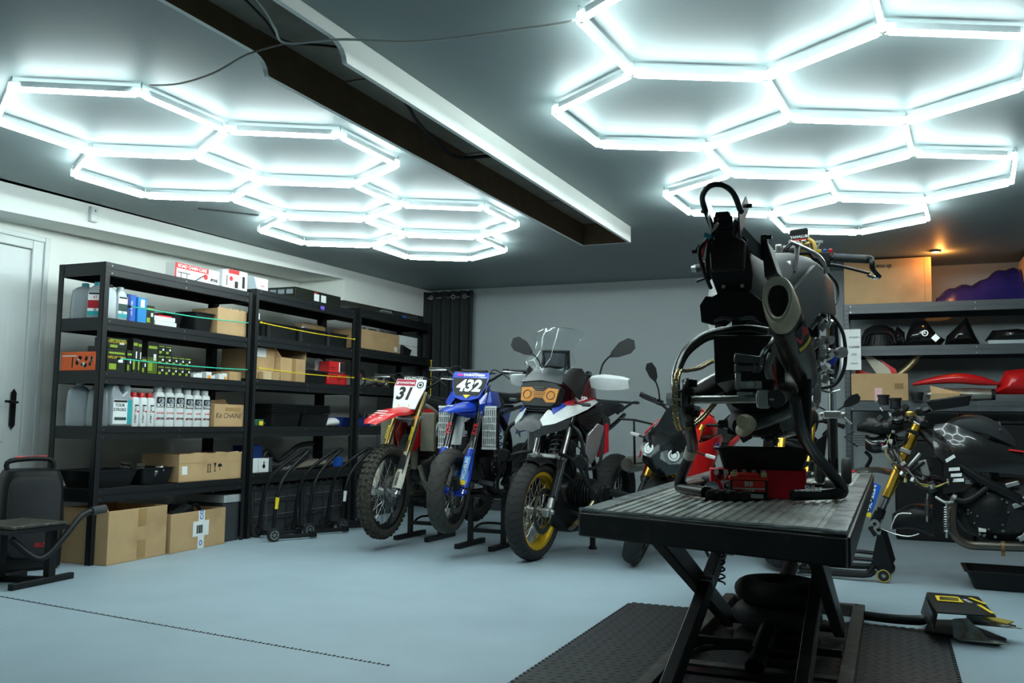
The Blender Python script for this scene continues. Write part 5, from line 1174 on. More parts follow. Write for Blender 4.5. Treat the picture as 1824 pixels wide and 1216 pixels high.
for i in range(9):
    v = i/8; z = 1.23+.325*v; x = -.0-.15*v-.05*v*v; hw = .155 if v < .35 else (.155-(v-.35)*.0+(.04*(1-abs(v-.7)/.35) if v > .35 else 0)); hw = [.125, .175, .185, .155, .140, .145, .165, .18, .165][i]
    g.append([(x-.055*k_*k_, hw*k_, z+(-.02*k_*k_ if i == 8 else 0)) for k_ in (-1, -.75, -.5, -.25, 0, .25, .5, .75, 1)])
B().shell(g, .004).build('windscreen', mat('clear_screen', (.94, .98, .98), .02, trans=1, ior=1.25, var=.01), t)
# bar, guards, mirrors
hb = bars(t, T, P(.92, -.02), .42, .06, .10, barm=SAT, levers=2)
for s_ in (1, -1):
    c_ = P(.92, 0); y = s_*.36
    g = []
    for i in range(7):
        v = i/6; yy = s_*(.22+.24*v); xx = c_.x+.075-.10*v*v; ht = (.022, .032, .036, .036, .032, .028, .016)[i]
        g.append([(xx-.02, yy, c_.z+.055+ht), (xx+.012, yy, c_.z+.055+ht*.3), (xx+.008, yy, c_.z+.055-ht*.6), (xx-.015, yy, c_.z+.02-ht)])
    B(T).shell(g if s_ < 0 else [r_[::-1] for r_ in g], .005).build('hand_guard', WHT, hb)
    m0 = c_+V3(-.05, s_*.23, .07)
    B(T).tube([m0, m0+V3(-.01, s_*.02, .10), m0+V3(-.0, s_*.09, .17)], .007, 8, sm=4).build('mirror_stem', SAT, hb)
    M = T @ frame(m0+V3(.0, s_*.15, .205), (0, s_*.88, .35), (-.1, -s_*.35, .93)) @ Matrix.Scale(1.2, 4)
    mr = B(M); sh = [(-.085, -.022), (-.03, -.040), (.05, -.045), (.085, -.025), (.092, .02), (.06, .045), (0, .040), (-.06, .005)]
    mr.loft([[(x, y_, 0) for x, y_ in sh], [(x*.97, y_*.97, .012) for x, y_ in sh], [(x*.75, y_*.7, .03) for x, y_ in sh], [(x*.3, y_*.25, .036) for x, y_ in sh]] if s_ < 0 else [[(x, y_, 0) for x, y_ in sh[::-1]], [(x*.97, y_*.97, -.012) for x, y_ in sh[::-1]], [(x*.75, y_*.7, -.03) for x, y_ in sh[::-1]], [(x*.3, y_*.25, -.036) for x, y_ in sh[::-1]]])
    mr.build('mirror', BLK, hb)
b = B().lathe([(.0, -.02), (.025, -.018), (.028, 0), (.0, .002)], c=tuple(P(.93, .02, .17)+V3(0, 0, .07)), ax='X', n=18); b.build('round_camera', CHR, t)
# body, seat, rack, engine, rear
B().body([(-.20, 1.08, .13, .09), (-.35, 1.12, .19, .12), (-.52, 1.11, .18, .12), (-.68, 1.02, .11, .08)], p=2.8).build('fuel_tank', mat('dark_red_tank', (.10, .015, .02), .25, coat=.5), t)
for s_ in (1, -1): B().lathe([(0, 0), (.032, 0), (.032, .004), (0, .006)], T=frame((-.60, s_*.185, 1.02), (-1 if s_ > 0 else 1, 0, 0), (0, 0, 1)), n=20).build('round_badge', BL2, t); B().lathe([(.024, 0), (.032, 0), (.032, .006), (.024, .006)], T=frame((-.60, s_*.187, 1.02), (-1 if s_ > 0 else 1, 0, 0), (0, 0, 1)), n=20, closed=True).build('badge_ring', STL, t)
B().body([(-.58, .98, .17, .10), (-.72, .92, .18, .12), (-.85, .88, .16, .12), (-1.0, .90, .12, .08)], p=3).build('rider_seat', BLK, t)
B().body([(-.98, .99, .12, .05), (-1.15, 1.03, .13, .05), (-1.32, 1.03, .11, .04)], p=3).build('pillion_seat', BLK, t)
b = B()
for s_ in (1, -1):
    b.tube([(-1.0, s_*.17, .99), (-1.3, s_*.18, 1.08), (-1.5, s_*.16, 1.08), (-1.5, 0, 1.08)], .010, 8, sm=3); b.tube([(-1.05, s_*.16, .95), (-1.10, s_*.27, .95), (-1.12, s_*.29, .62), (-1.45, s_*.29, .62), (-1.50, s_*.29, .92), (-1.10, s_*.27, .95)], .010, 8)
for i in range(3): b.bar((-1.35-.06*i, -.17, 1.08), (-1.35-.06*i, .17, 1.08), .012, .008)
b.build('luggage_rack', SAT, t)
b = B()
for s_ in (1, -1):
    b.tube([(-.30, s_*.06, .98), (-.50, s_*.13, .80), (-.70, s_*.14, .55), (-.75, s_*.12, .35)], .02, 8, sm=4); b.tube([(-.62, s_*.13, .80), (-1.0, s_*.12, .88), (-1.35, s_*.10, .98)], .016, 8, sm=3); b.tube([(-.22, s_*.06, .90), (-.32, s_*.12, .60), (-.40, s_*.10, .50)], .018, 8, sm=3)
b.build('frame', SAT, t)
engine(t, (-.48, 0, .42), 1.05, DRK, False)
B().body([(-.06, .40, .02, .03), (-.20, .30, .12, .10), (-.50, .22, .16, .08), (-.75, .25, .12, .05)], p=3).build('belly_guard', SAT, t)
spring(t, P(.44, -.08), (-.40, 0, .98), .040, 9, .007, STL)
B(T).cbox(P(.40, -.05, 0), (.05, .20, .04), (0, -R(25), 0)).build('telelever_arm', ALU, t, bevel=.01)
rearend(t, 1.51, .33, .17, .22, SAT, 'spoke', RUB, 'chevron', SAT, (-.75, .40))
B().lathe([(.045, 0), (.06, .05), (.065, .35), (.05, .42)], c=(-1.62, .20, .60), ax='X', n=18).build('silencer', mat('dull_silver', (.42, .42, .36), .35, .8), t)
hoses(t, [[tuple(P(.9, .03, .1)), tuple(P(.75, .10, .12)), tuple(P(.40, .06, .12)), tuple(P(.15, -.04, .1))], [(-.1, .12, .6), (-.2, .2, .5), (-.3, .16, .4)], [(-.15, .16, .8), (-.25, .24, .7), (-.4, .2, .62)]], .005)
# ---------------------------------------------------------------- naked bikes with twin gold forks
def naked(lab, loc, rz, st, lean, red):
    t = thing('naked_motorcycle', lab, 'motorcycle', loc, rz)
    t.rotation_euler = (Matrix.Rotation(rz, 3, 'Z') @ Matrix.Rotation(lean, 3, 'X')).to_euler()
    Rw = .30; a = V3(0, 0, Rw); u = V3(-.41, 0, .912); T = steer(a, u, st); P = lambda s, f=0, y=0: a+u*s+V3(.912, 0, .41)*f+V3(0, y, 0)
    BODY = RED if red else SAT
    wheel(t, a, Rw, .125, .222, SAT if red else GLDP, 'cast', T, RUB, 'sport', [(1, .155, .06), (-1, .155, .06)])
    fork(t, T, a, u, .105, [(-.02, .06, .032, .030, SAT), (.05, .26, .024, .024, SAT if red else STL), (.25, .29, .032, .032, SAT if red else STL), (.28, .78, .0275, .0275, GLD)])
    for s_ in (1, -1): B(T).cbox(P(.10, -.07, s_*.085), (.06, .045, .11), (0, -R(24), 0)).build('brake_caliper', SAT, t, bevel=.01); B(T).cyl(a+V3(0, s_*.07, 0), a+V3(0, s_*.145, 0), .018, 12).build('axle_nut', ALU, t)
    g = [[a+V3((Rw+.02)*math.cos(an), .07*math.sin(R(-90+180*j/10)), (Rw+.02)*math.sin(an)-.03*(1-math.cos(R(-90+180*j/10)))) for j in range(11)] for an in [R(35+115*i/10) for i in range(11)]]
    B(T).shell(g[::-1], .004).build('front_mudguard', SAT, t)
    for s0 in (.56, .76): B(T).cbox(P(s0, -.02), (.07, .27, .035), (0, -R(24), 0)).build('fork_clamp', SAT, t, bevel=.01)
    hb = bars(t, T, P(.79, -.01), .38, .04, .08, barm=SAT, levers=2)
    for s_ in (1, -1):
        m0 = P(.78, 0)+V3(-.03, s_*.22, .04)
        B(T).tube([m0, m0+V3(.02, s_*.04, .09), m0+V3(.02, s_*.09, .15)], .006, 8, sm=3).build('mirror_stem', SAT, hb)
        M = T @ frame(m0+V3(.02, s_*.12, .19), (0, s_*.6, .6), (-.1, -s_*.6, .6)); sh = [(-.075, -.012), (-.02, -.034), (.045, -.036), (.075, -.012), (.07, .025), (.02, .036), (-.04, .02)]
        q = [[(x, y_, 0) for x, y_ in sh], [(x*.95, y_*.95, .012*-s_), (x, y_, 0)][:1] if False else [(x*.97, y_*.97, -.012*s_) for x, y_ in sh], [(x*.6, y_*.6, -.028*s_) for x, y_ in sh]]
        B(M).loft(q if s_ < 0 else [r_[::-1] for r_ in q]).build('mirror', SAT, hb)
    if red:
        # split headlight mask
        MH = Matrix.Translation((.0, .055, .0)) @ Matrix.Translation((0, 0, .80)) @ Matrix.Scale(1.12, 4) @ Matrix.Translation((0, 0, -.80)); hm = B(MH).loft([[(-.06, y, z) for y, z in ((-.16, .86), (-.13, .70), (0, .62), (.13, .70), (.16, .86), (.08, .96), (-.08, .96))], [(.06, y*.95, z) for y, z in ((-.16, .85), (-.13, .71), (0, .64), (.13, .71), (.16, .85), (.08, .95), (-.08, .95))], [(.11, y*.5, z) for y, z in ((-.16, .84), (-.13, .76), (0, .69), (.13, .76), (.16, .84), (.08, .91), (-.08, .91))]]).build('headlight_mask', GLS, t)
        for s_, wd in ((1, .078), (-1, .070)):
            M = MH @ frame((.095, s_*.078, .80), (-.35*s_ if s_ > 0 else .35, s_*.93 if s_ > 0 else .93, .12 if s_ > 0 else -.12), (-.2, 0, .97))
            ln = B(M).prism([(-wd, -.03), (-.02, -.055), (.04, -.045), (wd, .015), (wd*.9, .045), (-.03, .03), (-wd, .01)], .012).build('headlight_lens', LENS, hm)
            B(M).prism([(-wd*.95, -.028), (-.02, -.052), (.038, -.042), (wd*.93, .015), (wd*.85, .04), (-.03, .028), (-wd*.95, .01)], .004, Matrix.Translation((0, 0, -.01))).build('reflector', CHR, ln)
            B(M).lathe([(.024, .006), (.034, .006), (.034, .014), (.024, .014)], n=24, closed=True).lathe([(0, .004), (.022, .004), (.018, .012), (0, .014)], n=20).build('light_ring', mat('frosted_ring', (.8, .82, .80), .4), ln)
            B(MH).shell([[(.05, s_*.158, .72), (.07, s_*.14, .74)], [(.0, s_*.175, .86), (.05, s_*.155, .88)], [(-.08, s_*.14, .97), (-.02, s_*.11, .98)]][::s_], .006).build('red_mask_edge', RED, hm)
            B(MH).tube([(-.02, s_*.16, .84), (-.03, s_*.22, .84)], .006, 6).build('indicator_stalk', BLK, hm); B(MH).cbox((-.03, s_*.25, .84), (.025, .06, .022)).build('indicator', mat('clear_indicator', (.6, .62, .6), .15), hm, bevel=.007)
        B(MH).shell([[(.04, -.09+.18*j/4, .94) for j in range(5)], [(-.06, -.10+.20*j/4, 1.03) for j in range(5)], [(-.14, -.08+.16*j/4, 1.10) for j in range(5)]][::-1], .005).build('fly_screen', GLS, t)
        B(T).cbox((-.20, 0, 1.10), (.03, .16, .09), (0, .8, 0)).build('dashboard', SAT, t, bevel=.005)
    for s_ in (1, -1):
        g = [[(-.18, .14, .86), (-.14, .15, .60)], [(-.32, .21, .92), (-.24, .20, .52)], [(-.48, .22, .96), (-.40, .21, .62)], [(-.62, .19, .92), (-.58, .19, .74)]]
        g = [[(p[0], s_*p[1], p[2]) for p in r_] for r_ in g]
        sp = B().shell(g if s_ < 0 else [r_[::-1] for r_ in g], .006).build('side_fairing', BODY, t)
        B().shell([[(p[0][0]-.02, p[0][1]*1.02+s_*.003, p[0][2]*.35+p[1][2]*.65), (p[1][0]+.0, p[1][1]*1.02+s_*.003, p[1][2]+.01)] for p in g[1:3]][::-s_], .004).build('black_insert', SAT, sp)
        if red: B().lathe([(0, 0), (.026, 0), (.026, .004), (0, .005)], T=frame((-.42, s_*.224, .88), (-s_, 0, 0), (0, 0, 1)), n=18).lathe([(.02, 0), (.026, 0), (.026, .006), (.02, .006)], T=frame((-.42, s_*.225, .88), (-s_, 0, 0), (0, 0, 1)), n=18, closed=True).build('round_badge', BL2, sp)
    B().body([(-.28, .98, .10, .08), (-.42, 1.0, .15, .11), (-.60, .97, .14, .10), (-.78, .90, .09, .06)], p=2.7).build('fuel_tank', BODY, t)
    B().body([(-.70, .86, .12, .05), (-.90, .85, .14, .05), (-1.05, .90, .11, .05), (-1.35, .98, .09, .04), (-1.45, 1.0, .04, .02)], p=2.8).build('seat', BLK, t)
    B().body([(-.80, .80, .11, .06), (-1.05, .84, .12, .06), (-1.35, .92, .09, .05), (-1.5, .95, .03, .02)], p=2.8).build('tail_fairing', BODY, t)
    rd = B().box(-.24, -.20, -.17, .17, .42, .72).build('radiator', SAT, t)
    b = B()
    for k_ in range(16): b.box(-.20, -.196, -.165, .165, .43+.018*k_, .434+.018*k_)
    b.build('radiator_fins', mat('rusty_red_fins', (.06, .02, .02), .5) if red else SAT, rd)
    b = B()
    for s_ in (1, -1): b.tube([(-.30, s_*.05, .90), (-.45, s_*.16, .82), (-.75, s_*.15, .55), (-.80, s_*.12, .38)], .03, 8, sm=4)
    b.build('frame', SAT, t)
    engine(t, (-.50, 0, .46), 1.15, DRK, False)
    for k_ in range(4): y = -.09+.06*k_; B().tube([(-.30, y, .60), (-.20, y*1.1, .45), (-.28, y*.8, .25), (-.55, y*.4, .18)], .018, 8, sm=5).build('header_pipe', DRK, t)
    rearend(t, 1.44, .31, .18, .222, SAT if red else GLDP, 'cast', RUB, 'sport', SAT, (-.80, .42))
    B().tube([(-.62, .14, .30), (-.66, .22, .12), (-.70, .30, .02-.30*math.tan(abs(lean))*0)], .011, 8).build('side_stand', SAT, t)
    hoses(t, [[tuple(P(.84, .03, .2)), tuple(P(.8, .14, .1)), tuple(P(.5, .06, .12)), tuple(P(.15, -.04, .1))], [tuple(P(.84, .03, -.2)), tuple(P(.78, .12, -.06)), (-.25, -.08, .85)]], .005)
    return t
naked('red and black naked motorcycle with split headlights and gold forks', (-1.63, 6.08, .012), R(-100), R(17), R(-14), True)
naked('black naked motorcycle with gold wheel behind the scissor lift', (-.70, 6.36, .012), R(-86), R(27), R(-6), False)
# ================================================================ scissor lift
LIFT = mat('lift_black_paint', (.013, .015, .015), .4, var=.3, dirt=((.05, .045, .035), 12, .55, .8))
LIFTE = mat('worn_lift_edge', (.20, .23, .23), .35, .6, var=.5, scale=25, dirt=((.03, .03, .03), 18, .45, .6))
PLATE = mat('ribbed_steel_plate', (.46, .49, .46), .34, .5, var=.4, scale=9, dirt=((.12, .12, .10), 7, .45, .75), bump=.4)
t = thing('scissor_lift', 'black motorcycle scissor lift with worn ribbed steel top', 'lift table', (-.47, 2.3, 0))
# local: x = world X + .47, y = world Y - 2.3
A_, B_, C_, D_ = (-.372, .24), (.368, .02), (.368, 3.12), (-.47, 3.10)
def lerp(p, q, u): return (p[0]+(q[0]-p[0])*u, p[1]+(q[1]-p[1])*u)
b = B().prism([A_, B_, C_, D_], .05, Matrix.Translation((0, 0, .645)), t0=0)
b.build('platform', LIFT, t, bevel=.003)
b = B(); b.prism([A_, (-.31, .222), (-.41, 3.10), D_], .012, Matrix.Translation((0, 0, .694)), t0=0); b.prism([(.31, .037), B_, C_, (.31, 3.12)], .012, Matrix.Translation((0, 0, .694)), t0=0)
b.build('side_strip', LIFTE, t, bevel=.002)
b = B(); n = 20
b.prism([(-.31, .222), (.31, .037), (.31, 3.12), (-.41, 3.10)], .003, Matrix.Translation((0, 0, .695)), t0=0)
for i in range(n):
    u = (i+.5)/n; p = lerp((-.30, .225), (.30, .045), u); q = lerp((-.40, 3.08), (.30, 3.10), u); b.bar((*p, .6995), (*q, .6995), .014, .006)
b.build('ribbed_top', PLATE, t)
b = B()
b.bar((A_[0]+.004, A_[1]-.012, .662), (B_[0]-.0, B_[1]-.012, .655), .02, .068).bar((B_[0]-.002, B_[1], .655), (C_[0]-.002, C_[1], .655), .02, .072).bar((A_[0]+.002, A_[1], .662), (D_[0]+.002, D_[1], .662), .02, .07).bar(D_+(.66,), C_+(.66,), .02, .07)
b.build('skirt', LIFT, t, bevel=.004)
b = B(); q = random.Random(6)
P_ = [(*lerp(A_, B_, i/24), .702+.003*q.random()) for i in range(25)]; P_ = [(p[0], p[1]-.014+.006*q.random(), p[2]) for p in P_]
b.tube(P_, .005, 6, sm=2).build('torn_edge_film', mat('worn_film', (.42, .46, .46), .25, .4, var=.6, scale=50), t)
B().cbox((.08, .10, .625), (.02, .004, .012)).build('small_plate', STL, t)
def leg(a, c, w=.045, h=.075, nm='scissor_leg'): B().bar(a, c, w, h, up=(0, 0, 1)).build(nm, LIFT, t, bevel=.004)
for x, nm in ((-.255, 0), (.235, 1)):
    dx = .04 if x < 0 else -.04
    leg((x, .62, .625), (x, 2.10, .05)); leg((x+dx, 2.25, .62), (x+dx, .50, .04))
    B().cyl((x-.03, 1.33, .345), (x+dx+.03, 1.33, .345), .022, 14).build('pivot_bolt', STL, t)
for y, z in ((2.10, .05), (.50, .05), (.66, .61)): B().cyl((-.26, y, z), (.24, y, z), .018, 12).build('cross_shaft', LIFT, t)
b = B()
for x in (-.345, .30): b.bar((x, .35, .03), (x, 2.72, .03), .055, .055)
b.bar((-.345, 2.70, .03), (.30, 2.70, .03), .05, .055).bar((-.345, 1.30, .03), (.30, 1.30, .03), .06, .02).bar((-.345, .60, .03), (.30, .60, .03), .05, .05)
b.build('base_frame', mat('dusty_lift_frame', (.045, .045, .04), .6, var=.4, dirt=((.12, .11, .09), 10, .5, .7)), t, bevel=.004)
split_build(B().bar((-.30, 1.05, .07), (.28, 1.05, .07), .07, .012).bar((-.30, 1.42, .10), (.28, 1.42, .10), .03, .03), 'ram_crossbar', SAT, t, bevel=.003)
B().tube([(-.27, .75, .05), (-.25, .92, .06), (-.22, 1.10, .12), (-.10, 1.20, .13), (.15, 1.22, .13)], .010, 8, sm=5).build('hydraulic_hose', SAT, t); B().tube([(-.265, .73, .06), (-.262, .88, .065)], .015, 10).build('hose_fitting', ALU, t)
B().cyl((0.0, 1.1, .09), (.02, 2.2, .30), .035, 16).build('hydraulic_ram', SAT, t)
b = B()
for i in range(0, 121): pass
b.tube([(-.20+.022*math.cos(i*.62), 1.55+.022*math.sin(i*.62), .30+i*.0029) for i in range(105)], .004, 6)
b.build('coiled_air_hose', BLK, t)
b = B()
for (z, r_, yy, xx) in ((.085, .175, 1.60, .02), (.185, .18, 1.62, .02), (.28, .185, 1.64, .03)):
    tt = thing('loose_tyre', {.085: 'worn black tyre at the bottom of the stack under the lift',   .185: 'worn black tyre in the middle of the stack under the lift', .28: 'worn black tyre on top of the stack under the lift'}[z], 'tyre', (-.47+xx, 2.3+yy, z+.0))
    B().lathe([(r_-.06+.058*math.cos(a), .047*math.sin(a)) for a in [2*math.pi*i/16 for i in range(16)]], n=48, closed=True).build('tyre_body', RUB, tt)


# pedal unit with hose
t = thing('foot_pedal_unit', 'black and yellow foot pedal unit on the floor right of the lift', 'pedal', (.26, 4.70, 0), R(-2))
B().prism([(-.14, .02), (.16, -.10), (.20, .02), (.02, .36), (-.12, .30)], .012, Matrix.Translation((0, 0, .004)), t0=0).build('base_plate', SAT, t, bevel=.003)
B().add([(-.13, .28, .05), (-.10, -.18, .05), (-.10, -.18, .13), (-.13, .08, .155), (-.13, .28, .12)], [(0, 1, 2, 3, 4)]).shell([[(-.12, .28, .15), (.10, .26, .152)], [(-.11, .02, .155), (.12, .02, .157)], [(-.08, -.18, .14), (.15, -.16, .142)]], .006).build('cover', SAT, t)
B().shell([[(-.125, .28, .15), (-.155, .22, .06)], [(-.115, .02, .155), (-.135, .0, .06)], [(-.085, -.18, .14), (-.10, -.16, .06)]][::-1], .006).build('side_cheek', LIFT, t)
M = frame((-.03, -.06, .156), (1, .0, .01), (0, 1, 0)); pv = B().prism([(-.05, -.07), (.06, -.07), (.04, .07), (-.06, .07)], .002, frame((-.03, .08, .1585), (1, 0, .01), (0, 1, 0))).build('warning_label', INKY, t)
b = B()
for i in range(3): b.box(-.07, .01, .035+.03*i, .05+.03*i, .160, .1612)
b.build('label_text', INK, pv)
text('MOTO', .03, INKW, frame((.045, .06, .160), (.3, -1, 0), (1, .3, 0)), t)
B().bar((.06, .16, .159), (.12, .02, .1595), .016, .002).bar((.09, .0, .1565), (.14, -.14, .148), .016, .002).build('yellow_mark', INKY, t)
for x, y, z in ((.10, -.09, .03), (.16, .06, .075)):
    B().add([(x-.12, y, z+.07), (x-.06, y, z+.08), (x+.0, y-.02, z+.01), (x+.08, y-.03, z+.0), (x+.08, y-.01, z-.012), (x-.12, y+.02, z-.01)], [(0, 1, 2, 3, 4, 5)]).shell([[(x-.12, y, z+.07), (x-.06, y, z+.08)], [(x-.12, y, z-.01), (x+.02, y-.02, z)], [(x-.10, y-.04, z-.01), (x+.10, y-.06, z-.005)]], .004).build('pedal_plate', mat('bare_pedal_steel', (.35, .38, .36), .4, .6, dirt=((.18, .12, .06), 14, .5, .7)), t)
B().prism([(0, 0), (.10, -.02), (.13, .04), (.02, .06)], .006, frame((.10, -.02, .10), (1, 0, -.1), (0, 1, .1))).build('yellow_tread', mat('worn_yellow_plate', (.35, .26, .03), .5), t)
tag(B().tube([(-.20, 4.86, .035), (-.02, 4.80, .04), (.10, 4.77, .05), (.13, 4.77, .06)], [.022, .022, .024, .020], 12, sm=5).build('pedal_hose', SAT), 'black corrugated hose from the lift to the pedal unit', 'hose')
# ---------------------------------------------------------------- things on the lift (local of the bike: origin at (-.43, 2.8, .70), X to +Y world)
LZ = .7025
def onl(name, lab, cat, lx, ly, rz=0, z=LZ): return thing(name, lab, cat, (-.43-ly, 2.8+lx, z), rz)
t = onl('red_parts_box', 'red brake parts box with checkered pattern standing on the lift', 'box', .47, 0, R(13))
b = B().box(-.165, .155, 0, .09, 0, .098).box(.150, .158, -.01, .10, 0, .104); b.build('box_body', mat('bright_red_carton', (.92, .014, .035), .55), t, bevel=.002)
b = B()
for i in range(11):
    x = -.150+.016*i; b.m = i % 2; b.prism([(x, .080-.012*(i % 3)), (x+.014, .086), (x+.010, .097), (x-.004, .097)], .001, frame((0, -.0008, 0), *FR))
for i in range(5): b.m = i % 2; b.bar((-.150+.011*i, -.001, .09-.016*i), (-.143+.011*i, -.001, .078-.016*i), .012, .001, up=(0, 1, 0))
b.build('checkered_pattern', [INKW, INK], t)
b = B().lathe([(.014, 0), (.019, 0), (.019, .0012), (.014, .0012)], T=frame((-.107, -.0006, .042), *FR), n=24, closed=True).lathe([(0, 0), (.007, 0), (.007, .0012), (0, .0012)], T=frame((-.107, -.0006, .042), *FR), n=14).bar((-.120, -.0014, .052), (-.100, -.0014, .056), .004, .001, up=(0, 1, 0))
b.build('round_logo', INKW, t); B().box(.158, .1588, .0, .09, .01, .09).build('torn_flap', CARDD, t)
t = onl('battery', 'black and red lithium battery in front of the red box', 'battery', .40, .028, R(12))
B().box(-.062, .062, -.035, .035, 0, .068).build('case', SAT, t, bevel=.004); B().box(-.064, .064, -.037, .037, .066, .078).box(-.035, .035, -.037, .037, .078, .090).build('lid', mat('battery_red', (.85, .04, .025), .4), t, bevel=.004)
for x in (-.050, .050): B().cyl((x, -.030, .088), (x, -.030, .094), .008, 12).box(x-.010, x+.010, -.038, -.018, .078, .092).build('terminal', mat('brass', (.65, .50, .25), .3, 1), t)
lb = B().box(-.054, .054, -.0362, -.035, .028, .064).build('red_label', mat('battery_red', (.85, .04, .025), .4), t); B().box(-.054, .054, -.0366, -.0355, .036, .040).build('white_line', INKW, lb)
text('BS', .022, INKW, frame((.0, -.0372, .053), *FR), lb, bold=.03, sx=1.3); text('LITHIUM', .010, INKW, frame((.0, -.0365, .031), *FR), lb, bold=.02); B().box(-.004, .048, -.0362, -.035, .006, .020).build('white_label', PAPER, t)
t = onl('drip_tray', 'black plastic tray resting on the red box on the lift', 'tray', .55, -.0, R(10), LZ+.100)
def rr4(a, b_, z_, r=.02):
    q = []
    for cx, cy, a0 in ((a-r, b_-r, 0), (-a+r, b_-r, 90), (-a+r, -b_+r, 180), (a-r, -b_+r, 270)):
        for k_ in range(4): an = R(a0+30*k_); q.append((cx+r*math.cos(an), cy+r*math.sin(an), z_))
    return q
B().loft([rr4(.135, .10, 0), rr4(.155, .12, .068), rr4(.168, .13, .068), rr4(.168, .13, .074), rr4(.150, .115, .074), rr4(.130, .095, .006)]).build('tray_body', BLK, t)
t = onl('rubber_block', 'notched black rubber block in front of the battery', 'rubber block', .33, .085, R(8))
b = B().box(-.075, .075, -.03, .03, 0, .026)
for i in range(4): b.box(-.07+.037*i, -.045+.037*i, -.038, .038, .002, .032)
b.build('block', RUB, t, bevel=.004)
# rear paddock stand on the lift
t = onl('paddock_stand', 'thick black rear stand holding up the stripped bike on the lift', 'motorcycle stand', 0, 0, R(90))
for s_ in (1, -1):
    B().tube([(.02, s_*.165, .33), (.10, s_*.175, .24), (.33, s_*.19, .17), (.50, s_*.262, .06), (.53, s_*.270, .026), (.48, s_*.24, .024), (.38, s_*.165, .024), (.34, s_*.125, .024)] if s_ < 0 else [(.02, .165, .33), (.10, .168, .25), (.33, .205, .17), (.42, .255, .09), (.47, .28, .030), (.42, .25, .024), (.34, .19, .024), (.30, .155, .024)], .019, 12, sm=5).build('stand_arm', SAT, t)
    B().tube([(.18, s_*.182, .22), (.17, s_*.188, .40)], .017, 10).build('upright_tube', SAT, t)
    B().tube([(.46, s_*.26, .03), (.75, s_*.24, .028)], .017, 10).build('floor_rail', GLS, t)
    B().cyl((.74, s_*.20, .028), (.74, s_*.25, .028), .027, 16).build('stand_wheel', RUB, t)
B().tube([(.75, -.24, .028), (.75, .24, .028)], .015, 8).build('cross_tube', GLS, t)
text('Bihr', .030, INKW, frame((.362, -.19, .046), (.6, -.8, 0), (.3, .22, .8)), t, bold=.03, sx=1.3)
B().tube([(.36, .222, .14), (.33, .208, .17)], .0205, 12).build('tape_wrap', mat('cream_tape', (.50, .47, .38), .6), t); B().lathe([(.018, 0), (.026, .004), (.026, .012), (.014, .016)], c=(.33, .14, .035), ax='X', n=16).build('chrome_knob', CHR, t)
# front head-lift stand
t = onl('front_stand', 'tall black front stand with chrome pole and clamp on the lift', 'motorcycle stand', 1.45, -.19, R(90))
B().tube([(0, 0, .03), (0, 0, .30)], .022, 12).build('lower_pole', GLS, t); B().tube([(0, 0, .30), (0, 0, .46)], .0175, 12).build('chrome_pole', CHR, t); B().tube([(0, 0, .46), (0, 0, .80), (.05, .05, .86)], .021, 12).build('upper_pole', GLS, t)
B().cbox((0, 0, .305), (.05, .075, .035)).cyl((0, -.055, .305), (0, .055, .305), .012, 10).build('clamp', ALU, t, bevel=.006); B().bar((0, -.04, .30), (-.02, -.08, .265), .008).build('pin', STL, t)
for y in (-.055, .055): B().lathe([(.012, -.018), (.050, -.020), (.058, -.010), (.058, .010), (.050, .020), (.012, .018)], c=(0, y, .060), ax='Y', n=24, closed=True).build('wheel', RUB, t)
B().tube([(0, 0, .05), (.10, .12, .03), (.10, .38, .03)], .017, 8, sm=3).build('floor_rail', GLS, t)
# ---------------------------------------------------------------- stripped sport bike on the lift, seen from behind
CAR = mat('dull_carbon', (.030, .030, .028), .32, var=.3, scale=120, coat=.3)
MUF = mat('titanium_sleeve', (.085, .075, .06), .32, .75, var=.25)
MUFT = mat('bronze_muffler_cap', (.52, .46, .32), .5, .35, var=.2)
t = thing('stripped_motorcycle', 'stripped black sport motorcycle without rear wheel, raised on the lift', 'motorcycle', (-.43, 2.8, .7025), R(90))
# tail loop and subframe
B().tube([(-.18, .030, .80), (-.22, .056, .88), (-.27, .050, .905), (-.30, .022, .920), (-.30, -.012, .918), (-.27, -.036, .900), (-.22, -.046, .865), (-.21, -.050, .86)], .0085, 10, sm=5).build('tail_loop', SAT, t)
for s_ in (1, -1): B().prism([(0, 0), (.085, .02), (.06, .11), (.0, .13)], .005, frame((-.17, s_*.036, .79), (-.9, s_*.05, .5), (0, s_*.15, 1))).build('tail_bracket', STL if s_ > 0 else SAT, t, bevel=.002)
b = B().loft([[(-.17, .034, .875), (-.17, -.006, .875), (-.15, -.022, .825), (-.12, -.050, .80), (-.09, -.062, .70), (-.07, -.055, .66), (-.05, -.03, .635), (-.05, .045, .635), (-.09, .066, .71), (-.11, .066, .79), (-.14, .050, .82)], [(.22, .05, .84), (.22, -.02, .84), (.22, -.06, .80), (.22, -.075, .76), (.22, -.08, .70), (.22, -.08, .66), (.22, -.05, .62), (.22, .06, .62), (.22, .085, .70), (.22, .08, .78), (.22, .06, .82)]])
b.build('tail_tray', mat('tail_tray_plastic', (.010, .010, .010), .6), t, bevel=.004)
B().prism([(-.045, -.055), (.050, -.055), (.055, .03), (.02, .065), (-.02, .065), (-.055, .03)], .02, frame((-.135, .004, .755), (0, -1, 0), (.25, 0, 1))).build('number_plate_holder', mat('dark_brown_tray', (.022, .014, .010), .55, var=.5, scale=12), t, bevel=.005)
B().cbox((-.14, .008, .845), (.05, .046, .04)).build('tail_light', GLS, t, bevel=.008)
b = B()
for y in (-.03, .025): b.cyl((-.075, y, .665), (-.085, y, .665), .006, 8)
split_build(b, 'bolt', STL, t)
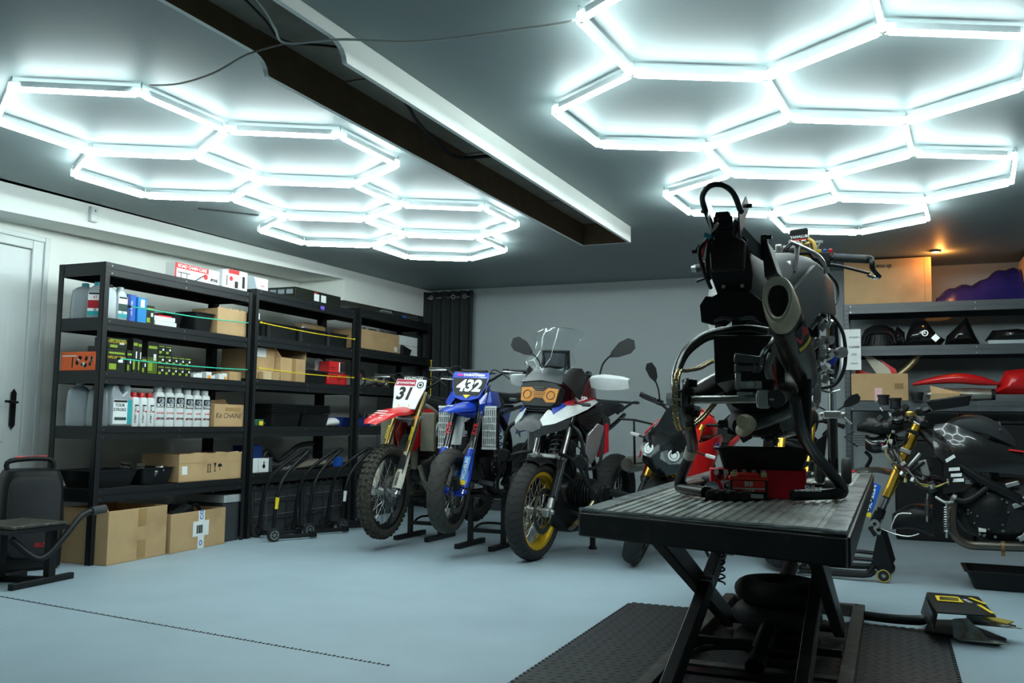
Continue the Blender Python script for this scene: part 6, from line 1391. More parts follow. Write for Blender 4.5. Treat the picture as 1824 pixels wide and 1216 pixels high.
# left tail side and right seat side
B().loft([[(-.19, .040, .81), (-.19, .052, .79), (-.17, .046, .80)], [(-.10, .066, .80), (-.10, .076, .74), (-.09, .060, .74)], [(-.05, .070, .76), (-.05, .078, .69), (-.04, .060, .70)]]).build('tail_side', CAR, t)
B().shell([[(-.18, -.022, .845), (-.18, -.016, .80)], [(-.12, -.040, .83), (-.12, -.030, .79)], [(-.07, -.066, .80), (-.07, -.060, .76)], [(-.04, -.084, .785), (-.04, -.084, .745)]], .008).build('seat_rail_cover', GRY, t)
B().loft([[(-.06, -.084, .800), (-.06, -.100, .800), (-.06, -.130, .70), (-.06, -.092, .69)], [(.05, -.09, .80), (.05, -.105, .80), (.05, -.135, .70), (.05, -.10, .68)]]).box(-.07, -.03, -.102, -.082, .79, .82).build('seat_side', mat('tail_tray_plastic', (.010, .010, .010), .6), t, bevel=.004)
for (y0, z0, y1, z1) in ((-.036, .885, -.060, .892), (.052, .885, .070, .885), (.085, .785, .098, .765), (-.100, .79, -.115, .795)):
    B().tube([(-.14, y0, z0), (-.14, y1, z1)], .004, 6).cbox((-.14, y1, z1), (.012, .018, .009)).build('stub_bracket', SAT, t)
B().tube([(-.16, .055, .80), (-.18, .078, .76), (-.15, .07, .70), (-.1, .06, .66)], .006, 8, sm=5).build('cable_loop', BLK, t)
B().tube([(-.17, .058, .79), (-.17, .068, .765), (-.16, .074, .745)], .004, 6, sm=3).tube([(-.16, .070, .73), (-.15, .074, .70)], .005, 6).build('red_wire', INKR, t)
B().tube([(-.19, .040, .815), (-.195, .020, .835)], [.008, .004], 10).build('white_connector', mat('cream_plastic', (.55, .53, .42), .5), t); B().cbox((-.19, .052, .80), (.02, .018, .012), (.5, 0, 0)).build('teal_connector', TEAL, t)
# hugger flap
b = B().loft([[(-.08+dx, y*k_, .60+(z-.60)*k_) for y, z in ((.098, .612), (.080, .640), (.060, .637), (.015, .660), (-.040, .644), (-.056, .645), (-.088, .616), (-.092, .585), (-.11, .545), (-.05, .565), (-.02, .572), (.02, .572), (.045, .553), (.066, .554), (.093, .56))] for dx, k_ in ((0, 1), (.03, .98), (.12, .9))])
b.build('rear_flap', BLK, t, bevel=.002)
for s_ in (1, -1): B().tube([(-.07, .075*s_ - .01, .556), (-.085, .04*s_-.01, .570), (-.08, .012*s_-.01, .565)], .006, 8, sm=3).build('flap_rib', GRY, t)
# swingarm
B().tube([(0.0, .185, .335), (.05, .20, .40), (.12, .190, .475), (.16, .150, .525), (.18, .10, .550), (.20, .0, .560), (.20, -.07, .548)], [.013, .015, .016, .017, .018, .020, .022], 12, sm=5).build('swingarm_brace', mat('polished_swingarm', (.10, .105, .10), .25, .8), t)
b = B()
b.loft([[(.16, y, z) for y, z in ((.10, .545), (-.085, .54), (-.08, .40), (-.02, .385), (.03, .40), (.095, .385))], [(.60, y, z) for y, z in ((.12, .52), (-.12, .52), (-.12, .36), (-.02, .36), (.03, .36), (.12, .36))]])
b.build('inner_hugger', BLK, t, bevel=.004)
for s_, y in ((1, .165), (-1, -.115)): B().tube([(-.02, y, .33), (.20, y*.95, .36), (.45, y*.85, .40), (.62, y*.8, .42)], [.028, .034, .042, .05], 12, sm=4).build('swingarm_beam', CAR, t)
B().cyl((0, -.062, .330), (0, .150, .328), .0125, 18).build('rear_axle', mat('axle_steel', (.34, .35, .33), .3, .95, var=.3, scale=30), t)
B().cyl((0, .165, .33), (0, .215, .33), .022, 6).cyl((0, .150, .33), (0, .168, .33), .03, 16).build('axle_adjuster', ALU, t)
b = B().cbox((0, -.078, .330), (.05, .030, .055)).cyl((0, -.095, .330), (0, -.112, .330), .022, 6).cyl((0, -.112, .330), (0, -.128, .330), .013, 12).cyl((0, -.058, .33), (0, -.064, .33), .026, 16); b.build('axle_nut', ALU, t, bevel=.003)
sp = B().lathe([(.0, .145), (.06, .145), (.068, .150), (.068, .156), (.0, .158)], c=(0, 0, .328), ax='Y', n=30).build('sprocket_carrier', CAR, t)
b = B()
for k_ in range(5): a = k_*2*math.pi/5+.2; b.box(-.012, .012, .125, .147, -.010, .012, T=Matrix.Translation((.05*math.cos(a), 0, .328+.05*math.sin(a))))
b.build('cush_lug', SAT, sp)
# chain round the sprocket and forward to the engine
CHN = mat('gold_chain', (.50, .40, .20), .32, .95, var=.35, scale=60)
pth = [(.62, .150, .40+.0), (.45, .155, .40), (.30, .160, .405), (.14, .166, .412), (.04, .170, .416)]
up_ = [V3(.62, .112, .492), V3(.50, .135, .490), V3(.36, .150, .468), V3(.22, .160, .440), V3(.08, .168, .424)]
arc = [V3(.088*math.cos(a), .172, .328+.092*math.sin(a)) for a in [R(80+20*i) for i in range(11)]]
lo_ = [V3(.08, .166, .240), V3(.25, .155, .275), V3(.45, .135, .345), V3(.62, .112, .40)]
cl = cr_spline(up_+arc+lo_, 14); out = [cl[0]]; acc = 0
for p in cl[1:]:
    if (p-out[-1]).length >= .0125: out.append(p)
b = B()
for i in range(len(out)-1):
    p, q = out[i], out[i+1]; d = q-p; w_ = .0075 if i % 2 else .0055
    for s_ in (-1, 1):
        o_ = V3(0, s_*w_, 0); b.bar(p+o_-d*.18, q+o_+d*.18, .0022, .0105, up=(d.cross(V3(0, 1, 0))).normalized())
    b.cyl(p-V3(0, .009, 0), p+V3(0, .009, 0), .0036, 6)
b.build('drive_chain', CHN, t)
# caliper and brake parts
b = B().cbox((.05, -.028, .452), (.07, .082, .030), (.15, 0, 0)).cbox((.04, -.030, .428), (.06, .075, .018)).cyl((.02, -.055, .44), (.02, -.055, .41), .012, 10).cyl((.02, .0, .44), (.02, .0, .41), .012, 10); b.build('brake_caliper', mat('grey_caliper', (.10, .11, .11), .4, .5), t, bevel=.006)
b = B().tube([(.03, .0, .42), (.03, .002, .36)], .008, 8).cbox((.04, -.035, .375), (.05, .06, .022)).cyl((.02, -.04, .375), (.0, -.04, .375), .012, 10).cbox((.05, -.02, .345), (.05, .05, .018)).cyl((.01, .003, .41), (.01, .003, .36), .005, 8); b.build('caliper_bracket', ALU, t, bevel=.003)
B().tube([(.05, -.062, .455), (.02, -.080, .48), (.04, -.094, .50), (.08, -.10, .52)], .007, 8, sm=4).build('brake_hose', STL, t)
B().tube([(.06, -.095, .47), (.05, -.085, .43), (.07, -.088, .40)], .012, 10, sm=3).build('foam_hose', mat('pale_grey_hose', (.32, .33, .31), .5), t)
B().shell([[(.14, -.10, .47), (.14, -.125, .43)], [(.10, -.105, .42), (.10, -.13, .38)], [(.06, -.115, .35), (.06, -.12, .345)]], .004).build('heel_plate', mat('glossy_heel_plate', (.10, .08, .07), .1, .6, coat=.5), t)
B().tube([(.05, -.098, .44), (.05, -.105, .41), (.05, -.112, .37)], .003, 6, sm=3).build('red_wire', INKR, t)
# muffler
def tri_ring(c, rx, rz_, M):
    q = []
    for k_ in range(28):
        a = 2*math.pi*k_/28; x = rx*math.copysign(abs(math.sin(a))**.75, math.sin(a)); z = rz_*math.copysign(abs(math.cos(a))**.8, math.cos(a)); w_ = 1-.28*(-z/rz_) if z < 0 else 1.0
        q.append(M @ V3(x*(.72+.28*(z/rz_+1)/2*1.6 if z < 0 else 1), z, 0))
    return q
tip = V3(-.13, -.137, .612); base = V3(.30, -.178, .395); d_ = (base-tip).normalized(); xx = V3(0, -1, 0); yy_ = V3(0, 0, 1)
def mring(u, rx, rz_, face=None):
    c_ = tip+(base-tip)*u; z_ = face or d_; x_ = (V3(0, -1, 0)-z_*V3(0, -1, 0).dot(z_)).normalized(); y_ = z_.cross(x_) * -1
    if y_.z < 0: y_ = -y_
    q = []
    for k_ in range(28):
        a = 2*math.pi*k_/28; X_ = math.sin(a); Z_ = math.cos(a); X_ = math.copysign(abs(X_)**.8, X_); Z_ = math.copysign(abs(Z_)**.85, Z_); tap = 1-.30*max(0, -Z_)
        q.append(c_+x_*X_*rx*tap+y_*Z_*rz_)
    return q
fc = V3(1, .12, -.10).normalized()
mf = B().loft([mring(.14, .047, .062), mring(.16, .050, .064), mring(.70, .053, .056), mring(.96, .036, .036), mring(1.0, .028, .028)]).build('muffler', MUF, t)
B().loft([mring(.0, .043, .070, fc), mring(.03, .046, .074, fc), mring(.10, .050, .070), mring(.17, .0505, .066)], cap=False).build('muffler_cap', MUFT, mf)
B().loft([mring(.0, .043, .070, fc), mring(-.010, .041, .067, fc), mring(-.012, .036, .058, fc), mring(-.002, .030, .050, fc), mring(.02, .027, .046, fc)], cap=False).build('muffler_outlet', mat('light_bronze_rim', (.62, .56, .42), .45, .3), mf)
B().loft([mring(.010, .0275, .047, fc), mring(.011, .002, .003, fc)]).build('outlet_bore', INK, mf)
B().loft([mring(.165, .0512, .0665), mring(.20, .0518, .0660)], cap=False).build('clamp_band', SAT, mf)
c_ = tip+(base-tip)*.33; n_ = V3(-.30, -.80, -.45); n_ = (n_-d_*n_.dot(d_)).normalized(); s_x = -d_; s_y = n_.cross(s_x)
def onm(u, a, r_=.0545): return c_+s_x*u+(n_*math.cos(a)+s_y*math.sin(a))*r_*(1+.10*math.sin(a)**2)
def patch(nm, m, u0, u1, a0, a1, r_): B().shell([[onm(u0+(u1-u0)*i/3, a0+(a1-a0)*j/8, r_) for j in range(9)] for i in range(4)], .0006).build(nm, m, mf)
patch('black_label', INK, -.060, .055, -.62, .62, .0550)
patch('yellow_stripe', INKY, -.052, -.034, -.52, .48, .0562)
B().shell([[onm(u, a, .0562) for u, a in r_] for r_ in ([(-.02, -.45), (.005, -.10), (-.02, .30)], [(-.002, -.45), (.022, -.12), (.002, .42)], [(.012, -.50), (.046, -.20), (.024, .50)])], .0006).build('red_zigzag', INKR, mf)
B().tube([tuple(base), (.34, -.165, .365), (.30, -.10, .300), (.22, -.04, .268), (.20, .0, .255)], [.028, .030, .030, .027, .026], 14, sm=5).build('mid_pipe', CAR, t)
B().tube([(.30, .03, .235), (.20, -.005, .255), (.14, -.0, .262), (.12, .005, .262)], [.024, .026, .026, .020], 14, sm=4).build('pipe_stub', MUFT, t)
B().tube([(-.02, -.10, .585), (-.05, -.095, .565), (.05, -.10, .56)], .009, 8, sm=3).build('muffler_bracket', ALU, t)
# engine, frame spars, tank shell
engine(t, (.72, -.02, .42), 1.10, mat('grey_engine_metal', (.16, .165, .16), .4, .7), False, m2=mat('grey_engine_metal', (.16, .165, .16), .4, .7))
B().body([(.40, .25, .08, .03), (.55, .26, .12, .05), (.80, .27, .13, .06), (1.0, .32, .10, .05)], p=3).build('oil_sump', DRK, t)
b = B(); q = random.Random(31)
for i in range(14): p = V3(q.uniform(.6, .9), q.uniform(-.235, -.18), q.uniform(.42, .66)); b.cyl(p, p+V3(-.02, -.015, q.uniform(-.02, .02)), q.uniform(.006, .013), 10).cbox(p+V3(.02, .02, 0), (.03, .02, .03), (q.random(), 0, 0))
split_build(b, 'engine_fitting', ALU, t)
b = B(); q = random.Random(33)
for i in range(12): p = V3(q.uniform(.25, .5), q.uniform(-.16, .10), q.uniform(.21, .30)); b.cyl(p, p+V3(0, .03, q.uniform(-.02, .02)), q.uniform(.006, .014), 8)
split_build(b, 'linkage_part', DRK, t)
for s_ in (1, -1):
    g = [[(.42, s_*.10, .70), (.42, s_*.13, .55)], [(.65, s_*.17, .84), (.60, s_*.19, .66)], [(.85, s_*.215, .80), (.85, s_*.225, .68)], [(1.05, s_*.17, .90), (1.08, s_*.17, .76)], [(1.22, s_*.06, .93), (1.24, s_*.06, .80)]]
    B().shell(g if s_ < 0 else [r_[::-1] for r_ in g], .02).build('frame_spar', mat('dull_alloy_frame', (.07, .075, .075), .42, .7), t)
g = []
for x, z, hw, hh in ((.42, .72, .09, .06), (.52, .80, .13, .09), (.68, .85, .17, .10), (.85, .86, .205, .11), (1.0, .86, .18, .10), (1.10, .87, .12, .08)): g.append((x, z-.035, hw, hh*.9))
B().body(g, p=2.6).build('tank_shell', mat('dull_tank_shell', (.022, .024, .024), .55, var=.4, scale=7, spec=.3), t)
B().tube([(.62, -.10, .93), (.75, -.19, .895), (.92, -.205, .86), (1.05, -.15, .90)], .008, 8, sm=5).build('bright_tank_edge', STL, t)
for dy in (0, .012): B().tube([(1.15, -.02-dy, .99), (1.0, -.05-dy, .985), (.80, -.10-dy, .965), (.62, -.12-dy, .90), (.52, -.125, .80)], .004, 6, sm=5).build('control_cable', BLK, t)
b = B().tube([(.55, -.105, .84), (.53, -.10, .79)], .012, 10).cbox((.54, -.10, .775), (.02, .025, .02)); b.build('quick_coupling', ALU, t)
b = B().lathe([(.008, 0), (.014, 0), (.014, .004), (.008, .004)], c=(.93, -.205, .868), ax='X', n=16, closed=True); b.build('mounting_eye', STL, t)
# forks, triple clamp, bars
b = B()
for s_ in (1, -1): b.tube([(1.18, s_*.105, 1.01), (1.42, s_*.105, .52)], .026, 14)
b.build('fork_tube', GLD, t)
b = B().prism([(-.05, -.03), (-.13, -.03), (-.14, .03), (-.05, .05), (.05, .05), (.14, .03), (.13, -.03), (.05, -.03)], .022, frame((1.19, 0, .985), (0, 1, 0), (1, 0, -.2))).prism([(-.14, -.03), (.14, -.03), (.14, .05), (-.14, .05)], .03, frame((1.25, 0, .85), (0, 1, 0), (1, 0, -.2))); b.build('triple_clamp', SAT, t, bevel=.006)
for s_ in (1, -1): B().tube([(1.175, s_*.105, 1.01), (1.165, s_*.105, 1.03)], [.024, .024], 18).build('fork_cap', mat('gold_fork_cap', (.55, .38, .10), .3, .9), t); B().tube([(1.165, s_*.105, 1.03), (1.16, s_*.105, 1.04)], .012, 6).build('fork_nut', STL, t)
B().cbox((1.20, .03, 1.0), (.04, .10, .012)).cyl((1.18, .0, 1.0), (1.17, .0, 1.03), .014, 12).cbox((1.16, -.045, 1.012), (.03, .05, .015)).build('ignition_parts', ALU, t, bevel=.003)
for s_ in (1, -1):
    o = B().tube([(1.22, s_*.12, .955), (1.20, s_*.18, .965), (1.16, s_*.37, .942)], .012, 10, sm=3).build('clip_on_bar', SAT, t)
    B().tube([(1.19, s_*.225, .962), (1.188, s_*.235, .961), (1.165, s_*.355, .944)], [.021, .0175, .0175], 14).build('grip', mat('grip_rubber', (.030, .033, .034), .6), o); B().tube([(1.165, s_*.355, .944), (1.162, s_*.375, .942)], [.018, .013], 14).build('bar_end', SAT if s_ < 0 else ALU, o)
    B().cbox((1.20, s_*.185, .965), (.05, .05, .045)).build('switchgear', BLK, o, bevel=.006)
    B().tube([(1.23, s_*.17, .945), (1.24, s_*.24, .935), (1.22, s_*.31, .91), (1.20, s_*.36, .89)], [.009, .007, .006, .006], 8, sm=4).build('lever', SAT, o)
    B().cbox((1.24, s_*.165, .95), (.04, .05, .03)).build('master_cylinder', ALU, o, bevel=.004)
for i, m_ in enumerate((INKY, INKB, INKR)): B().cyl((1.19, -.165-.022*i, .985), (1.185, -.165-.022*i, 1.0), .008, 10).build('coloured_button', m_, t)
B().tube([(1.17, -.368, .945), (1.15, -.372, .925), (1.155, -.375, .90), (1.19, -.40, .872)], [.014, .012, .010, .009], 10, sm=4).build('lever_guard', SAT, t); B().tube([(1.19, -.40, .872), (1.18, -.38, .868), (1.19, -.355, .880)], .007, 8, sm=3).build('guard_tip', CHR, t)
text('DOMINO', .018, INKB, frame((1.168, -.28, .958), (-.17, -.98, -.14), (-.6, 0, .8)), t, bold=.02)
b = B().prism([(-.036, -.034), (.034, -.036), (.038, .034), (-.040, .030)], .04, frame((1.22, -.082, 1.068), (0, -1, .05), (0, 0.05, 1))); rs = b.build('reservoir_sock', mat('black_towelling', (.012, .013, .013), .95, bump=.8), t, bevel=.008)
text('YAMALUBE', .016, INKW, frame((1.199, -.086, 1.064), (0, -1, .06), (0, .06, 1)), rs, bold=.03, T=None); B().cbox((1.1985, -.086, 1.051), (.001, .055, .006), (-.06, 0, 0)).build('red_strip', INKR, rs)
B().tube([(1.21, -.118, 1.055), (1.21, -.142, 1.035), (1.215, -.150, .99)], .008, 10, sm=4).build('yellow_tube', mat('yellow_hose', (.75, .50, .12), .35), t)
B().tube([(1.20, -.155, .99), (1.19, -.16, 1.015), (1.19, -.17, 1.03)], .005, 8).cbox((1.19, -.165, 1.035), (.012, .03, .01)).build('bracket', ALU, t)
for pts in ([(1.22, -.17, .93), (1.30, -.225, .87), (1.28, -.225, .79), (1.15, -.20, .74)], [(1.0, -.22, .70), (1.0, -.262, .62), (.98, -.268, .50), (.95, -.235, .42), (.90, -.18, .40)], [(1.0, -.235, .66), (1.0, -.24, .50), (.95, -.22, .42)]): B().tube(pts, .007, 8, sm=5).build('brake_hose', BLK, t)
B().tube([(.95, -.165, .40), (.92, -.21, .385), (.93, -.25, .395)], .004, 6, sm=3).build('steel_hook', STL, t); B().cyl((1.0, -.245, .545), (.97, -.262, .545), .022, 14).build('hose_joint', ALU, t); B().cbox((.80, -.235, .50), (.04, .02, .035), (.5, 0, 0)).build('blue_tab', BLU, t)
B().box(.98, 1.06, -.17, .17, .42, .70).build('radiator', SAT, t)
# ---------------------------------------------------------------- carbon bike on the front stand at the right
CARB = mat('glossy_carbon_weave', (.012, .012, .012), .2, var=.5, scale=240, coat=.7)
t = thing('carbon_motorcycle', 'stripped carbon-bodied motorcycle with gold fork and no front wheel', 'motorcycle', (-.104, 6.33, 0), R(176))
for y in (.105, -.105):
    U = V3(-.385, 0, .923); A0 = V3(-.0, y, .35)
    ms = [ALU, SAT, STL, GLD]; b = B()
    b.tube([A0+U*.0, A0+U*.08], [.03, .028], 16, m=1); b.tube([A0+U*.08, A0+U*.19], .020, 16, m=1); b.tube([A0+U*.11, A0+U*.18], .0215, 16, m=2); b.tube([A0+U*.19, A0+U*.72], .027, 18, m=3)
    b.build('fork_leg', ms, t); B().lathe([(.012, -.02), (.030, -.02), (.030, .02), (.012, .02)], c=tuple(A0+V3(-.005, .02, -.0)), ax='Y', n=24, closed=True).build('axle_clamp', ALU, t)
    B().cbox(A0+U*.50, (.07, .075, .03), (0, -R(22), 0)).build('fork_bracket', ALU, t, bevel=.005)
B().tube([tuple(V3(0, .105, .35)+V3(-.385, 0, .923)*.62+V3(.03, .04, 0)), tuple(V3(0, .105, .35)+V3(-.385, 0, .923)*.55+V3(.03, .03, 0)), (-.12, .15, .83)], .010, 8, sm=3).build('wire_bundle', BLK, t)
fg = B().prism([(-.028, 0), (.028, 0), (.034, .21), (-.02, .22)], .012, frame((.045, .16, .40), (-.95, 0, -.3), (-.25, 0, .96))).build('fork_guard', mat('michelin_blue', (.01, .12, .60), .35), t, bevel=.003)
text('MICHELIN', .040, INKW, frame((.010, .168, .51), (-.25, 0, .96), (.95, 0, .3)), fg, bold=.03); B().prism([(-.028, 0), (.028, 0), (.028, .03), (-.028, .018)], .0135, frame((.045, .16, .40), (-.95, 0, -.3), (-.25, 0, .96))).build('yellow_decal', INKY, fg); B().lathe([(.008, 0), (.016, 0), (.016, .002), (.008, .002)], T=frame((.030, .167, .44), (-.95, 0, -.3), (-.25, 0, .96)), n=16, closed=True).lathe([(.008, 0), (.016, 0), (.016, .002), (.008, .002)], T=frame((.012, .167, .50), (-.95, 0, -.3), (-.25, 0, .96)), n=16, closed=True).build('round_mark', INK, fg)
B().shell([[(x, .07*k_, z-.03*k_*k_) for k_ in (-1, -.5, 0, .5, 1)] for x, z in ((.16, .67), (.08, .695), (-.02, .70), (-.12, .68), (-.18, .64))], .005).build('front_mudguard', CAR, t); B().cbox((.13, .055, .672), (.03, .006, .015)).build('red_mark', INKR, t)
# upper fork, bars, lamp bracket, wires
b = B()
for z, x in ((.93, -.24), (.99, -.27)): b.cbox((x, 0, z), (.08, .27, .025), (0, -R(22), 0))
b.build('triple_clamp', SAT, t, bevel=.005)
B().tube([(-.25, .14, 1.03), (-.27, .18, 1.02), (-.33, .38, .98)], .012, 10, sm=3).build('clip_on_bar', SAT, t); B().tube([(-.28, .24, 1.012), (-.31, .36, .985)], .018, 14).build('grip', mat('grip_rubber', (.030, .033, .034), .6), t); B().tube([(-.31, .36, .985), (-.315, .38, .98)], .02, 14).build('bar_end', SAT, t)
B().tube([(-.25, -.14, 1.03), (-.22, -.2, 1.03), (-.10, -.36, 1.02)], .012, 10, sm=3).build('clip_on_bar', SAT, t)
B().tube([(-.10, .08, 1.04), (-.16, .05, 1.09)], .014, 10).build('alloy_lever', ALU, t)
B().body([(.10, .95, .03, .02), (.03, .97, .09, .05), (-.08, .95, .12, .05), (-.18, .98, .10, .04)], p=2.5).build('dash_bracket', SAT, t)
B().body([(.05, .86, .05, .05), (.0, .84, .09, .055), (-.08, .86, .10, .06), (-.14, .88, .06, .03)], p=2.2).build('air_duct', GLS, t)
b = B()
for i in range(5): b.bar((.02, .05, .905-.014*i), (.12, .02, .90-.016*i), .006, .004)
b.tube([(.12, 0, .93), (.18, 0, .89), (.10, .02, .83)], .006, 6); b.tube([(.05, .05, .80), (.02, .03, .76), (.05, 0, .70)], .012, 8, sm=3); b.build('fairing_stay', SAT, t)
q = random.Random(77)
WC = [BLK, BLK, SAT, BLK, mat('magenta_wire', (.35, .03, .12), .5), mat('yellow_green_wire', (.40, .38, .08), .5), BLK, mat('grey_cable', (.16, .17, .15), .6)]
nodes = [V3(-.09, .14, .88), V3(-.12, .16, .76), V3(-.20, .18, .68), V3(-.28, .20, .62), V3(-.36, .19, .64), V3(-.43, .2, .63)]
for i in range(22):
    a0 = q.randrange(0, 4); pts = [nodes[min(a0+j, 5)]+V3(q.uniform(-.04, .04), q.uniform(-.05, .05), q.uniform(-.04, .05)) for j in range(q.randrange(3, 5))]
    B().tube(pts, q.choice((.003, .004, .006)), 6, sm=5).build('loose_wire', WC[i % 8], t)
b = B()
for i in range(14): p = nodes[i % 6]+V3(q.uniform(-.05, .05), q.uniform(-.02, .05), q.uniform(-.05, .06)); b.cbox(p, (q.uniform(.015, .04), .02, q.uniform(.012, .03)), (q.random()*3, q.random()*3, 0))
split_build(b, 'wire_connector', [ALU], t, bevel=.003)
b = B()
for i in range(26): p = V3(q.uniform(-.33, -.02), q.uniform(-.08, .16), q.uniform(.95, 1.10)); b.cbox(p, (q.uniform(.02, .05), .03, q.uniform(.012, .035)), (q.random()*3, q.random(), 0))
split_build(b, 'cockpit_part', DRK, t, bevel=.003)
b = B()
for i in range(9): p = V3(q.uniform(-.28, -.04), q.uniform(.06, .18), q.uniform(.98, 1.10)); b.cyl(p, p+V3(q.uniform(-.05, .05), .02, q.uniform(-.02, .03)), q.uniform(.005, .010), 8)
split_build(b, 'cockpit_fitting', ALU, t)
B().lathe([(.0, .03), (.03, .03), (.034, .02), (.030, 0), (0, 0)], c=(-.23, .12, 1.03), n=18).build('gold_fork_cap', mat('gold_fork_cap', (.55, .38, .10), .3, .9), t)
for x in (-.07, -.14): B().lathe([(.032, .0), (.032, .05), (.038, .052), (.038, .064), (0, .066)], c=(x, .10, 1.10-.02*(x < -.1)), n=18).build('reservoir', BLK, t)
B().cbox((-.30, .17, .71), (.05, .03, .10), (0, .25, 0)).build('alloy_regulator', ALU, t, bevel=.006); B().tube([(-.20, .17, .70), (-.28, .19, .80)], .012, 8).build('sensor_pipe', ALU, t); B().tube([(-.20, .18, .66), (-.24, .19, .70), (-.30, .19, .75)], .009, 8, sm=3).build('rubber_pipe', BLK, t)
B().cbox((-.34, .19, .60), (.05, .02, .07), (0, .3, 0)).build('oval_cover', GRY, t, bevel=.01)
for x, z in ((-.20, .68),): B().tube([(x, .17, z), (x+.01, .18, z-.06)], .010, 8).build('yellow_connector', mat('pale_yellow_plastic', (.45, .42, .15), .5), t)
# tank cover, airbox, seat, frame
def cs(pts, y0, y1): return [[(x, y0, z) for x, z in pts], [(x, y1, z) for x, z in pts]]
for s_ in (1, -1):
    g = [[(-.36, s_*.12, .98), (-.35, s_*.18, .90), (-.36, s_*.19, .80)], [(-.44, s_*.17, .99), (-.44, s_*.22, .88), (-.42, s_*.22, .74)], [(-.54, s_*.18, .95), (-.55, s_*.235, .84), (-.55, s_*.22, .70)], [(-.68, s_*.17, .88), (-.68, s_*.22, .79), (-.68, s_*.20, .70)], [(-.95, s_*.14, .80), (-.95, s_*.17, .74), (-.95, s_*.15, .68)]]
    B().shell(g if s_ < 0 else [r_[::-1] for r_ in g], .006).build('carbon_tank_panel', CARB, t)
B().cyl((-.40, .205, .905), (-.40, .212, .905), .010, 10).cyl((-.43, .225, .83), (-.43, .232, .83), .014, 12).build('panel_holes', INK, t)
ab = B().body([(-.42, .96, .10, .03), (-.50, .98, .15, .055), (-.62, .97, .15, .07), (-.73, .92, .13, .06), (-.80, .86, .10, .03)], p=3.2).build('airbox', mat('airbox_plastic', (.030, .034, .035), .45), t)
b = B()
for i in range(5): b.tube([(-.50-.055*i, -.13, .99-.012*i), (-.50-.055*i, -.05, 1.045-.014*i), (-.50-.055*i, .05, 1.045-.014*i), (-.50-.055*i, .14, .99-.012*i)], .009, 8, sm=3)
b.build('airbox_ribs', mat('airbox_plastic', (.030, .034, .035), .45), ab)
B().body([(-.85, .78, .10, .05), (-1.1, .82, .13, .05), (-1.35, .90, .10, .04)], p=3).build('seat_unit', SAT, t); B().bar((-.76, .18, .835), (-.90, .17, .82), .02, .010).build('red_strip', INKR, t)
b = B()
for s_ in (1, -1):
    b.tube([(-.30, s_*.08, .93), (-.42, s_*.18, .80), (-.60, s_*.2, .66), (-.78, s_*.19, .56), (-.95, s_*.16, .42)], .03, 10, sm=4); b.tube([(-.34, s_*.10, .72), (-.42, s_*.16, .55), (-.50, s_*.17, .46)], .018, 8, sm=3)
b.build('frame', SAT, t)
for i, z in enumerate((.75, .70, .665, .635)): B().prism([(0, 0), (.06, .012), (.058, .032), (.0, .020)], .003, frame((-.425-.010*i, .232, z), (-1, 0, -.1), (0, 0, 1)) @ Matrix.Rotation(.5 if i < 1 else 0, 4, 'Z')).build('white_stripe', INKW, t)
B().prism([(0, 0), (.10, .02), (.09, .24), (.02, .26)], .006, frame((-.40, .225, .56), (-1, 0, 0), (0, 0, 1))).build('radiator_shroud', CARB, t)
B().box(-.40, -.34, -.17, .17, .40, .78).build('radiator', SAT, t)
engine(t, (-.72, 0, .48), 1.35, BLK, False)
split_build(B().lathe([(.0, .205), (.045, .205), (.062, .195), (.068, .17), (.07, .15)], c=(-.66, 0, .49), ax='Y', n=28).lathe([(.0, .20), (.035, .20), (.05, .19), (.052, .15)], c=(-.86, 0, .52), ax='Y', n=24), 'round_engine_cover', BLK, t)
b = B(); q = random.Random(5)
for i in range(22): p = V3(q.uniform(-.95, -.50), .17+q.uniform(0, .03), q.uniform(.32, .70)); b.cyl(p, p+V3(0, .018, 0), q.uniform(.005, .009), 6)
split_build(b, 'engine_bolt', STL, t)
b = B()
for i in range(6): p = V3(q.uniform(-.90, -.52), .19, q.uniform(.32, .66)); b.cbox(p, (q.uniform(.04, .10), .03, q.uniform(.02, .04)), (0, q.random(), 0))
split_build(b, 'alloy_bracket', ALU, t, bevel=.004)
B().cbox((-.60, .16, .67), (.11, .08, .06), (0, .2, 0)).box(-.66, -.54, .195, .205, .65, .69).build('starter_motor', DRK, t, bevel=.008)
b = B(); 
for i in range(5): b.box(-.65+.022*i, -.64+.022*i, .20, .212, .645, .70)
b.build('motor_ribs', DRK, t)
B().tube([(-.455, .22, .545), (-.50, .225, .525), (-.56, .22, .545), (-.66, .20, .63)], .017, 12, sm=5).build('coolant_hose', BLK, t); B().tube([(-.45, .22, .548), (-.47, .22, .540)], .021, 12).build('hose_clamp', ALU, t)
B().tube([(-.46, .19, .55), (-.445, .21, .42), (-.455, .215, .33), (-.52, .21, .272), (-.65, .20, .268), (-.85, .18, .272), (-1.2, .14, .28)], .026, 14, sm=6).build('exhaust_header', mat('grey_brown_header', (.13, .12, .10), .35, .8, dirt=((.22, .12, .05), 6, .55, .7)), t); B().tube([(-.70, .20, .268), (-.72, .20, .268)], .032, 14).cbox((-.71, .20, .235), (.02, .02, .04)).build('rusty_clamp', mat('rusty_clamp', (.25, .14, .06), .6, .6), t)
spring(t, (-.415, .25, .335), (-.418, .25, .49), .016, 11, .004, STL, 'stand_spring'); spring(t, (-.31, .22, .42), (-.315, .22, .53), .014, 9, .0035, DRK, 'stand_spring')
B().tube([(-.36, .24, .545), (-.41, .25, .515), (-.455, .24, .52)], .009, 8, sm=3).build('alloy_arm', ALU, t)
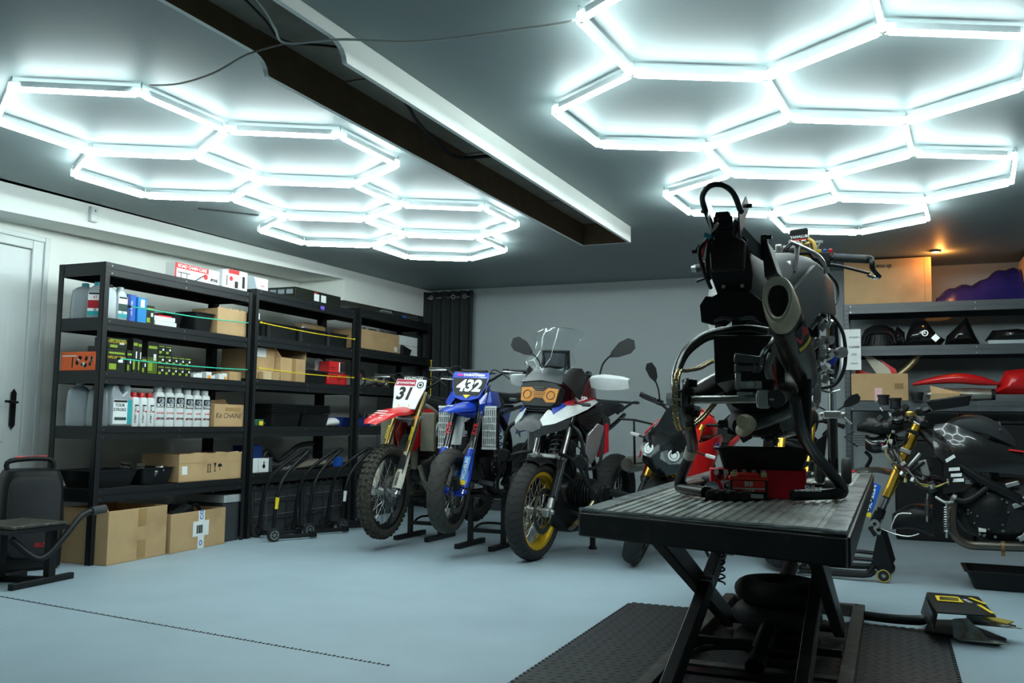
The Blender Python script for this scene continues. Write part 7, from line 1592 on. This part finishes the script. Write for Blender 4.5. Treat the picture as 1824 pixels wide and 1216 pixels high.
b = B(); b.tube([(-.02, .12, .33), (-.12, .16, .30), (-.2, .16, .29), (-.26, .17, .31)], .004, 6, sm=4); b.tube([(-.1, .16, .33), (-.14, .16, .42), (-.22, .17, .43)], .004, 6, sm=3); b.build('bowden_cable', STL, t)
B().body([(-.10, .36, .05, .05), (-.22, .40, .09, .08), (-.34, .38, .09, .10)], p=2.5).build('black_shroud', SAT, t)
wheel(t, (-1.42, 0, .31), .31, .18, .222, SAT, 'cast', None, RUB, 'sport', [], 'rear_wheel')
B().tube([(-.95, .10, .42), (-1.2, .11, .38), (-1.42, .11, .31)], .03, 10, sm=3).tube([(-.95, -.10, .42), (-1.2, -.11, .38), (-1.42, -.11, .31)], .03, 10, sm=3).build('swingarm', SAT, t)
# its front stand
t = thing('paddock_stand', 'black front stand with castor wheels under the gold fork of the carbon bike', 'motorcycle stand', (-.104, 6.33, 0), R(176))
for s_ in (1, -1):
    B().side([(.02, .10), (-.02, .29), (-.05, .29), (-.075, .20), (-.10, .10), (-.07, .04), (-.03, .06)], *sorted((s_*.16, s_*.172))).build('side_plate', SAT, t, bevel=.003)
    B().tube([(-.01, s_*.15, .28), (.02, s_*.15, .325), (.0, s_*.12, .335)], .014, 8).build('lifting_pin', SAT, t)
    w_ = B().lathe([(.014, -.014), (.036, -.015), (.041, -.009), (.041, .009), (.036, .015), (.014, .014)], c=(-.055, s_*.19, .043), ax='Y', n=24, closed=True).build('castor_wheel', RUB, t)
    B().lathe([(.033, s_*.012), (.039, s_*.012), (.039, s_*.017), (.033, s_*.017)], c=(-.055, s_*.19, .043), ax='Y', n=24, closed=True).build('yellow_ring', mat('worn_yellow_ring', (.45, .36, .06), .5), w_); B().cyl((-.055, s_*.18, .043), (-.055, s_*.208, .043), .010, 10).build('axle_bolt', STL, w_)
    B().tube([(.0, s_*.16, .13), (.18, s_*.18, .135), (.42, s_*.16, .13)], .013, 8, sm=3).build('upper_rail', SAT, t)
    B().tube([(-.0, s_*.165, .10), (.03, s_*.165, .06), (.10, s_*.165, .045), (.45, s_*.14, .045)], .015, 8, sm=4).build('lower_rail', SAT, t); B().tube([(.0, s_*.20, .075), (.06, s_*.20, .035), (.45, s_*.18, .03)], .015, 8, sm=4).build('lower_rail', SAT, t)
B().tube([(.45, -.16, .045), (.45, .16, .045)], .015, 8).build('cross_tube', SAT, t)
text('BIKE-LIFT', .028, INKW, frame((.20, .196, .132), (-1, 0, 0), (0, 0, 1)), t, bold=.02)
tray('drain_tray', 'black oil drain tray on the floor under the carbon bike', .36, .0, 0, 0, 0, 0) if False else None
t = thing('drain_tray', 'black oil drain tray on the floor under the carbon bike', 'tray', (.62, 6.28, .001), R(0))
B().loft([rr4(.18, .13, 0, .03), rr4(.22, .17, .105, .03), rr4(.235, .185, .105, .03), rr4(.235, .185, .113, .03), rr4(.212, .162, .113, .03), rr4(.175, .125, .006, .03)]).build('tray_body', BLK, t)
t = thing('catch_tray', 'small black tray lying tilted on the carbon bike handlebars', 'tray', (.345, 6.20, 1.085)); t.rotation_euler = (R(4), R(-9), R(-6))
B().loft([rr4(.10, .10, 0, .02), rr4(.125, .125, .055, .02), rr4(.125, .125, .06, .02), rr4(.112, .112, .06, .02), rr4(.095, .095, .006, .02)]).build('tray_body', BLK, t)
# low black support under the adventure bike
t = thing('wheel_chock', 'low black steel support behind the adventure bike front wheel', 'motorcycle stand', (-1.85, 6.75, 0), R(8))
b = B()
for x in (-.28, .28): b.bar((x, 0, .0), (x, 0, .30), .04).lathe([(.03, 0), (.035, .012), (.02, .03)], c=(x, 0, 0), n=14)
b.bar((-.28, 0, .27), (.28, 0, .27), .05, .10).bar((-.28, 0, .13), (.28, 0, .13), .03, .03)
b.build('support_frame', SAT, t, bevel=.004)
